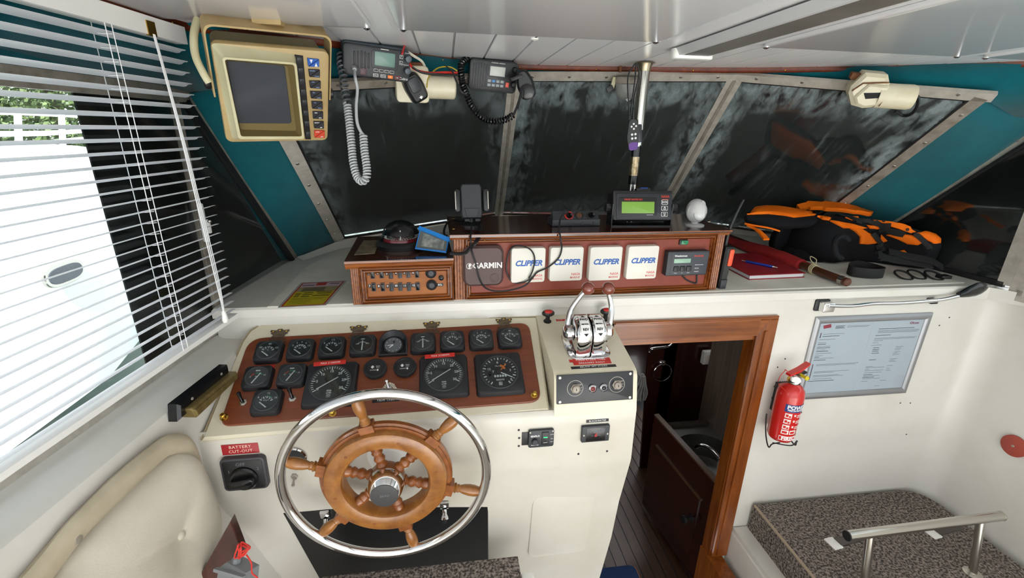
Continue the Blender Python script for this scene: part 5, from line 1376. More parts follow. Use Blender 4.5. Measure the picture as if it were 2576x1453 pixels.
# ---- first radio
v1 = UPRIGHT(tuple(dep(948, 158, 1.30)), 16, -16) @ Matrix.Rotation(R(-3.5), 4, 'Z')
vh = thing('marine_radio', 'dark grey marine radio with green display next to the radar display', 'radio', v1)
f_ = Fr(v1); W1, H1 = .186, .083
MB().rbox(0, .004, W1*.98, H1*.98, -.075, -.004, .010, .003).build('housing', mat('radio_blue_grey', '#39464f', .45), vh)
MB().rbox(0, 0, W1, H1, -.004, .010, .012, .005).build('faceplate', mat('radio_face', '#23262a', .45), vh)
for k in range(5): MB().rbox(-.062+k*.0095, .004+.003*(2-k)*0, .0045, .046-.003*abs(k-2), .009, .013, .002, .001).build('speaker_rib', m_black, vh)
MB().rbox(.020, .010, .074, .048, .0095, .0115, .008, .001).build('display_surround', m_dgrey, vh)
MB().rbox(.020, .013, .056, .036, .0112, .0125, .003, .0005).build('display', mat('lcd_teal', '#5f8377', .3), vh)
for k in range(4): 
    s = MB().rbox(-.004+k*.0148, -.0175, .012, .0075, .0112, .0125, .001, .0004).build('key', m_mark, vh); MB().rbox(-.004+k*.0148, -.0175, .0105, .006, .0112, .0128, .001, .0003).build('key_face', m_black, s)
for k in range(4):
    xx = -.004+k*.0205; s = MB().rbox(xx, -.031, .014, .0085, .0095, .0115, .001, .0004).build('key', m_mark if k < 2 else (m_org if k == 2 else m_red), vh); MB().rbox(xx, -.031, .0122, .0068, .0095, .0118, .001, .0003).build('key_face', m_black if k != 2 else m_org, s)
    txt(('HI/LO', 'MENU', 'O', '16+')[k], .0045, m_mark, s, xx, -.031, .0119)
for k in range(2):
    yy = .026-.016*k; s = MB().rbox(.066, yy, .0095, .0095, .0095, .0115, .001, .0004).build('key', m_mark, vh); MB().rbox(.066, yy, .008, .008, .0095, .0118, .001, .0003).build('key_face', m_black, s)
    txt(('^', 'v')[k], .007, m_mark, s, .066, yy-.001*k, .0119)
for yy in (.024, -.008): MB().lathe([(.0105, .008), (.0105, .018), (.0085, .024), (.004, .025)], 8, Matrix.Translation((.084, yy, 0))).build('knob', mat('knob_blue_grey', '#3f4b55', .4), vh)
MB().rbox(-.038, -.025, .018, .020, .0095, .0108, .003, .0005).build('badge', mat('plum_badge', '#4a2734', .4), vh)
txt('Cobra', .010, m_mark, vh, .074, -.032, .0102, shear=.3); txt('VOLUME', .0035, m_mark, vh, .082, .037, .0102); txt('SQUELCH', .0035, m_mark, vh, .080, .006, .0102); MB().box((.008, .0375, .0101), (.030, .039, .0104)).build('print_line', m_mark, vh)
b = MB(); b.lathe([(.0085, .008), (.008, .02), (.005, .03)], 12, Matrix.Translation((-.064, -.020, 0))); b.build('cord_boot', mat('cord_grey', '#a9acad', .5), vh)
D1 = 1.255
cpts = [f_.m @ Vector((-.064, -.020, .024)), dep(894, 198, D1-.01), dep(899, 225, D1), dep(896, 265, D1), dep(898, 305, D1), dep(906, 328, D1), dep(915, 340, D1)]
gc = thing('coiled_cord', 'grey coiled microphone cord hanging in a loop below the first radio', 'cord')
m_cg = mat('coil_grey', '#b4b7b9', .42)
MB().tube(spline(cpts, 8), .0042, 10).build('straight_lead', m_cg, gc)
MB().tube(coil([dep(914, 338, D1), dep(917, 380, D1), dep(923, 425, D1), dep(921, 448, D1), dep(910, 456, D1+.005), dep(898, 444, D1+.01), dep(889, 410, D1+.01), dep(884, 360, D1+.01), dep(879, 310, D1+.01), dep(873, 260, D1+.01)], .0088, .003, 46, per=12), .0028, 6).build('coil', m_cg, gc)
MB().tube(coil([dep(873, 262, D1+.01), dep(868, 230, D1+.012), dep(863, 190, D1+.015), dep(858, 160, D1+.02), dep(858, 135, D1+.03)], .0098, .003, 11, per=12), .0028, 6).build('darker_coil', mat('coil_dark', '#55585c', .45), gc)  # upper turns of the cord in a darker grey
# hand mic beside it
mm = UPRIGHT(tuple(dep(1044, 222, 1.40)), 20, -10) @ Matrix.Rotation(R(30), 4, 'Z')
hm = thing('hand_microphone', 'black hand microphone with chrome stud hanging beside the first radio', 'microphone', mm)
MB().prism(roundpoly([(-.026, -.040), (.026, -.040), (.030, .01), (.022, .045), (-.022, .045), (-.030, .01)], .014, 5), -.018, .016, .008).build('body', m_black, hm)
MB().rbox(0, .012, .034, .044, .0155, .020, .010, .003).build('back_plate', m_dgrey, hm)
MB().lathe([(.007, .015), (.007, .019), (.004, .022)], 16, Matrix.Translation((.0, -.026, 0))).build('hanger_stud', m_chrome, hm)
# left wiper motor, cream
wm = thing('wiper_motor', 'cream wiper motor half hidden behind the hand microphone', 'wiper motor', UPRIGHT(tuple(dep(1098, 218, 1.44)), 8, -10))
m_wcr = mat('wiper_cream', '#dcd4bc', .4, var=('#cfc4a4', 12, .4, .7)); m_rust = mat('rust', '#7a4a26', .8, var=('#523019', 50, .4, .7))
MB().rbox(-.075, .005, .10, .105, -.06, .02, .012, .005).build('gearbox', m_wcr, wm)
MB().lathe([(.030, -.02), (.033, -.014), (.033, .085), (.028, .09)], 28, Matrix.Translation((-.03, -.004, -.01)) @ Matrix.Rotation(R(90), 4, 'Y')).build('motor_can', m_wcr, wm)
MB().rbox(-.075, .05, .07, .03, -.04, .0, .004, .002).build('mounting_lug', m_rust, wm)
# loose wires
def wires(name, label, specs):
    t = thing(name, label, 'wires')
    for pts, r, m in specs: MB().tube(spline(pts, 8), r, 6).build('wire', m, t)
m_wr = mat('wire_red', '#c2291f', .4); m_ww_ = mat('wire_white', '#dad4c4', .4); m_wy = mat('wire_yellow', '#c0a92c', .4)
wires('loose_wiring', 'loose red white and yellow wires between the two radios', [
    ([dep(1017, 125, 1.325), dep(1040, 140, 1.355), dep(1062, 155, 1.395), dep(1072, 177, 1.395)], .004, m_ww_),
    ([dep(1030, 160, 1.325), dep(1045, 175, 1.355), dep(1080, 183, 1.375), dep(1120, 182, 1.395), dep(1150, 183, 1.425)], .0035, m_wr),
    ([dep(1012, 135, 1.295), dep(1016, 120, 1.315), dep(1020, 112, 1.335)], .003, m_wr),
    ([dep(1030, 163, 1.335), dep(1060, 182, 1.355), dep(1100, 187, 1.375), dep(1152, 188, 1.425)], .003, m_black),
    ([dep(1074, 220, 1.355), dep(1078, 195, 1.375), dep(1100, 172, 1.415), dep(1130, 168, 1.435), dep(1150, 178, 1.455)], .002, m_wy),
    ([dep(1120, 165, 1.435), dep(1138, 180, 1.395), dep(1146, 200, 1.375), dep(1160, 230, 1.375), dep(1175, 240, 1.395)], .0025, m_black)])
# ---- second radio
v2 = UPRIGHT(tuple(dep(1240, 191, 1.56)), 6, -14) @ Matrix.Rotation(R(-3), 4, 'Z')
vr = thing('marine_radio', 'black marine radio with pale display hanging near the centre of the windscreen', 'radio', v2)
W2, H2 = .168, .098
MB().rbox(0, .006, W2*.9, H2*.9, -.09, -.004, .010, .003).build('housing', m_black, vr)
MB().rbox(0, 0, W2, H2, -.006, .012, .014, .005).build('faceplate', m_black, vr); b = MB(); b.tube([(x, y, .011) for x, y in rrect(0, 0, W2*.965, H2*.95, .012, 5)], .0012, 6, closed=True); b.build('edge_line', m_ring, vr)
for k in range(6): MB().rbox(-.069+k*.0088, 0, .0048, .080-.004*abs(k-2.5), .011, .015, .002, .001).build('speaker_rib', m_dgrey, vr)
MB().rbox(.012, .018, .062, .038, .0115, .0135, .003, .0008).build('display_surround', m_dgrey, vr); MB().rbox(.012, .017, .052, .029, .013, .0143, .001, .0004).build('display', mat('lcd_grey', '#b8bcb4', .3), vr)
txt('STANDARD  HORIZON', .0045, m_mark, vr, .012, .042, .0122)
for r_ in range(2):
    for k in range(4):
        MB().rbox(-.013+k*.0148, -.014-.013*r_, .0115, .0085, .0115, .0135, .001, .0004).build('key', mat('key_cyan', '#3c7fb8', .4) if (r_ == 0 and k == 1) else mat('key_grey', '#8e959b', .4), vr)
MB().rbox(.050, -.022, .011, .015, .0115, .014, .001, .0004).build('distress_key', mat('key_red_lit', '#e0503c', .4), vr)
for yy in (.028, -.018): MB().lathe([(.0085, .010), (.0085, .022), (.006, .026)], 16, Matrix.Translation((.070, yy, 0))).build('knob', m_black, vr)
bc_ = thing('coiled_cord', 'black coiled microphone cord looping under the second radio', 'cord')
D2 = 1.50
MB().tube(coil([dep(1290, 150, 1.60), dep(1255, 142, 1.60), dep(1225, 152, 1.58), dep(1205, 142, 1.56), dep(1178, 146, 1.52), dep(1160, 165, D2), dep(1163, 205, D2), dep(1175, 240, D2), dep(1192, 275, D2), dep(1220, 300, D2), dep(1250, 305, D2), dep(1278, 298, D2), dep(1291, 288, D2)], .0085, .003, 60, per=10), .0034, 6).build('coil', m_blackg, bc_)
MB().tube(spline([dep(1291, 290, D2), dep(1300, 270, D2), dep(1308, 245, D2), dep(1312, 225, D2)], 8), .004, 8).build('straight_lead', m_black, bc_)
m2 = UPRIGHT(tuple(dep(1322, 213, 1.54)), -10, -5) @ Matrix.Rotation(R(20), 4, 'Z')
hm2 = thing('hand_microphone', 'black hand microphone clipped to the right of the second radio', 'microphone', m2)
MB().prism(roundpoly([(-.024, -.045), (.024, -.045), (.030, .005), (.016, .048), (-.016, .048), (-.030, .005)], .014, 5), -.02, .016, .008).build('body', m_black, hm2)
MB().lathe([(.024, .014), (.025, .018), (.018, .021)], 24, Matrix.Translation((-.002, -.022, 0))).build('speaker_face', m_blackg, hm2)
MB().rbox(-.02, .03, .04, .012, .0, .02, .003, .002).build('clip', m_black, hm2)
# ---- grey cup (horn) and its terminal
hc = thing('grey_horn', 'grey cup shaped sounder hanging behind the chrome pole', 'sounder', UPRIGHT(tuple(dep(1580, 200, 1.66)), -8, -8))
RXn = Matrix.Rotation(R(90), 4, 'X')
MB().lathe([(.043, -.01), (.046, -.004), (.046, .010), (.042, .014)], 36, RXn).build('rim', m_alud, hc)
MB().lathe([(.042, .008), (.042, .032), (.038, .052), (.024, .066), (.004, .069)], 36, RXn).build('cup', mat('cup_grey', '#8e8f8c', .3), hc)
MB().prism([(-.007, 0), (0, -.007), (.007, 0), (0, .007)], .040, .0415, 0, Matrix.Translation((.0, -.052, -.002)) @ Matrix.Rotation(R(18), 4, 'X')).build('maker_mark', m_mark, hc)
MB().rbox(-.048, -.022, .014, .042, -.01, .0, .002, .001, Matrix.Rotation(R(-10), 4, 'Z')).build('terminal_tag', m_beigel, hc)
MB().rbox(-.070, .004, .024, .018, -.01, .006, .002, .001, Matrix.Rotation(R(30), 4, 'Z')).build('connector', m_black, hc)
MB().rbox(-.032, .04, .008, .034, -.004, .002, .001, .0006).build('hook', m_rust, hc)
# ---- chrome pole
pq = at(1606, 318, 1, 1.625)
pl_ = thing('support_pole', 'chrome support pole with black tape bands rising from box to ceiling', 'pole', frz((pq.x, pq.y, ZT)))
HP = ZC-ZT
def zpx(y, X=pq.x): 
    p = at(1600, y, 1, pq.y); return p.z-ZT
z1, z2 = zpx(365), zpx(480)
MB().lathe([(.0195, z1), (.0195, HP-.012)], 28).build('upper_tube', m_steel, pl_)
MB().lathe([(.0145, .0), (.0145, z1+.01)], 24).build('lower_tube', m_steel, pl_)
MB().lathe([(.016, .0), (.034, .0), (.034, .003), (.018, .006)], 24).build('foot_flange', m_steel, pl_)
MB().lathe([(.0200, HP-.03), (.022, HP-.016), (.027, HP-.006), (.034, HP-.0045), (.034, HP-.004)], 28).build('top_collar', mat('collar_brass', '#a79b82', .3, metal=.9), pl_)
for ya_, yb_ in ((368, 394), (441, 463)): MB().lathe([(.0156, zpx(yb_)), (.0158, zpx(ya_))], 24).build('tape_band', m_blackg, pl_)
MB().lathe([(.0162, zpx(441)), (.0170, zpx(394))], 24).build('worn_sleeve', mat('worn_silver', '#b8aa90', .3, metal=.9, var=('#7f6a4a', 30, .45, .65)), pl_)
rc_ = thing('remote_control', 'black curved remote control with purple tip strapped to the pole', 'remote control', UPRIGHT((pq.x-.030, pq.y-.024, ZT+zpx(338)), 0, 0) @ Matrix.Rotation(R(8), 4, 'Z'))
MB().prism(roundpoly([(-.008, .046), (.012, .044), (.018, .012), (.012, -.046), (-.012, -.048), (-.018, -.010)], .010, 5), -.008, .010, .004).build('body', m_black, rc_)
MB().prism(roundpoly([(-.013, -.030), (.013, -.030), (.011, -.048), (-.012, -.049)], .006, 5), -.0085, .0105, .004).build('purple_tip', mat('purple', '#5a2d86', .35), rc_)
for k in range(4): MB().lathe([(.0042, .010), (.0036, .012)], 12, Matrix.Translation(((-.006, .006)[k % 2]+.002, .0-.013*(k//2), 0))).build('button', m_mark, rc_)
for a_ in range(0, 360, 90): MB().lathe([(.0036, .010), (.003, .012)], 12, Matrix.Translation((.003+.008*math.cos(R(a_)), .026+.008*math.sin(R(a_)), 0))).build('button', m_mark, rc_)
MB().rbox(.026, .0, .020, .060, -.014, .002, .005, .002).build('cradle', m_dgrey, rc_)
MB().lathe([(.0208, -.012), (.0208, .014)], 24, Matrix.Translation((.030, -.004, -.024)) @ Matrix.Rotation(R(-90), 4, 'X')).build('strap', m_black, rc_)
wires('hanging_leads', 'thin black leads hanging from the ceiling beside the chrome pole', [
    ([at(1598, 160, 1, 1.60), at(1582, 185, 1, 1.60), at(1579, 220, 1, 1.60), at(1582, 270, 1, 1.60), at(1583, 310, 1, 1.60)], .0026, m_black),
    ([at(1600, 158, 1, 1.60), at(1598, 195, 1, 1.60), at(1592, 240, 1, 1.60), at(1588, 270, 1, 1.60), at(1585, 308, 1, 1.60)], .0026, m_black),
    ([at(1603, 158, 1, 1.60), at(1607, 190, 1, 1.602), at(1596, 240, 1, 1.60), at(1594, 275, 1, 1.60), at(1592, 310, 1, 1.60)], .0026, m_black)])
# ---- right wiper motor
nn = nP3.normalized(); nn = nn if nn.dot(EYE-M2b) > 0 else -nn
def P3(x, y, l=0): return atp(x, y, M2b+nn*l, nn)
wq = P3(2185, 232, .06)
xd = (P3(2290, 250, .06)-P3(2190, 235, .06))
w2m = thing('wiper_motor', 'rust streaked cream wiper motor at the top of the right windscreen', 'wiper motor', frame(wq, xd, (EYE-wq)+Vector((0, 0, -.3))))
wf = Fr(w2m.matrix_world if False else frame(wq, xd, (EYE-wq)+Vector((0, 0, -.3))))
def wp(x, y): v = wf.px(x, y); return (v.x, v.y)
hexq = ccw([wp(*q) for q in ((2133, 232), (2140, 262), (2168, 270), (2233, 264), (2236, 210), (2232, 186), (2176, 181), (2140, 214))])
MB().prism(hexq, -.05, .02, .010).build('gearbox', m_wcr, w2m)
fp = ccw([wp(*q) for q in ((2145, 240), (2150, 258), (2168, 266), (2230, 258), (2232, 212), (2182, 208))]); MB().prism(fp, .02, .030, .006).build('cover_plate', m_wcr, w2m)
a_, c_ = Vector((*wp(2205, 240), 0)), Vector((*wp(2298, 245), 0)); rr_ = (Vector(wp(2260, 215))-Vector(wp(2262, 274))).length/2
MB().lathe([(rr_, 0), (rr_, (c_-a_).length*.9), (rr_*.9, (c_-a_).length)], 32, frame(a_, (0, 0, 1), c_-a_)).build('motor_can', m_wcr, w2m)
lp = ccw([wp(*q) for q in ((2168, 229), (2216, 228), (2214, 241), (2172, 244))]); MB().prism(lp, .030, .0305).build('rating_plate', m_ink, w2m)
b = MB(); b.tube([Vector((*wp(2205, 262), .032)), Vector((*wp(2215, 248), .033)), Vector((*wp(2220, 240), .033))], .003, 6, flat=(1, .3)); b.tube([Vector((*wp(2140, 225), .022)), Vector((*wp(2168, 206), .024)), Vector((*wp(2232, 204), .024))], .0022, 6); b.build('rust_seam', m_rust, w2m)
MB().rbox(wp(2160, 195)[0], wp(2160, 195)[1], .04, .02, -.04, -.01, .004, .002).build('mounting_lug', m_rust, w2m)
cable([wf.m @ Vector((*wp(2296, 240), 0)), P3(2310, 245, .05), P3(2306, 270, .045), P3(2290, 288, .03), P3(2270, 290, .02), P3(2252, 280, .02)], .005, 'wiper_lead', 'black lead curling from the right wiper motor')
# ================================================================== LEFT SIDE: BLIND, LINING, OUTSIDE
OB = .105
def bl(x, y, o=OB): return atp(x, y, PL+NL*o, NL)
m_slat = mat('blind_slat', '#f4f5f8', .35)
_nt = m_slat.node_tree; _tr = _nt.nodes.new('ShaderNodeBsdfTranslucent'); _tr.inputs[0].default_value = lin('#f4f5f8'); _mx = _nt.nodes.new('ShaderNodeMixShader'); _mx.inputs[0].default_value = .5
_nt.links.new(_nt.nodes['Principled BSDF'].outputs[0], _mx.inputs[1]); _nt.links.new(_tr.outputs[0], _mx.inputs[2]); _nt.links.new(_mx.outputs[0], _nt.nodes['Material Output'].inputs[0])
vb = thing('venetian_blind', 'white venetian blind hanging across the left window', 'blind')
TB = Vector((.13, 1, 0)).normalized()
tip_t = bl(482, 165); tip_b = bl(588, 785)
Yf = (tip_t.y+tip_b.y)/2; Ya = -.55
def bp(Y, z, o=OB): return Vector((XL(Y), Y, z))+NL*o
zt_, zb2 = bl(480, 135).z, tip_b.z+.010
Ls = (Yf-Ya)/TB.y
cs = bp(Ya, 0)
bm_s = MB(); rs = []
pr = [(-.0125, 0), (-.006, .0014), (0, .0019), (.006, .0014), (.0125, 0)]
for L__ in (0, Ls*.5, Ls*.95, Ls*.985, Ls-.004, Ls):
    k = 1 if L__ < Ls*.985 else (.93 if L__ < Ls-.003 else .55)
    rs.append([Vector((L__, u*k, w)) for u, w in pr]+[Vector((L__, u*k, w-.0005)) for u, w in pr[::-1]])
bm_s.rings(rs)
fr_s = frame((0, 0, 0), TB, (0, 0, 1))
N_S = 28; first = None
for k in range(N_S):
    z = zt_+(zb2-zt_)*k/(N_S-1)
    tilt = -17
    if first is None:
        first = bm_s.build('slat', m_slat, vb); o = first
    else:
        o = first.copy(); COL.objects.link(o)
    M4 = frame(bp(Ya, z), TB, (0, 0, 1)) @ Matrix.Rotation(R(tilt+random.uniform(-1, 1)), 4, 'X')
    o.matrix_basis = M4
b = MB(); fh = frame(bp(Ya, zt_+.030), TB, (0, 0, 1)); b.box((0, -.014, -.014), (Ls+.004, .014, .022), fh); b.build('head_rail', m_white, vb)
b = MB(); fh = frame(bp(Ya, zb2-.018), TB, (0, 0, 1)); b.box((0, -.0125, -.006), (Ls, .0125, .006), fh); b.build('bottom_rail', m_white, vb)
m_cord = mat('blind_cord', '#e9e9ea', .6)
Ylad = bl(330, 330).y
for Y in (Ylad, Ylad-.62, Ylad-1.15):
    for o_, dy in ((OB-.0125, -.004), (OB+.0125, -.004), (OB+.0125, .012)):
        MB().tube([bp(Y+dy, zt_+.02, o_), bp(Y+dy, zb2-.015, o_)], .0009, 5).build('ladder_cord', m_cord, vb)
    b = MB()
    for k in range(N_S):
        z = zt_+(zb2-zt_)*k/(N_S-1)-.001; b.tube([bp(Y-.004, z, OB-.0125), bp(Y, z-.001, OB), bp(Y+.008, z, OB+.0125)], .0007, 4)
    b.build('ladder_rungs', m_cord, vb, kind='stuff')
Yc = bl(372, 60).y
for dx, r_ in ((0, .0013), (.006, .0013), (.012, .0011)):
    MB().tube(spline([bp(Yc+dx*.4, zt_+.018, OB+.016), bp(Yc+.012+dx*.6, 1.50, OB+.02), bp(Yc+.02+dx, 1.30, OB+.022), bp(Yc+.03+dx, 1.12, OB+.022), bp(Yc+.035+dx*.3, 1.03, OB+.022)], 6), r_, 5).build('pull_cord', m_cord, vb)
MB().lathe([(.001, .03), (.005, .024), (.008, .0), (.006, -.006), (.001, -.008)], 12, Matrix.Translation(bp(Yc+.036, 1.005, OB+.022))).build('tassel', m_white, vb)
MB().box((-.012, -.002, -.014), (.012, .004, .014), frame(bp(Yc, zt_+.028, OB+.014), TB, (0, 0, 1))).build('cord_lock', m_brass, vb)

# ---- grab handle on the lining
A_, B_ = onwall(432, 1028), onwall(545, 935); nW = Vector((1, -.13, 0)).normalized()
gh = thing('grab_handle', 'black grab handle with a worn brass bar on the left side lining', 'handle', frame((A_+B_)/2, B_-A_, nW))
L_ = (B_-A_).length
MB().prism([(-L_/2-.018, -.022), (L_/2+.012, -.022), (L_/2+.016, .014), (-L_/2-.008, .018)], 0, .026, .006).build('base', m_blackg, gh)
m_bar = mat('worn_brass_bar', '#8c7a4c', .35, metal=.4, wood=('#6d5c34', (60, 8, 60)))
MB().prism(roundpoly([(-L_/2+.012, -.034), (L_/2+.014, -.030), (L_/2+.020, -.006), (-L_/2+.004, -.002)], .008, 4), .012, .046, .006).build('bar', m_bar, gh)
for xx in (-L_*.3, L_*.38): MB().lathe([(.004, .026), (.003, .0275)], 10, Matrix.Translation((xx, .006, 0))).build('screw', m_alud, gh)

# ---- padded panel
po_ = onwall(330, 1330); zc = po_.z
nPad = Vector((1, -.13, (.22 if zc < .56 else 0))).normalized()
pf = frame(po_+nPad*.004, (0.13, 1, 0), nPad); pfi = pf.inverted()
def pw_(x, y): v = pfi @ atp(x, y, pf.translation, nPad); return (v.x, v.y)
m_vinyl = mat('cream_vinyl', '#d6cfc0', .5, var=('#cac2b0', 5, .4, .7), bump=(300, .15, .002))
m_vroll = mat('stained_vinyl', '#c3b8a0', .5, var=('#aea189', 8, .4, .7))
up = thing('padded_panel', 'cream buttoned vinyl side panel with rolled border, lower left', 'upholstery', pf)
top = [(-160, 1640), (37, 1445), (155, 1308), (280, 1184), (373, 1117), (410, 1101), (440, 1101), (468, 1118), (490, 1160), (512, 1215), (530, 1275), (536, 1340), (526, 1410), (500, 1470), (430, 1600), (350, 1750)]
outl = [pw_(*q) for q in top]
MB().prism(inset(ccw(outl), .012), -.002, .010, .004).build('backing', m_vroll, up)
roll = [pw_(*q) for q in ((-100, 1640), (78, 1449), (172, 1332), (296, 1208), (388, 1132), (415, 1118), (440, 1117), (462, 1130), (480, 1156), (497, 1195))]
rl_ = spline([(x, y, .012) for x, y in roll], 5); MB().tube(rl_, [.024 if i < len(rl_)-15 else .024-.017*(i-len(rl_)+15)/14 for i in range(len(rl_))], 12, flat=(.6, 1)).build('rolled_border', m_vroll, up)
pad = ccw([pw_(*q) for q in ((-40, 1640), (112, 1453), (186, 1362), (311, 1238), (404, 1152), (436, 1136), (466, 1142), (488, 1172), (510, 1222), (527, 1278), (532, 1340), (522, 1408), (496, 1468), (420, 1590), (300, 1700))])
cbut = pw_(430, 1345)
pc_ = spline([(x, y, 0) for x, y in pad], 3, closed=True); pad2 = [(p.x, p.y) for p in pc_]
b = MB(); rs = []
cx, cy = cbut
for k, (s_, h_) in enumerate(((1, .006), (.985, .020), (.94, .032), (.85, .042), (.7, .048), (.5, .047), (.32, .042), (.18, .034), (.08, .026), (.03, .023))):
    rs.append([(cx+(x-cx)*s_, cy+(y-cy)*s_, h_) for x, y in pad2])
b.rings(rs, caps=(False, True)); b.build('cushion', m_vinyl, up, )
MB().lathe([(.011, .020), (.011, .025), (.007, .029), (.001, .030)], 20, Matrix.Translation((cx, cy, 0))).build('button', m_vinyl, up)
sx, sy = pw_(161, 1356); MB().lathe([(.008, .024), (.007, .027), (.003, .028)], 14, Matrix.Translation((sx, sy, 0))).build('border_screw', m_alud, up)

# ---- wooden board, floodlight and red cord at the lower left
wb = [at(x, y, 1, .90) for x, y in ((580, 1310), (612, 1392), (600, 1420), (640, 1520), (470, 1520), (500, 1452))]
pb_ = frame(at(560, 1420, 1, .90), (1, 0, 0), (0, -1, 0)); pbi = pb_.inverted(); wq_ = [pbi @ v for v in wb]
bd = thing('wooden_board', 'dark wooden seat end board standing at the lower left', 'board', pb_)
MB().prism(ccw([(v.x, v.y) for v in wq_]), -.022, 0, .002).build('board', mat('seat_board', '#4d2417', .35, coat=.3, wood=('#371710', (50, 6, 50))), bd)
# slim lighter edge
hs_o = at(583, 1462, 1, .80)
hs = thing('floodlight', 'small grey ribbed floodlight in the bottom left corner', 'lamp', UPRIGHT(tuple(hs_o), -22, 25) @ Matrix.Scale(.82, 4))
m_hg = mat('lamp_grey', '#7d8083', .45)
MB().prism([(-.055, -.06), (.045, -.06), (.036, .028), (-.030, .040), (-.050, .022)], -.05, .0, .005).build('housing', m_hg, hs)
MB().box((-.052, .018, .0), (.040, .026, .012)).build('rim', m_hg, hs)
for k in range(6): MB().box((.004+k*.007, -.05, 0), (.0065+k*.007, .018, .010)).build('cooling_rib', m_hg, hs)
MB().lathe([(.012, 0), (.012, .012), (.008, .016)], 8, Matrix.Translation((-.012, .036, -.02)) @ Matrix.Rotation(R(-90), 4, 'X')).build('clamp_nut', m_hg, hs)
rcord = thing('tangled_twine', 'tangled thin red cord hanging beside the grey floodlight', 'cord')
random.seed(3)
for k in range(4):
    pts = [at(606+random.uniform(-6, 6), 1366+random.uniform(-4, 6), 1, .78), at(620+random.uniform(-4, 12), 1376+random.uniform(-8, 8), 1, .77), at(612+random.uniform(-10, 14), 1392+random.uniform(-6, 6), 1, .77), at(598+random.uniform(-8, 8), 1398+random.uniform(-8, 8), 1, .77), at(603+random.uniform(-8, 8), 1376+random.uniform(-8, 8), 1, .77)]
    MB().tube(spline(pts, 6, closed=True), .0016, 6, closed=True).build('cord_loop', m_wr, rcord)
MB().tube(spline([at(620, 1395, 1, .77), at(632, 1415, 1, .77), at(634, 1440, 1, .76), at(648, 1455, 1, .76), at(640, 1480, 1, .76)], 6), .0016, 6).build('cord_tail', m_wr, rcord)

# ---- outside: the white boat alongside, its rail, and trees
m_bw = mat('boat_white', '#f4f5f6', .3)
nb = thing('moored_boat', 'white motor boat moored alongside, seen through the left window', 'boat', Matrix.Translation((-2.6, 0, 0)))
b = MB(); rs = []
for k in range(13):
    t = k/12; Y = -3+9.0*t; tap = max(0, (t-.76)/.24)**1.6
    rs.append([Vector((-1.6*tap-.5, Y, 1.27)), Vector((-.02-1.5*tap, Y, 1.24)), Vector((.04-1.5*tap, Y, 1.14)), Vector((.0-1.45*tap, Y, .60)), Vector((-.22-1.3*tap, Y, -.5)), Vector((-2.2, Y, -.5)), Vector((-2.2, Y, 1.27))])
b.rings(rs); b.build('hull', m_bw, nb)
b = MB(); b.rings([[Vector((-.45, -3, 1.36)), Vector((-.6, -3, 2.0)), Vector((-2.0, -3, 2.0)), Vector((-2.1, -3, 1.36))], [Vector((-.45, -.6, 1.26)), Vector((-.7, -1, 2.0)), Vector((-2.0, -1, 2.0)), Vector((-2.1, -.6, 1.26))]]); b.build('cabin', m_bw, nb)
pt_ = at(147, 687, 0, -2.6)
b = MB(); oval = [(.17*math.copysign(abs(math.cos(a_))**.6, math.cos(a_)), .075*math.copysign(abs(math.sin(a_))**.8, math.sin(a_))) for a_ in [2*PI*k/32 for k in range(32)]]
fpt = frame(Vector((.035, pt_.y, pt_.z)), (0, 1, 0), (1, 0, 0))
MB(fpt).prism(oval, -.01, .012, .006).build('porthole_frame', m_steel, nb); MB(fpt).prism([(x*.84, y*.72) for x, y in oval], .012, .016, .002).build('porthole_glass', mat('porthole_dark', '#3a4046', .1), nb)
b = MB(); b.tube([(.055, -3, 1.0), (.055, 2.2, 1.0)], .012, 6); b.build('rubbing_strake', mat('strake_grey', '#9aa0a5', .5), nb)
b = MB()
for z in (1.36, 1.42, 1.545): b.tube([(-.05, -2.5, z), (-.05, 3.6, z), (-.5, 4.6, z)], .016, 8)
for Y in (.6, 1.4, 2.2, 2.9, 3.35, 3.7): b.tube([(-.05, Y, 1.24), (-.05, Y+.10, 1.545)], .018, 8)
b.build('guard_rail', m_bw, nb)
def tree(x, y, z0, h, r_, label, seed):
    random.seed(seed)
    t = thing('tree', label, 'tree', Matrix.Translation((x, y, z0)), 'trees on the far bank')
    MB().lathe([(.16, 0), (.10, h*.5), (.03, h*.85)], 10).build('trunk', mat('bark', '#4a4034', .9), t)
    b = MB(); vs = []; fs = []
    for k in range(9000):
        a_ = random.uniform(0, 2*PI); u = random.uniform(-1, 1); rr = r_*random.uniform(.35, 1)
        c = Vector((rr*math.cos(a_)*math.sqrt(1-u*u), rr*math.sin(a_)*math.sqrt(1-u*u), h*.62+u*h*.40)); n_ = Vector((random.uniform(-1, 1), random.uniform(-1, 1), random.uniform(-1, 1))).normalized(); e1 = n_.orthogonal().normalized()*random.uniform(.03, .07); e2 = n_.cross(e1)*.6
        i = len(vs); vs += [c-e1, c+e2, c+e1, c-e2]; fs.append((i, i+1, i+2, i+3))
    b.add(vs, fs); o = b.build('foliage', mat('leaves', '#2f4020', .6, var=('#55663a', 6, .4, .6)), t); o['kind'] = 'stuff'
for k, (x, y, h, r_) in enumerate(((-7.0, 8.0, 4.4, 2.0), (-7.5, 10.6, 4.6, 2.1), (-8.4, 13.6, 5.0, 2.4))):
    tree(x, y, -.6, h, r_, ('leafy tree on the bank furthest aft, behind the white boat rail', 'leafy tree on the bank, in the middle beyond the white boat', 'leafy tree on the bank, furthest forward beyond the white boat')[k], 20+k)
MB().box((-40, -30, -1.0), (-.9, 40, -.96)).build('water', mat('water', '#7f8d86', .2, bump=(3, .5, .05)), None, 'dark green water outside between the boats', 'water', kind='structure')
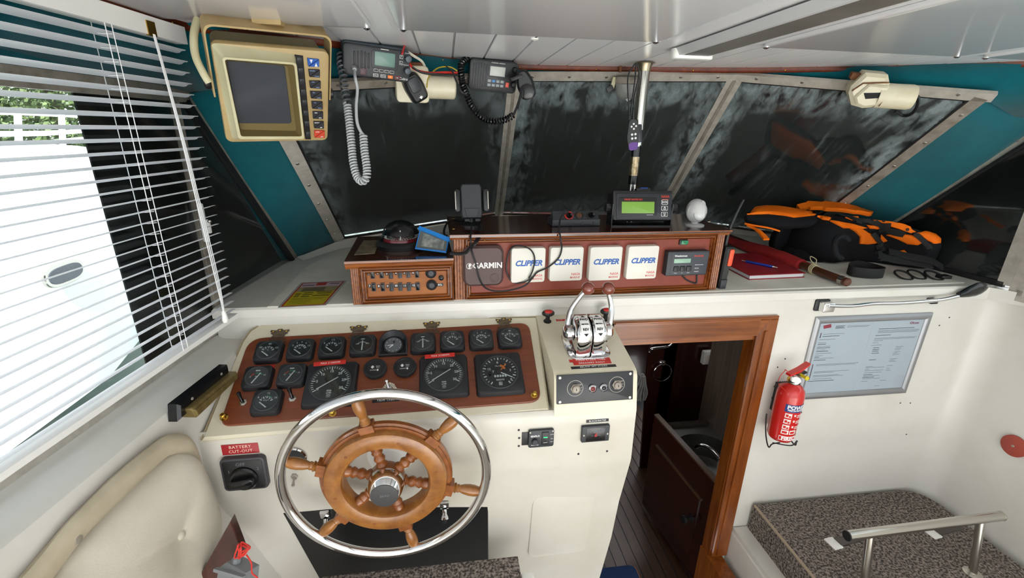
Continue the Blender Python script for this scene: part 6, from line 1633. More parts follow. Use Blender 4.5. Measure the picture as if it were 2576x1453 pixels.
# ================================================================== RIGHT SIDE AND COMPANIONWAY
def bk(x, y, l=0): return at(x, y, 1, YB-l)
# ---- door lining (frame)
dr = sempty('door_1')
zt0 = .872
MB().box((.545, YB-.014, .822), (1.085, YB+.03, .886)).build('head_jamb', m_doorh, dr)
MB().prism([(.545, .8835), (1.155, .8835), (1.155, .895), (.545, .895)], 0, .02, .004, UPRIGHT((0, YB+.004, 0))).build('head_trim', m_doorh, dr)
b = MB(); b.prism([(1.092, -.235), (1.165, -.235), (1.157, .8835), (1.125, .8835), (1.084, .822)], 0, .018, .004, UPRIGHT((0, YB+.004, 0))); b.build('side_casing', m_door, dr)
b = MB(); b.prism([(.545, .822), (1.084, .822), (1.125, .8835), (.545, .8835)], 0, .018, .004, UPRIGHT((0, YB+.004, 0))); b.build('head_casing', m_doorh, dr)
MB().box((1.086, YB+.0, -.235), (1.110, YB+.055, .83)).build('side_jamb', m_door, dr)
MB().box((1.108, YB-.020, -.22), (1.118, YB-.013, .84)).build('side_bead', m_door, dr)
MB().box((.545, YB, .80), (1.09, YB+.055, .822)).build('head_lining', m_doorh, dr)
MB().box((1.075, YB-.30, -.44), (1.14, YB+.05, -.232)).build('lower_post', m_door, dr)

# ---- cabin below seen through the doorway
ZF = -.62
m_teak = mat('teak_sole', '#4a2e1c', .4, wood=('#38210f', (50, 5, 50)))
fl_ = sempty('floor_cabin')
MB().box((.2, 1.2, ZF-.04), (2.3, 4.6, ZF-.004)).build('caulking', m_black, fl_)
x = .35
while x < 1.5:
    MB().box((x, 1.25, ZF-.006), (x+.052, 4.4, ZF)).build('plank', m_teak, fl_); x += .058
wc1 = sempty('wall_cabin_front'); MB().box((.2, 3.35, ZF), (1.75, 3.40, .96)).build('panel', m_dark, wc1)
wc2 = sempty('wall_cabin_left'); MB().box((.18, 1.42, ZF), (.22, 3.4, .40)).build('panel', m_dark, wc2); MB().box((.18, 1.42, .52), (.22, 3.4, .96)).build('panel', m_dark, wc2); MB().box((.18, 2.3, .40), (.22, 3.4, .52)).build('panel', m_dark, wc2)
w7 = sempty('window_7'); pane('glass', [Vector((.2, 1.42, .40)), Vector((.2, 2.3, .40)), Vector((.2, 2.3, .52)), Vector((.2, 1.42, .52))], gclear, w7)  # unseen glazed slot, added to let daylight onto sink and cupboard
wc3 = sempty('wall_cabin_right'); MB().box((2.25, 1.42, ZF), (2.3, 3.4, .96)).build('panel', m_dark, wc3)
# forward door in the cabin (dark) with towel ring and grab handle
Yd = 2.35
MB().box((1.28, Yd, ZF), (1.36, Yd+.04, .95)).build('wall_cabin_partition', m_dark, kind='structure')
c0 = at(1690, 900, 1, Yd)
pd_ = thing('cabin_partition', 'dark mahogany bulkhead panel inside the cabin with towel ring', 'panel', UPRIGHT((0, Yd, 0)))
def pdp(x, y): p = at(x, y, 1, Yd); return (p.x, p.z)
a_, b_ = pdp(1640, 860), pdp(1790, 1130)
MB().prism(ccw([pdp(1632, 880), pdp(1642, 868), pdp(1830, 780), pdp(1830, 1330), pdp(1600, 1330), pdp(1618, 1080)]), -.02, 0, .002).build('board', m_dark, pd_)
tr_ = thing('towel_ring', 'chrome towel ring on the dark cabin bulkhead', 'towel ring', UPRIGHT((*at(1666, 912, 1, Yd)[:2], at(1666, 912, 1, Yd).z)))
MB().lathe([(.020, 0), (.020, .004), (.010, .008), (.008, .022)], 20).build('wall_boss', m_chrome, tr_)
MB(Matrix.Translation((0, -.058, .018))).torus(.058, .0036, 48, 8).build('ring', m_chrome, tr_)
hk = thing('cabin_grab_rail', 'curved chrome grab handle at the top of the cabin bulkhead', 'handle')
MB().tube(spline([at(1634, 882, 1, Yd-.01), at(1640, 877, 1, Yd-.03), at(1665, 874, 1, Yd-.03), at(1680, 871, 1, Yd-.03), at(1689, 864, 1, Yd-.01)], 8), .009, 10).build('bar', m_chrome, hk)
MB().tube([at(1633, 884, 1, Yd-.008), at(1635, 880, 1, Yd-.008)], .012, 10).build('end', m_chrome, hk)
nv_ = thing('navy_curtain', 'navy blue curtain hanging in the forward cabin', 'curtain')
b = MB(); rs = []
for k in range(25):
    X = .62+.62*k/24; d = .02*math.sin(k*1.7); rs.append([Vector((X, 3.15+d, .9)), Vector((X, 3.15+d, -.1)), Vector((X, 3.17+d, -.1)), Vector((X, 3.17+d, .9))])
b.rings(rs); b.build('cloth', mat('navy_cloth', '#10193a', .9), nv_)
mp = thing('rag_mop', 'grey string mop head hanging behind the console edge', 'mop', Matrix.Translation(at(1612, 965, 1, 2.3)))
random.seed(5); b = MB()
for k in range(26):
    x0 = random.uniform(-.03, .03); y0 = random.uniform(-.02, .02); b.tube(spline([(x0*.5, y0, .06), (x0, y0, .0), (x0*1.3+random.uniform(-.015, .015), y0, -.06), (x0*1.2, y0, -.11)], 4), .005, 5)
b.build('strings', mat('mop_grey', '#8d8a86', .9), mp)
# ---- galley: sink unit with tap, wall cupboard
ZK = -.12
m_sink = mat('brushed_steel', '#8f8f8c', .42, metal=.9)
gk = thing('galley_counter', 'stainless galley worktop with a round sink beyond the half door', 'worktop')
sk = at(1800, 1135, 2, ZK)
sk = at(1778, 1140, 2, ZK); cx_, cy_ = max(sk.x, x0_+.19) if False else sk.x, sk.y
b = MB(); ring_o = []; ring_i = []; N_ = 40
x0_, x1_, y0_, y1_ = 1.15, 2.1, 1.58, 2.12
for k in range(N_):
    a_ = 2*PI*k/N_+PI/4; c, s = math.cos(a_), math.sin(a_); m_ = max(abs(c), abs(s))
    ring_o.append(Vector(((x0_+x1_)/2+(x1_-x0_)/2*c/m_, (y0_+y1_)/2+(y1_-y0_)/2*s/m_, ZK)))
    ring_i.append(Vector((cx_+.172*c, cy_+.172*s, ZK)))
b.rings([[v-Vector((0, 0, .03)) for v in ring_o], ring_o, ring_i], caps=(False, False)); b.build('worktop', m_sink, gk)
b = MB(); b.lathe([(.172, 0), (.178, .003), (.164, .003), (.160, -.02), (.152, -.13), (.12, -.15), (.002, -.152)], 48, Matrix.Translation((cx_, cy_, ZK)), caps=(False, False)); b.build('sink_bowl', m_sink, gk)
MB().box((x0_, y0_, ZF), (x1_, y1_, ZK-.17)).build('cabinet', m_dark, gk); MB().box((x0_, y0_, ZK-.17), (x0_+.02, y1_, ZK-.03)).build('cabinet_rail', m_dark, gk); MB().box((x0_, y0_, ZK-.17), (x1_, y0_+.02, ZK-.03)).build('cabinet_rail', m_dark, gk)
MB().box((x0_-.002, y1_-.03, ZK), (x1_, y1_, ZK+.025)).build('back_fiddle', m_steel, gk)
tp_ = at(1806, 1215, 2, ZK)
tap = thing('galley_tap', 'chrome mixer tap with red marked lever by the sink', 'tap', Matrix.Translation((tp_.x, tp_.y, ZK)))
MB().lathe([(.026, 0), (.026, .012), (.018, .02), (.018, .11), (.021, .115), (.021, .15), (.012, .16)], 20).build('column', m_chrome, tap)
MB().tube(spline([(0, 0, .13), (-.03, .04, .165), (-.06, .09, .16), (-.075, .115, .13)], 6), .010, 10).build('spout', m_chrome, tap)
MB().tube([(0, 0, .16), (.01, -.03, .19), (-.02, -.05, .20)], .006, 8).build('lever', m_chrome, tap); MB().ball((0, 0, .168), .009, 10, 8).build('red_mark', m_tape, tap)
cbd = thing('galley_cupboard', 'grey wood grain wall cupboard above the galley sink', 'cupboard')
Yc_ = 2.2
q = [at(1800, 840, 1, Yc_), at(1763, 1056, 1, Yc_)]
m_lam = mat('grey_woodgrain', '#7b6c60', .45, wood=('#5f5147', (40, 40, 3)))
cdx = at(1800, 838, 1, Yc_).x; zlo = at(1765, 1056, 1, Yc_).z; zhi = .95
MB().box((cdx, 1.50, zlo), (cdx+.30, Yc_, zhi)).build('door', m_lam, cbd)
MB().box((cdx-.006, 1.50, zlo), (cdx+.012, Yc_+.006, zhi)).build('edge_band', mat('pale_edge', '#b9ada0', .5), cbd)
MB().box((cdx-.012, 1.52, zlo+.01), (cdx-.006, Yc_-.004, zhi)).build('door_face', m_lam, cbd)
sk_o = at(1777, 895, 1, Yd-.02)
so_ = thing('wall_socket', 'white electrical box on the cabin bulkhead beside the cupboard', 'socket', UPRIGHT(tuple(sk_o)))
MB().rbox(0, 0, .07, .085, 0, .03, .004, .003).build('box', m_white, so_); MB().rbox(0, 0, .05, .06, .03, .033, .003, .001).build('plate', m_white, so_)
# ---- half door standing open
d0, d1 = Vector((1.075, 1.44, 0)), at(1650, 1040, 2, .12)
A1 = at(1652, 1040, 1, 2.02); A2 = at(1805, 1215, 1, 1.50)
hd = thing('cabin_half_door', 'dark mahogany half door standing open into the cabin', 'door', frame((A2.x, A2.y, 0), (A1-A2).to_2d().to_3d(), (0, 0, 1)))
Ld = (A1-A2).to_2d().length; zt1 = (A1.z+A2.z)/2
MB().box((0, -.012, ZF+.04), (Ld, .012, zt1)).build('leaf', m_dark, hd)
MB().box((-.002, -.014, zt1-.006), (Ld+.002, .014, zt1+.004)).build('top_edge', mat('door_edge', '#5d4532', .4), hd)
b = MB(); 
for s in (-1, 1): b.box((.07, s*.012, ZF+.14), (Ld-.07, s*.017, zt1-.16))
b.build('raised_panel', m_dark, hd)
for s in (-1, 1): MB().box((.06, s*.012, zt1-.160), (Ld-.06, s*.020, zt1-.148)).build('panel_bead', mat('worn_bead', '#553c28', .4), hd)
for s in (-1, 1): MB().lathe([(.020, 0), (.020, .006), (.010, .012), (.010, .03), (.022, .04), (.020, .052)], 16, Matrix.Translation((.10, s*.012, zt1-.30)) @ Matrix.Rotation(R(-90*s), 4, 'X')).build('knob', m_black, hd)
# blue step mat
bs = at(1560, 1425, 2, -.42)
st_ = thing('step_mat', 'blue carpet mat on the cabin steps at the bottom of the doorway', 'mat', Matrix.Translation((.66, 1.33, -.36)))
MB().rbox(0, 0, .26, .24, 0, .02, .03, .005).build('carpet', mat('blue_carpet', '#12315f', .95, bump=(700, .6, .003)), st_)
MB().box((-.14, -.12, -.26), (.14, .12, 0)).build('step', m_door, st_)

# ---- paddle lever on the bulkhead
lvr = thing('lever_handle', 'chrome lever with black paddle grip clipped across the bulkhead', 'lever')
B0 = bk(2066, 766)
lb_ = frame(B0, (1, 0, 0), (0, -1, 0))
MB(lb_).rbox(0, 0, .058, .044, 0, .006, .006, .002).build('gasket', m_black, lvr)
MB(lb_).rbox(.004, 0, .046, .034, .006, .034, .006, .004).build('bracket', m_chrome, lvr)
MB().tube(spline([bk(2085, 768, .03), bk(2140, 769, .03), bk(2200, 763, .03), bk(2260, 762, .03), bk(2330, 757, .03), bk(2375, 752, .03), bk(2425, 740, .03)], 8), .0072, 12).build('rod', m_chrome, lvr)
cl = frame(bk(2338, 754, .0), (1, 0, 0), (0, -1, 0)); MB(cl).rbox(0, 0, .030, .018, 0, .022, .004, .003).build('clip', m_black, lvr)
rs = []
e0, e1 = bk(2412, 741, .03), bk(2482, 726, .03); dd = (e1-e0); L_ = dd.length*1.02; fr0 = frame(e0, dd, (0, -1, 0))
for t, hy, hz, oy in ((0, .010, .010, 0), (.12, .014, .011, .001), (.35, .022, .010, .004), (.6, .027, .009, .007), (.8, .024, .008, .008), (.93, .014, .006, .006), (1.0, .004, .003, .004)):
    rs.append([Vector((t*L_, oy+hy*math.cos(2*PI*k/16), hz*math.sin(2*PI*k/16))) for k in range(16)])
MB(fr0).rings(rs).build('paddle_grip', m_blackg, lvr)
# ---- framed certificates
cf = frame(bk(2176, 896), (1, 0, 0), (0, -1, 0)); cfi = cf.inverted()
fq = [cfi @ bk(*q) for q in ((2040, 797), (2339, 785), (2280, 986), (2008, 1003))]
fx0 = (fq[0].x+fq[3].x)/2; fx1 = (fq[1].x+fq[2].x)/2; fy0 = (fq[2].y+fq[3].y)/2; fy1 = (fq[0].y+fq[1].y)/2
pfm = thing('framed_certificates', 'silver snap frame with printed certificates on the bulkhead', 'picture frame', cf)
m_sil = mat('satin_silver', '#9a9c9f', .4, metal=.7)
wd = .026
prof = [(0, 0), (0, .006), (.25, .011), (.5, .012), (.8, .010), (1, .005), (1, 0)]
cn = [(fx0, fy0), (fx1, fy0), (fx1, fy1), (fx0, fy1)]
for k in range(4):
    p = Vector((*cn[k], 0)); q = Vector((*cn[(k+1) % 4], 0)); d = (q-p).normalized(); n = Vector((-d.y, d.x, 0))
    MB().rings([[p+n*u*wd+d*u*wd+Vector((0, 0, w)) for u, w in prof], [q+n*u*wd-d*u*wd+Vector((0, 0, w)) for u, w in prof]]).build('frame_rail', m_sil, pfm)
MB().box((fx0+.005, fy0+.005, 0), (fx1-.005, fy1-.005, .003)).build('backing', m_white, pfm)
ix0, ix1, iy0, iy1 = fx0+wd, fx1-wd, fy0+wd, fy1-wd; xm = (ix0+ix1)/2
m_pg = mat('certificate_paper', '#dfe4f0', .6)
for a_, b_, nm in ((ix0, xm-.001, 'left_page'), (xm+.001, ix1, 'right_page')): 
    pg = MB().box((a_, iy0, .003), (b_, iy1, .0036)).build('page', m_pg, pfm)
iw = xm-ix0; ih = iy1-iy0
def line(pg, x0, x1, y, m=m_inkg, t=.0016): MB().box((x0, y-t/2, .0036), (x1, y+t/2, .0038)).build('print_line', m, pfm)
lx = ix0
for (u0, u1, v, m_) in ((.30, .48, .045, 0), (.30, .45, .06, 0), (.30, .48, .075, 0), (.52, .95, .05, 1), (.52, .92, .065, 1), (.10, .50, .15, 1), (.10, .42, .18, 0), (.05, .36, .225, 1), (.05, .2, .27, 1), (.05, .2, .29, 0), (.05, .3, .32, 1), (.05, .3, .34, 0), (.05, .22, .37, 1), (.05, .28, .39, 0), (.05, .35, .42, 1), (.05, .2, .45, 1), (.05, .14, .47, 0), (.05, .42, .49, 1), (.05, .28, .515, 0), (.12, .95, .58, 1), (.12, .9, .595, 1), (.12, .8, .685, 1), (.12, .5, .70, 1), (.12, .62, .74, 1), (.12, .7, .755, 1), (.12, .5, .79, 1), (.04, .55, .82, 0)):
    line(None, lx+u0*iw, lx+u1*iw, iy1-v*ih, m_ink if m_ == 0 else m_inkg, .0018 if m_ == 0 else .0012)
for v0, v1 in ((.13, .20), (.57, .80)): MB().box((lx+.05*iw, iy1-v1*ih, .0036), (lx+.065*iw, iy1-v0*ih, .0038)).build('side_bar', mat('plum_ink', '#5a2338', .6), pfm)
MB().prism([(lx+.06*iw, iy1-.03*ih), (lx+.08*iw, iy1-.075*ih), (lx+.22*iw, iy1-.06*ih), (lx+.2*iw, iy1-.012*ih)], .0036, .0039).build('red_crest', mat('crest_red', '#b8384a', .5), pfm)
lx = xm
for (u0, u1, v, m_) in ((.15, .85, .11, 0), (.15, .95, .135, 1), (.15, .97, .15, 1), (.15, .93, .165, 1), (.12, .42, .20, 0), (.12, .95, .24, 1), (.12, .92, .255, 1), (.12, .3, .275, 1), (.11, .22, .305, 1), (.1, .3, .34, 1), (.15, .27, .375, 0), (.15, .28, .40, 0), (.15, .28, .425, 0), (.15, .3, .455, 0), (.6, .75, .375, 1), (.6, .72, .40, 1), (.6, .7, .42, 1), (.6, .73, .45, 1), (.58, .68, .47, 1), (.58, .72, .49, 1), (.14, .28, .55, 0), (.56, .7, .55, 1), (.56, .66, .57, 1), (.56, .7, .59, 1), (.12, .26, .65, 1), (.12, .5, .665, 1), (.12, .2, .69, 1), (.12, .5, .71, 1), (.12, .48, .74, 1), (.12, .3, .77, 0), (.12, .45, .79, 1), (.12, .35, .81, 0), (.12, .48, .83, 1), (.12, .24, .87, 1), (.55, .66, .65, 1), (.55, .62, .69, 1), (.55, .65, .72, 1), (.5, .62, .87, 1), (.42, .52, .95, 1)):
    line(None, lx+u0*iw, lx+u1*iw, iy1-v*ih, m_ink if m_ == 0 else m_inkg, .0018 if m_ == 0 else .0012)
txt('Ofcom', .014, mat('ofcom_red', '#9c2f55', .5), pfm, lx+.82*iw, iy1-.045*ih, .0037, bold=.0003)
MB().box((ix0, iy0, .0042), (ix1, iy1, .0046)).build('clear_cover', gclear, pfm)
# ---- fire extinguisher
exo = Vector((1.222, 1.300, 0))
zb0 = at(1965, 1112, 1, 1.27).z; zt_b = at(1990, 978, 1, 1.27).z
ex = thing('fire_extinguisher', 'small red fire extinguisher in a wire bracket beside the doorway', 'extinguisher', Matrix.Translation((exo.x, exo.y, zb0)))
Hb = zt_b-zb0; re_ = .046
m_xr = mat('extinguisher_red', '#c8221f', .22, coat=.3)
MB().lathe([(.030, 0), (.040, .004), (re_, .016), (re_, Hb-.04), (.042, Hb-.018), (.032, Hb-.004), (.020, Hb+.004), (.016, Hb+.012)], 48).build('cylinder', m_xr, ex)
MB().lathe([(.019, Hb+.004), (.022, Hb+.012), (.022, Hb+.022), (.014, Hb+.03)], 20).build('collar', m_brass, ex)
vf = Matrix.Translation((0, 0, Hb+.02)) @ Matrix.Rotation(R(-32), 4, 'Z')
MB(vf).box((-.014, -.014, .0), (.014, .014, .024)).build('valve_body', m_oldbrass, ex)
MB(vf).lathe([(.015, .0), (.017, .004), (.017, .016), (.013, .018)], 24, Matrix.Translation((.0, -.014, .008)) @ Matrix.Rotation(R(90), 4, 'X')).build('pressure_gauge', m_chrome, ex)
MB(vf).cyl(.0125, .018, .0186, 20, xf=Matrix.Translation((0, -.014, .008)) @ Matrix.Rotation(R(90), 4, 'X')).build('gauge_face', m_white, ex)
vh_ = Matrix.Translation((0, 0, Hb+.03)) @ Matrix.Rotation(R(12), 4, 'Z')
b = MB(vh_); b.rings([[Vector((-.036, s*.010, .012)) for s in (-1, 1)]+[Vector((-.036, s*.010, .020)) for s in (1, -1)], [Vector((.012, s*.011, .022)) for s in (-1, 1)]+[Vector((.012, s*.011, .032)) for s in (1, -1)], [Vector((.052, s*.010, .044)) for s in (-1, 1)]+[Vector((.052, s*.010, .050)) for s in (1, -1)]]); b.build('top_lever', m_xr, ex)
b = MB(vh_); b.rings([[Vector((-.010, s*.010, -.002)) for s in (-1, 1)]+[Vector((-.010, s*.010, .006)) for s in (1, -1)], [Vector((.046, s*.009, .012)) for s in (-1, 1)]+[Vector((.046, s*.009, .017)) for s in (1, -1)]]); b.build('lower_lever', m_black, ex)
MB(vh_).lathe([(.006, 0), (.006, .022), (.009, .026), (.006, .03)], 14, Matrix.Translation((.012, -.010, .012)) @ Matrix.Rotation(R(90), 4, 'X')).build('safety_plug', mat('yellow_plastic', '#d9c61e', .35), ex)
b = MB(); b.tube(spline([(-.03, -.01, Hb+.05), (-.045, 0, Hb+.062), (-.036, .01, Hb+.052), (-.05, .01, Hb+.03), (-.058, 0, Hb+.005), (-.045, -.03, Hb-.01)], 6), .0014, 6); b.build('pin_cord', m_wr, ex)
b = MB()
for s in (-1, 1): b.tube(spline([(s*.035, -.045, .012), (s*.05, -.028, -.006), (s*.054, -.02, -.026), (s*.046, .01, -.010), (s*.03, .045, .02), (s*.02, .066, .06)], 5), .0024, 6)
b.tube(spline([(-.05, -.028, .0), (0, -.058, .006), (.05, -.028, .0)], 6), .0024, 6); b.build('wire_bracket', m_black, ex); b = MB()
b.tube(spline([(-.055, .02, Hb-.02), (-.058, .0, Hb+.01), (-.03, -.02, Hb+.022), (.0, -.03, Hb+.016)], 6), .0024, 6); b.build('wire_clip', m_black, ex)
MB().box((-.01, .046, .08), (.01, .069, Hb-.03)).build('wall_plate', m_black, ex)
# label wrapped on the cylinder
def wrap(a0, a1, z0, z1, m, nm, dr_=.0006, n=12):
    b = MB(); vs = []; fs = []
    for i in range(n+1):
        a_ = R(a0+(a1-a0)*i/n)
        for r_ in (re_+dr_*.2, re_+dr_): vs += [(r_*math.cos(a_), r_*math.sin(a_), z0), (r_*math.cos(a_), r_*math.sin(a_), z1)]
    for i in range(n):
        k = i*4; fs += [(k+2, k+6, k+7, k+3), (k, k+1, k+5, k+4), (k+1, k+3, k+7, k+5), (k, k+4, k+6, k+2)]
    fs += [(0, 2, 3, 1), (n*4, n*4+1, n*4+3, n*4+2)]
    b.add(vs, fs); return b.build(nm, m, ex)
def wtxt(s, size, m, a_c, z, bold=.0004):
    """lettering bent round the cylinder"""
    o = txt(s, size, m, ex, 0, 0, 0, align='LEFT', bold=bold)
    for v in o.data.vertices:
        a_ = R(a_c)+v.co.x/re_; rr = re_+.0009+v.co.z; y_ = v.co.y; v.co = (rr*math.cos(a_), rr*math.sin(a_), z+y_)
    return o
A0 = -140
wrap(A0, A0+95, Hb*.60, Hb*.735, mat('label_blue', '#1d3a7a', .35), 'blue_label')
wtxt('POWDER', .021, m_mark, A0+8, Hb*.685, .0008); wtxt('FIRE EXTINGUISHER', .0085, m_mark, A0+12, Hb*.635, .0003)
m_lw = mat('label_white', '#ecdfdc', .45)
for k in range(3):
    wrap(A0+6, A0+34, Hb*(.575-.105*k)-.018, Hb*(.575-.105*k), m_lw, 'pictogram', .0006, 4); wrap(A0+10, A0+20, Hb*(.575-.105*k)-.014, Hb*(.575-.105*k)-.004, m_xr, 'pictogram_figure', .0009, 2); wrap(A0+22, A0+31, Hb*(.575-.105*k)-.016, Hb*(.575-.105*k)-.008, m_tape, 'pictogram_figure', .0009, 2)
    wrap(A0+44, A0+52, Hb*(.565-.105*k)-.008, Hb*(.565-.105*k), m_lw, 'number_box', .0006, 2); wrap(A0+58, A0+92, Hb*(.565-.105*k)-.006, Hb*(.565-.105*k)-.003, m_lw, 'print_line', .0006, 6); wrap(A0+58, A0+88, Hb*(.565-.105*k)-.013, Hb*(.565-.105*k)-.010, m_lw, 'print_line', .0006, 6)
for k in range(2): wrap(A0+6+34*k, A0+36+34*k, Hb*.195, Hb*.27, m_lw, 'pictogram', .0006, 4); wrap(A0+10+34*k, A0+30+34*k, Hb*.21, Hb*.25, m_xr, 'pictogram_figure', .0009, 3)
wrap(A0+2, A0+90, Hb*.075, Hb*.155, m_lw, 'maker_box', .0006); wrap(A0+4, A0+88, Hb*.085, Hb*.145, m_xr, 'maker_field', .0008); wtxt('FIRECHIEF', .020, m_mark, A0+12, Hb*.113, .0008)

# ---- carpeted platform with low rail
m_cpt = mat('tweed_carpet', '#453f3d', .95, spec=.1, var=('#978c84', 130, .42, .60), bump=(130, .9, .006))
cpf = thing('carpet_platform', 'grey brown tweed carpeted platform in the lower right corner', 'platform')
pl2 = [(1.232, .45), (2.02, .45), (2.028, .8), (2.028, 1.26), (2.015, 1.31), (1.98, 1.345), (1.93, 1.360), (1.232, 1.358)]
MB().prism(pl2, -.085, .045, .008).build('carpet_top', m_cpt, cpf)
b = MB(); b.tube([(1.2335, .45, .041), (1.2335, 1.35, .041)], .0055, 8); b.build('edge_binding', mat('binding', '#a3917d', .9), cpf)
MB().box((1.17, .45, -.42), (2.02, 1.366, -.085)).build('plinth', m_gel, cpf)
b = MB(); b.rings([[Vector((1.165, .45, -.42)), Vector((1.165, .45, -.11)), Vector((1.175, .45, -.10)), Vector((1.215, .45, -.10)), Vector((1.23, .45, -.09)), Vector((1.23, .45, -.42))], [Vector((1.165, 1.366, -.42)), Vector((1.165, 1.366, -.11)), Vector((1.175, 1.366, -.10)), Vector((1.215, 1.366, -.10)), Vector((1.23, 1.366, -.09)), Vector((1.23, 1.366, -.42))]]); b.build('cream_lip', m_gel, cpf)
zr = .255
r0 = at(2132, 1347, 2, zr); r1 = at(2518, 1297, 2, zr)
rl = thing('platform_rail', 'short stainless foot rail on two posts over the carpet platform', 'rail')
MB().tube([r0, r1], .016, 20).build('bar', m_steel, rl)
d = (r1-r0).normalized(); MB().tube([r0-d*.004, r0+d*.001], .0165, 20).build('end_cap', m_black, rl); MB().tube([r1-d*.001, r1+d*.004], .0165, 20).build('end_cap', m_steel, rl)
for px_ in (2190, 2470):
    p = at(px_, 1340 if px_ < 2300 else 1305, 2, zr); p = r0+d*((p-r0).dot(d)); MB().tube([p, Vector((p.x, p.y-.04, .045))], .0125, 16).build('post', m_steel, rl)
    MB().lathe([(.028, 0), (.028, .004), (.015, .008)], 20, Matrix.Translation((p.x, p.y-.04, .045))).build('foot_flange', m_steel, rl)
for i, px_ in enumerate(((2097, 1366), (2345, 1340))):
    p = at(*px_, 2, .047)
    t = thing('carpet_stay', ('flat grey stay with a white end on the carpet under the rail, left', 'flat grey stay with a white end on the carpet under the rail, right')[i], 'stay', frame((p.x, p.y, .0455), (1, .12, 0), (0, 0, 1)))
    MB().rbox(0, 0, .040, .05, 0, .004, .003, .001).build('white_end', m_white, t); MB().prism([(.018, -.016), (.15, -.016), (.155, 0), (.15, .016), (.018, .016)], 0, .006, .002).build('strap', mat('stay_grey', '#4d4845', .6), t)
# red disc on the right wall, stains
p = at(2551, 1121, 0, 2.055)
rdq = thing('red_disc', 'flat red round plate on the right side wall', 'plate', frame((2.055, p.y, p.z), (0, -1, 0), (-1, 0, 0)))
MB().lathe([(.040, -.004), (.040, .004), (.036, .006)], 36).build('disc', mat('disc_red', '#a8483a', .6), rdq); MB().lathe([(.005, .006), (.004, .008)], 12).build('centre_screw', m_alud, rdq)
for (x_, y_) in ((2388, 798), (2363, 818), (1956, 923), (1975, 902), (1942, 1000), (2016, 1037), (2265, 1013), (2290, 1013), (2280, 1092), (2352, 1320)): 
    q_ = bk(x_, y_) 
    if q_.x < 1.93: MB(frame(q_, (1, 0, 0), (0, -1, 0))).cyl(.003, -.001, .0006, 8).build('screw_hole', m_black, bw)
# carpeted step at the very bottom
cs_ = thing('carpet_step', 'tweed carpet covered step at the foot of the console', 'step')
q0, q1 = at(880, 1445, 1, 1.0), at(1305, 1413, 1, 1.0)
MB().box((q0.x-.08, .80, q1.z-.09), (q1.x, 1.02, q1.z)).build('carpet_tread', m_cpt, cs_)
MB().box((q0.x-.08, .80, -.38), (q1.x, 1.0, q1.z-.09)).build('riser', m_gel, cs_)
MB().rbox(q1.x+.022, .93, .036, .10, q1.z-.08, q1.z-.02, .005, .003).build('end_block', m_white, cs_)

# ================================================================== LIFE JACKET
lj = thing('life_jacket', 'orange and black folded life jacket on the right of the dashboard', 'life jacket', Matrix.Translation((0, 0, 0)))
m_ljb = mat('jacket_black', '#1a1b1e', .85, spec=.2, bump=(500, .5, .003)); m_ljo = mat('jacket_orange', '#ff7d12', .7, spec=.2, var=('#f06c08', 8, .4, .7), bump=(400, .2, .002)); m_web = mat('webbing', '#0b0c0d', .6, bump=(900, .6, .002))
from mathutils.bvhtree import BVHTree
z0 = ZS+.0035
Yv = lambda x, y, Y: at(x, y, 1, Y)
def loft(name, secs, m, sub=2, jit=.006):
    """soft stuffed form from closed cross-sections"""
    b = MB(); b.rings(secs); o = b.build(name, m, lj, sharp=180)
    for v in o.data.vertices: v.co += Vector((0, 0, 1))*jit*mnoise.noise(v.co*17)
    md = o.modifiers.new('round', 'SUBSURF'); md.levels = sub; md.render_levels = sub
    return o
def tree_of(objs):
    bpy.context.view_layer.update(); dg = bpy.context.evaluated_depsgraph_get(); vs = []; fs = []
    for o in objs:
        me = o.evaluated_get(dg).to_mesh(); n = len(vs)
        vs += [v.co.copy() for v in me.vertices]; fs += [tuple(i+n for i in p.vertices) for p in me.polygons]
    return BVHTree.FromPolygons(vs, fs)
# main folded body: (front foot px, front crest px, top px, distance of the back)
secs = []
for (fx, fy), (cx, cy), (tx, ty), yb in (((1925, 606), (1932, 588), (1950, 568), 1.80), ((1962, 636), (1975, 572), (1992, 548), 1.86), ((2030, 655), (2030, 570), (2045, 541), 1.86), ((2070, 664), (2075, 578), (2085, 534), 1.84), ((2108, 669), (2108, 592), (2120, 530), 1.81), ((2122, 662), (2124, 604), (2130, 532), 1.80),
                                         ((2180, 660), (2172, 614), (2185, 536), 1.75), ((2260, 664), (2252, 616), (2262, 550), 1.65), ((2350, 668), (2352, 612), (2345, 580), 1.565), ((2382, 655), (2378, 618), (2376, 602), 1.525)):
    f = at(fx, fy, 2, z0); c = Yv(cx, cy, f.y+.025); t = Yv(tx, ty, yb-.03)
    mid = f.lerp(c, .5)+Vector((-.004, -.014, 0)); tm_ = c.lerp(t, .5)+Vector((0, 0, .012))
    secs.append([f, mid, c, tm_, t, Vector((t.x+.02, yb, max(z0+.03, t.z*.5+z0*.5))), Vector((t.x+.02, yb, z0)), Vector((f.x*.5+t.x*.5, f.y*.5+yb*.5, z0))])
body = loft('folded_body', secs, m_ljb)
# rolled front edge of the fold
rl_ = spline([Yv(2118, 650, 1.525), Yv(2104, 640, 1.522), Yv(2098, 615, 1.53), Yv(2106, 598, 1.545), Yv(2124, 594, 1.55), Yv(2136, 604, 1.55)], 6)
MB().tube(rl_, .010, 8).build('fold_edge', m_ljb, lj)
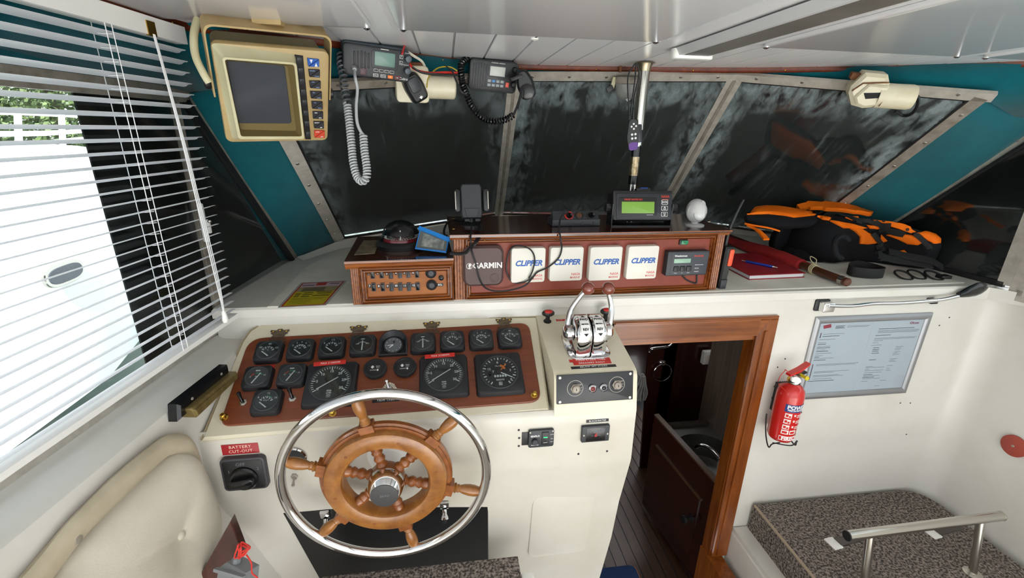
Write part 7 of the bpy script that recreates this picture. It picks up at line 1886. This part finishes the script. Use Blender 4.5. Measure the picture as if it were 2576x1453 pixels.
# second layer under it, lower left
ls = []
for (fx, fy), (cx, cy), yb in (((1925, 606), (1930, 592), 1.75), ((1950, 632), (1955, 606), 1.74), ((1995, 650), (2000, 628), 1.70), ((2040, 655), (2045, 640), 1.66)):
    f = at(fx, fy, 2, z0); f = f+Vector((-.012, -.018, 0)); c = Yv(cx, cy, f.y+.02); ls.append([f, f.lerp(c, .5)+Vector((-.004, -.012, 0)), c, Vector((c.x+.05, yb, c.z)), Vector((c.x+.05, yb, z0))])
loft('lower_layer', ls, m_ljb, 2, .004)
# collar lobe at the upper left
cs2 = []
for (bx, by), (tx, ty), ya_, yb in (((1874, 556), (1874, 542), 1.80, 1.83), ((1886, 568), (1888, 524), 1.78, 1.88), ((1925, 580), (1920, 517), 1.75, 1.90), ((1975, 585), (1975, 519), 1.74, 1.88), ((2035, 580), (2030, 528), 1.74, 1.85), ((2080, 570), (2075, 540), 1.75, 1.82)):
    bq_ = Yv(bx, by, ya_); tq = Yv(tx, ty, yb-.03); mq = Yv((bx+tx)/2-2, by*.45+ty*.55, ya_+.01)
    cs2.append([bq_, mq, tq, Vector((tq.x+.02, yb+.02, tq.z-.02)), Vector((bq_.x+.03, yb+.01, bq_.z))])
collar = loft('collar', cs2, m_ljb)
TR_b = tree_of([body, collar])
def hit(x, y, off):
    d = ray(x, y).normalized(); r = TR_b.ray_cast(EYE, d)
    if r[0] is None: return None, None
    n = r[1] if r[1].dot(d) < 0 else -r[1]
    return r[0]+n*off, n
def drape(px, name='orange_panel', m=None, off=.007, rings=6):
    """piece of cloth laid over the stuffed form, its outline given in photo points"""
    m = m or m_ljo; P_ = []
    for k in range(len(px)):
        a, c = Vector(px[k]), Vector(px[(k+1) % len(px)])
        for j in range(4): P_.append(a.lerp(c, j/4))
    cen = sum(P_, Vector((0, 0)))/len(P_); rs = []; last = {}
    for k in range(rings+2):
        s_ = 1 if k < 2 else 1-(k-1)/(rings+.15); o_ = -.004 if k == 0 else off+.002*min(k-1, 2); ring = []
        for idx, p in enumerate(P_):
            q = cen+(p-cen)*s_; h, n = hit(q.x, q.y, o_)
            if h is None: h = last.get('p')
            if h is None:
                h2, n2_ = hit(cen.x, cen.y, o_); h = h2 if h2 is not None else Yv(q.x, q.y, 1.7)
            last['p'] = h; ring.append(h)
        rs.append(ring)
    return MB().rings(rs).build(name, m, lj, sharp=60)
def strap(px, w, name='black_strap', off=.013, m=None):
    pts = [Vector(p) for p in spline([(x, y, 0) for x, y in px], 6)]; rs = []
    H = [hit(p.x, p.y, off) for p in pts]; H = [h for h in H if h[0] is not None]
    if len(H) < 3: return
    for i, (p, n) in enumerate(H):
        t = (H[min(i+1, len(H)-1)][0]-H[max(i-1, 0)][0]).normalized(); s_ = t.cross(n).normalized()
        rs.append([p-s_*w/2, p+s_*w/2, p+s_*w/2+n*.003, p-s_*w/2+n*.003])
    return MB().rings(rs).build(name, m or m_web, lj)
cp3 = lambda L_: [(1800+x/2.275, 470+y/2.275) for x, y in L_]
drape(cp3([(168, 160), (200, 122), (250, 106), (330, 108), (400, 115), (500, 132), (600, 156), (560, 164), (450, 176), (400, 166), (300, 155), (220, 158)]), 'orange_collar')
drape(cp3([(765, 238), (830, 236), (870, 260), (915, 275), (935, 300), (920, 322), (870, 329), (822, 326), (825, 285), (795, 255)]))
drape(cp3([(950, 272), (985, 308), (965, 316), (945, 290)]))
drape(cp3([(978, 272), (1060, 266), (1130, 276), (1188, 316), (1160, 330), (1100, 325), (1050, 300)]))
drape(cp3([(1152, 262), (1200, 258), (1258, 276), (1280, 300), (1276, 320), (1245, 322), (1210, 302), (1180, 282)]))
drape(cp3([(655, 197), (720, 205), (790, 215), (868, 234), (840, 240), (730, 236), (690, 215)]))
drape(cp3([(580, 170), (620, 178), (660, 184), (650, 193), (610, 187)]))
drape(cp3([(740, 176), (820, 176), (815, 190), (780, 192)]))
drape(cp3([(840, 160), (900, 166), (970, 190), (1030, 210), (1100, 226), (1148, 258), (1120, 262), (1050, 238), (960, 212), (900, 188)]))
drape(cp3([(862, 216), (940, 219), (962, 212), (1000, 236), (930, 241), (880, 238)]))
drape(cp3([(995, 376), (1080, 360), (1100, 380), (1040, 384)]))
def ribbon(name, pts, w, th, m, up_=(0, 0, 1), n=6):
    P_ = spline(pts, n); rs = []
    for i, p in enumerate(P_):
        t = (P_[min(i+1, len(P_)-1)]-P_[max(i-1, 0)]).normalized(); s = t.cross(Vector(up_))
        if s.length < 1e-4: s = t.orthogonal()
        s.normalize(); u = s.cross(t)
        ww = w[i*(len(w)-1)//max(1, len(P_)-1)] if isinstance(w, (list, tuple)) else w
        rs.append([p-s*ww/2-u*th/2, p+s*ww/2-u*th/2, p+s*ww/2+u*th/2, p-s*ww/2+u*th/2])
    return MB().rings(rs).build(name, m, lj)
ribbon('orange_collar', [Yv(2008, 523, 1.90), Yv(2035, 517, 1.89), Yv(2075, 518, 1.86), Yv(2120, 522, 1.82), Yv(2160, 530, 1.78), Yv(2192, 538, 1.74)], [.03, .05, .07, .07, .055, .03], .018, m_ljo, (.3, -.5, .8))
ribbon('collar_piping', [Yv(1874, 562, 1.78), Yv(1900, 567, 1.75), Yv(1935, 573, 1.72), Yv(1962, 581, 1.70)], .010, .006, m_ljo)
ribbon('orange_piping', [Yv(1880, 566, 1.77), Yv(1905, 578, 1.73), Yv(1918, 590, 1.70), Yv(1928, 602, 1.67)], [.010, .018, .022, .026], .008, m_ljo)
for q in ([(600, 160), (680, 165), (760, 185), (830, 205)], [(700, 140), (760, 150), (830, 150), (890, 165)], [(790, 200), (860, 195), (940, 210), (1010, 215)], [(860, 170), (930, 200), (1000, 250), (1080, 270)], [(930, 245), (1010, 240), (1090, 262)]): strap(cp3(q), .017)
for q in ([(890, 262), (915, 290), (935, 330), (945, 370)], [(1150, 265), (1185, 295), (1215, 325), (1225, 345)]): strap(cp3(q), .018, off=.014)
for (x, y) in ((850, 172), (962, 197), (1098, 243)):
    h, n = hit(*cp3([(x, y)])[0], .012)
    if h is not None: MB().lathe([(.006, 0), (.006, .003), (.003, .004)], 12, frame(h, (1, 0, 0) if abs(n.x) < .9 else (0, 1, 0), n)).build('eyelet', m_black, lj)
for pts in ([(2208, 632, 1.515), (2216, 645, 1.50), (2222, 655, 1.485)], [(2208, 640, 1.50), (2245, 652, 1.485), (2300, 660, 1.475), (2345, 668, 1.46)], [(2235, 632, 1.51), (2290, 645, 1.485), (2340, 655, 1.47), (2372, 672, 1.455)]):
    ribbon('black_strap', [Yv(*q) for q in pts], .028, .006, m_web, (0, -.6, .7))
b = MB(); pts = spline([Vector((1.545, 1.490, z0+.02)), Vector((1.60, 1.462, z0+.02)), Vector((1.66, 1.475, z0+.02)), Vector((1.655, 1.53, z0+.022)), Vector((1.60, 1.545, z0+.03)), Vector((1.55, 1.53, z0+.022))], 6, closed=True)
rs = [[p-Vector((0, 0, .019)), p+Vector((0, 0, .019)), p+Vector((.003, .003, .019)), p+Vector((.003, .003, -.019))] for p in pts]
b.rings(rs, closed=True); b.build('belt_loop', m_web, lj)
for c_ in ((1.86, 1.455), (1.80, 1.47), (1.74, 1.468)):
    b = MB(); b.torus(.030, .004, 24, 8, Matrix.Translation((*c_, z0+.010)) @ Matrix.Rotation(R(20), 4, 'X')); b.build('cord_loop', m_web, lj)
MB().rbox(0, 0, .045, .03, 0, .012, .004, .002, Matrix.Translation((1.90, 1.45, z0))).build('buckle', m_black, lj)
MB().rbox(0, 0, .03, .016, 0, .003, .002, .001, Matrix.Translation((1.82, 1.49, z0+.06)) @ Matrix.Rotation(R(35), 4, 'X')).build('grey_tag', m_alu, lj)
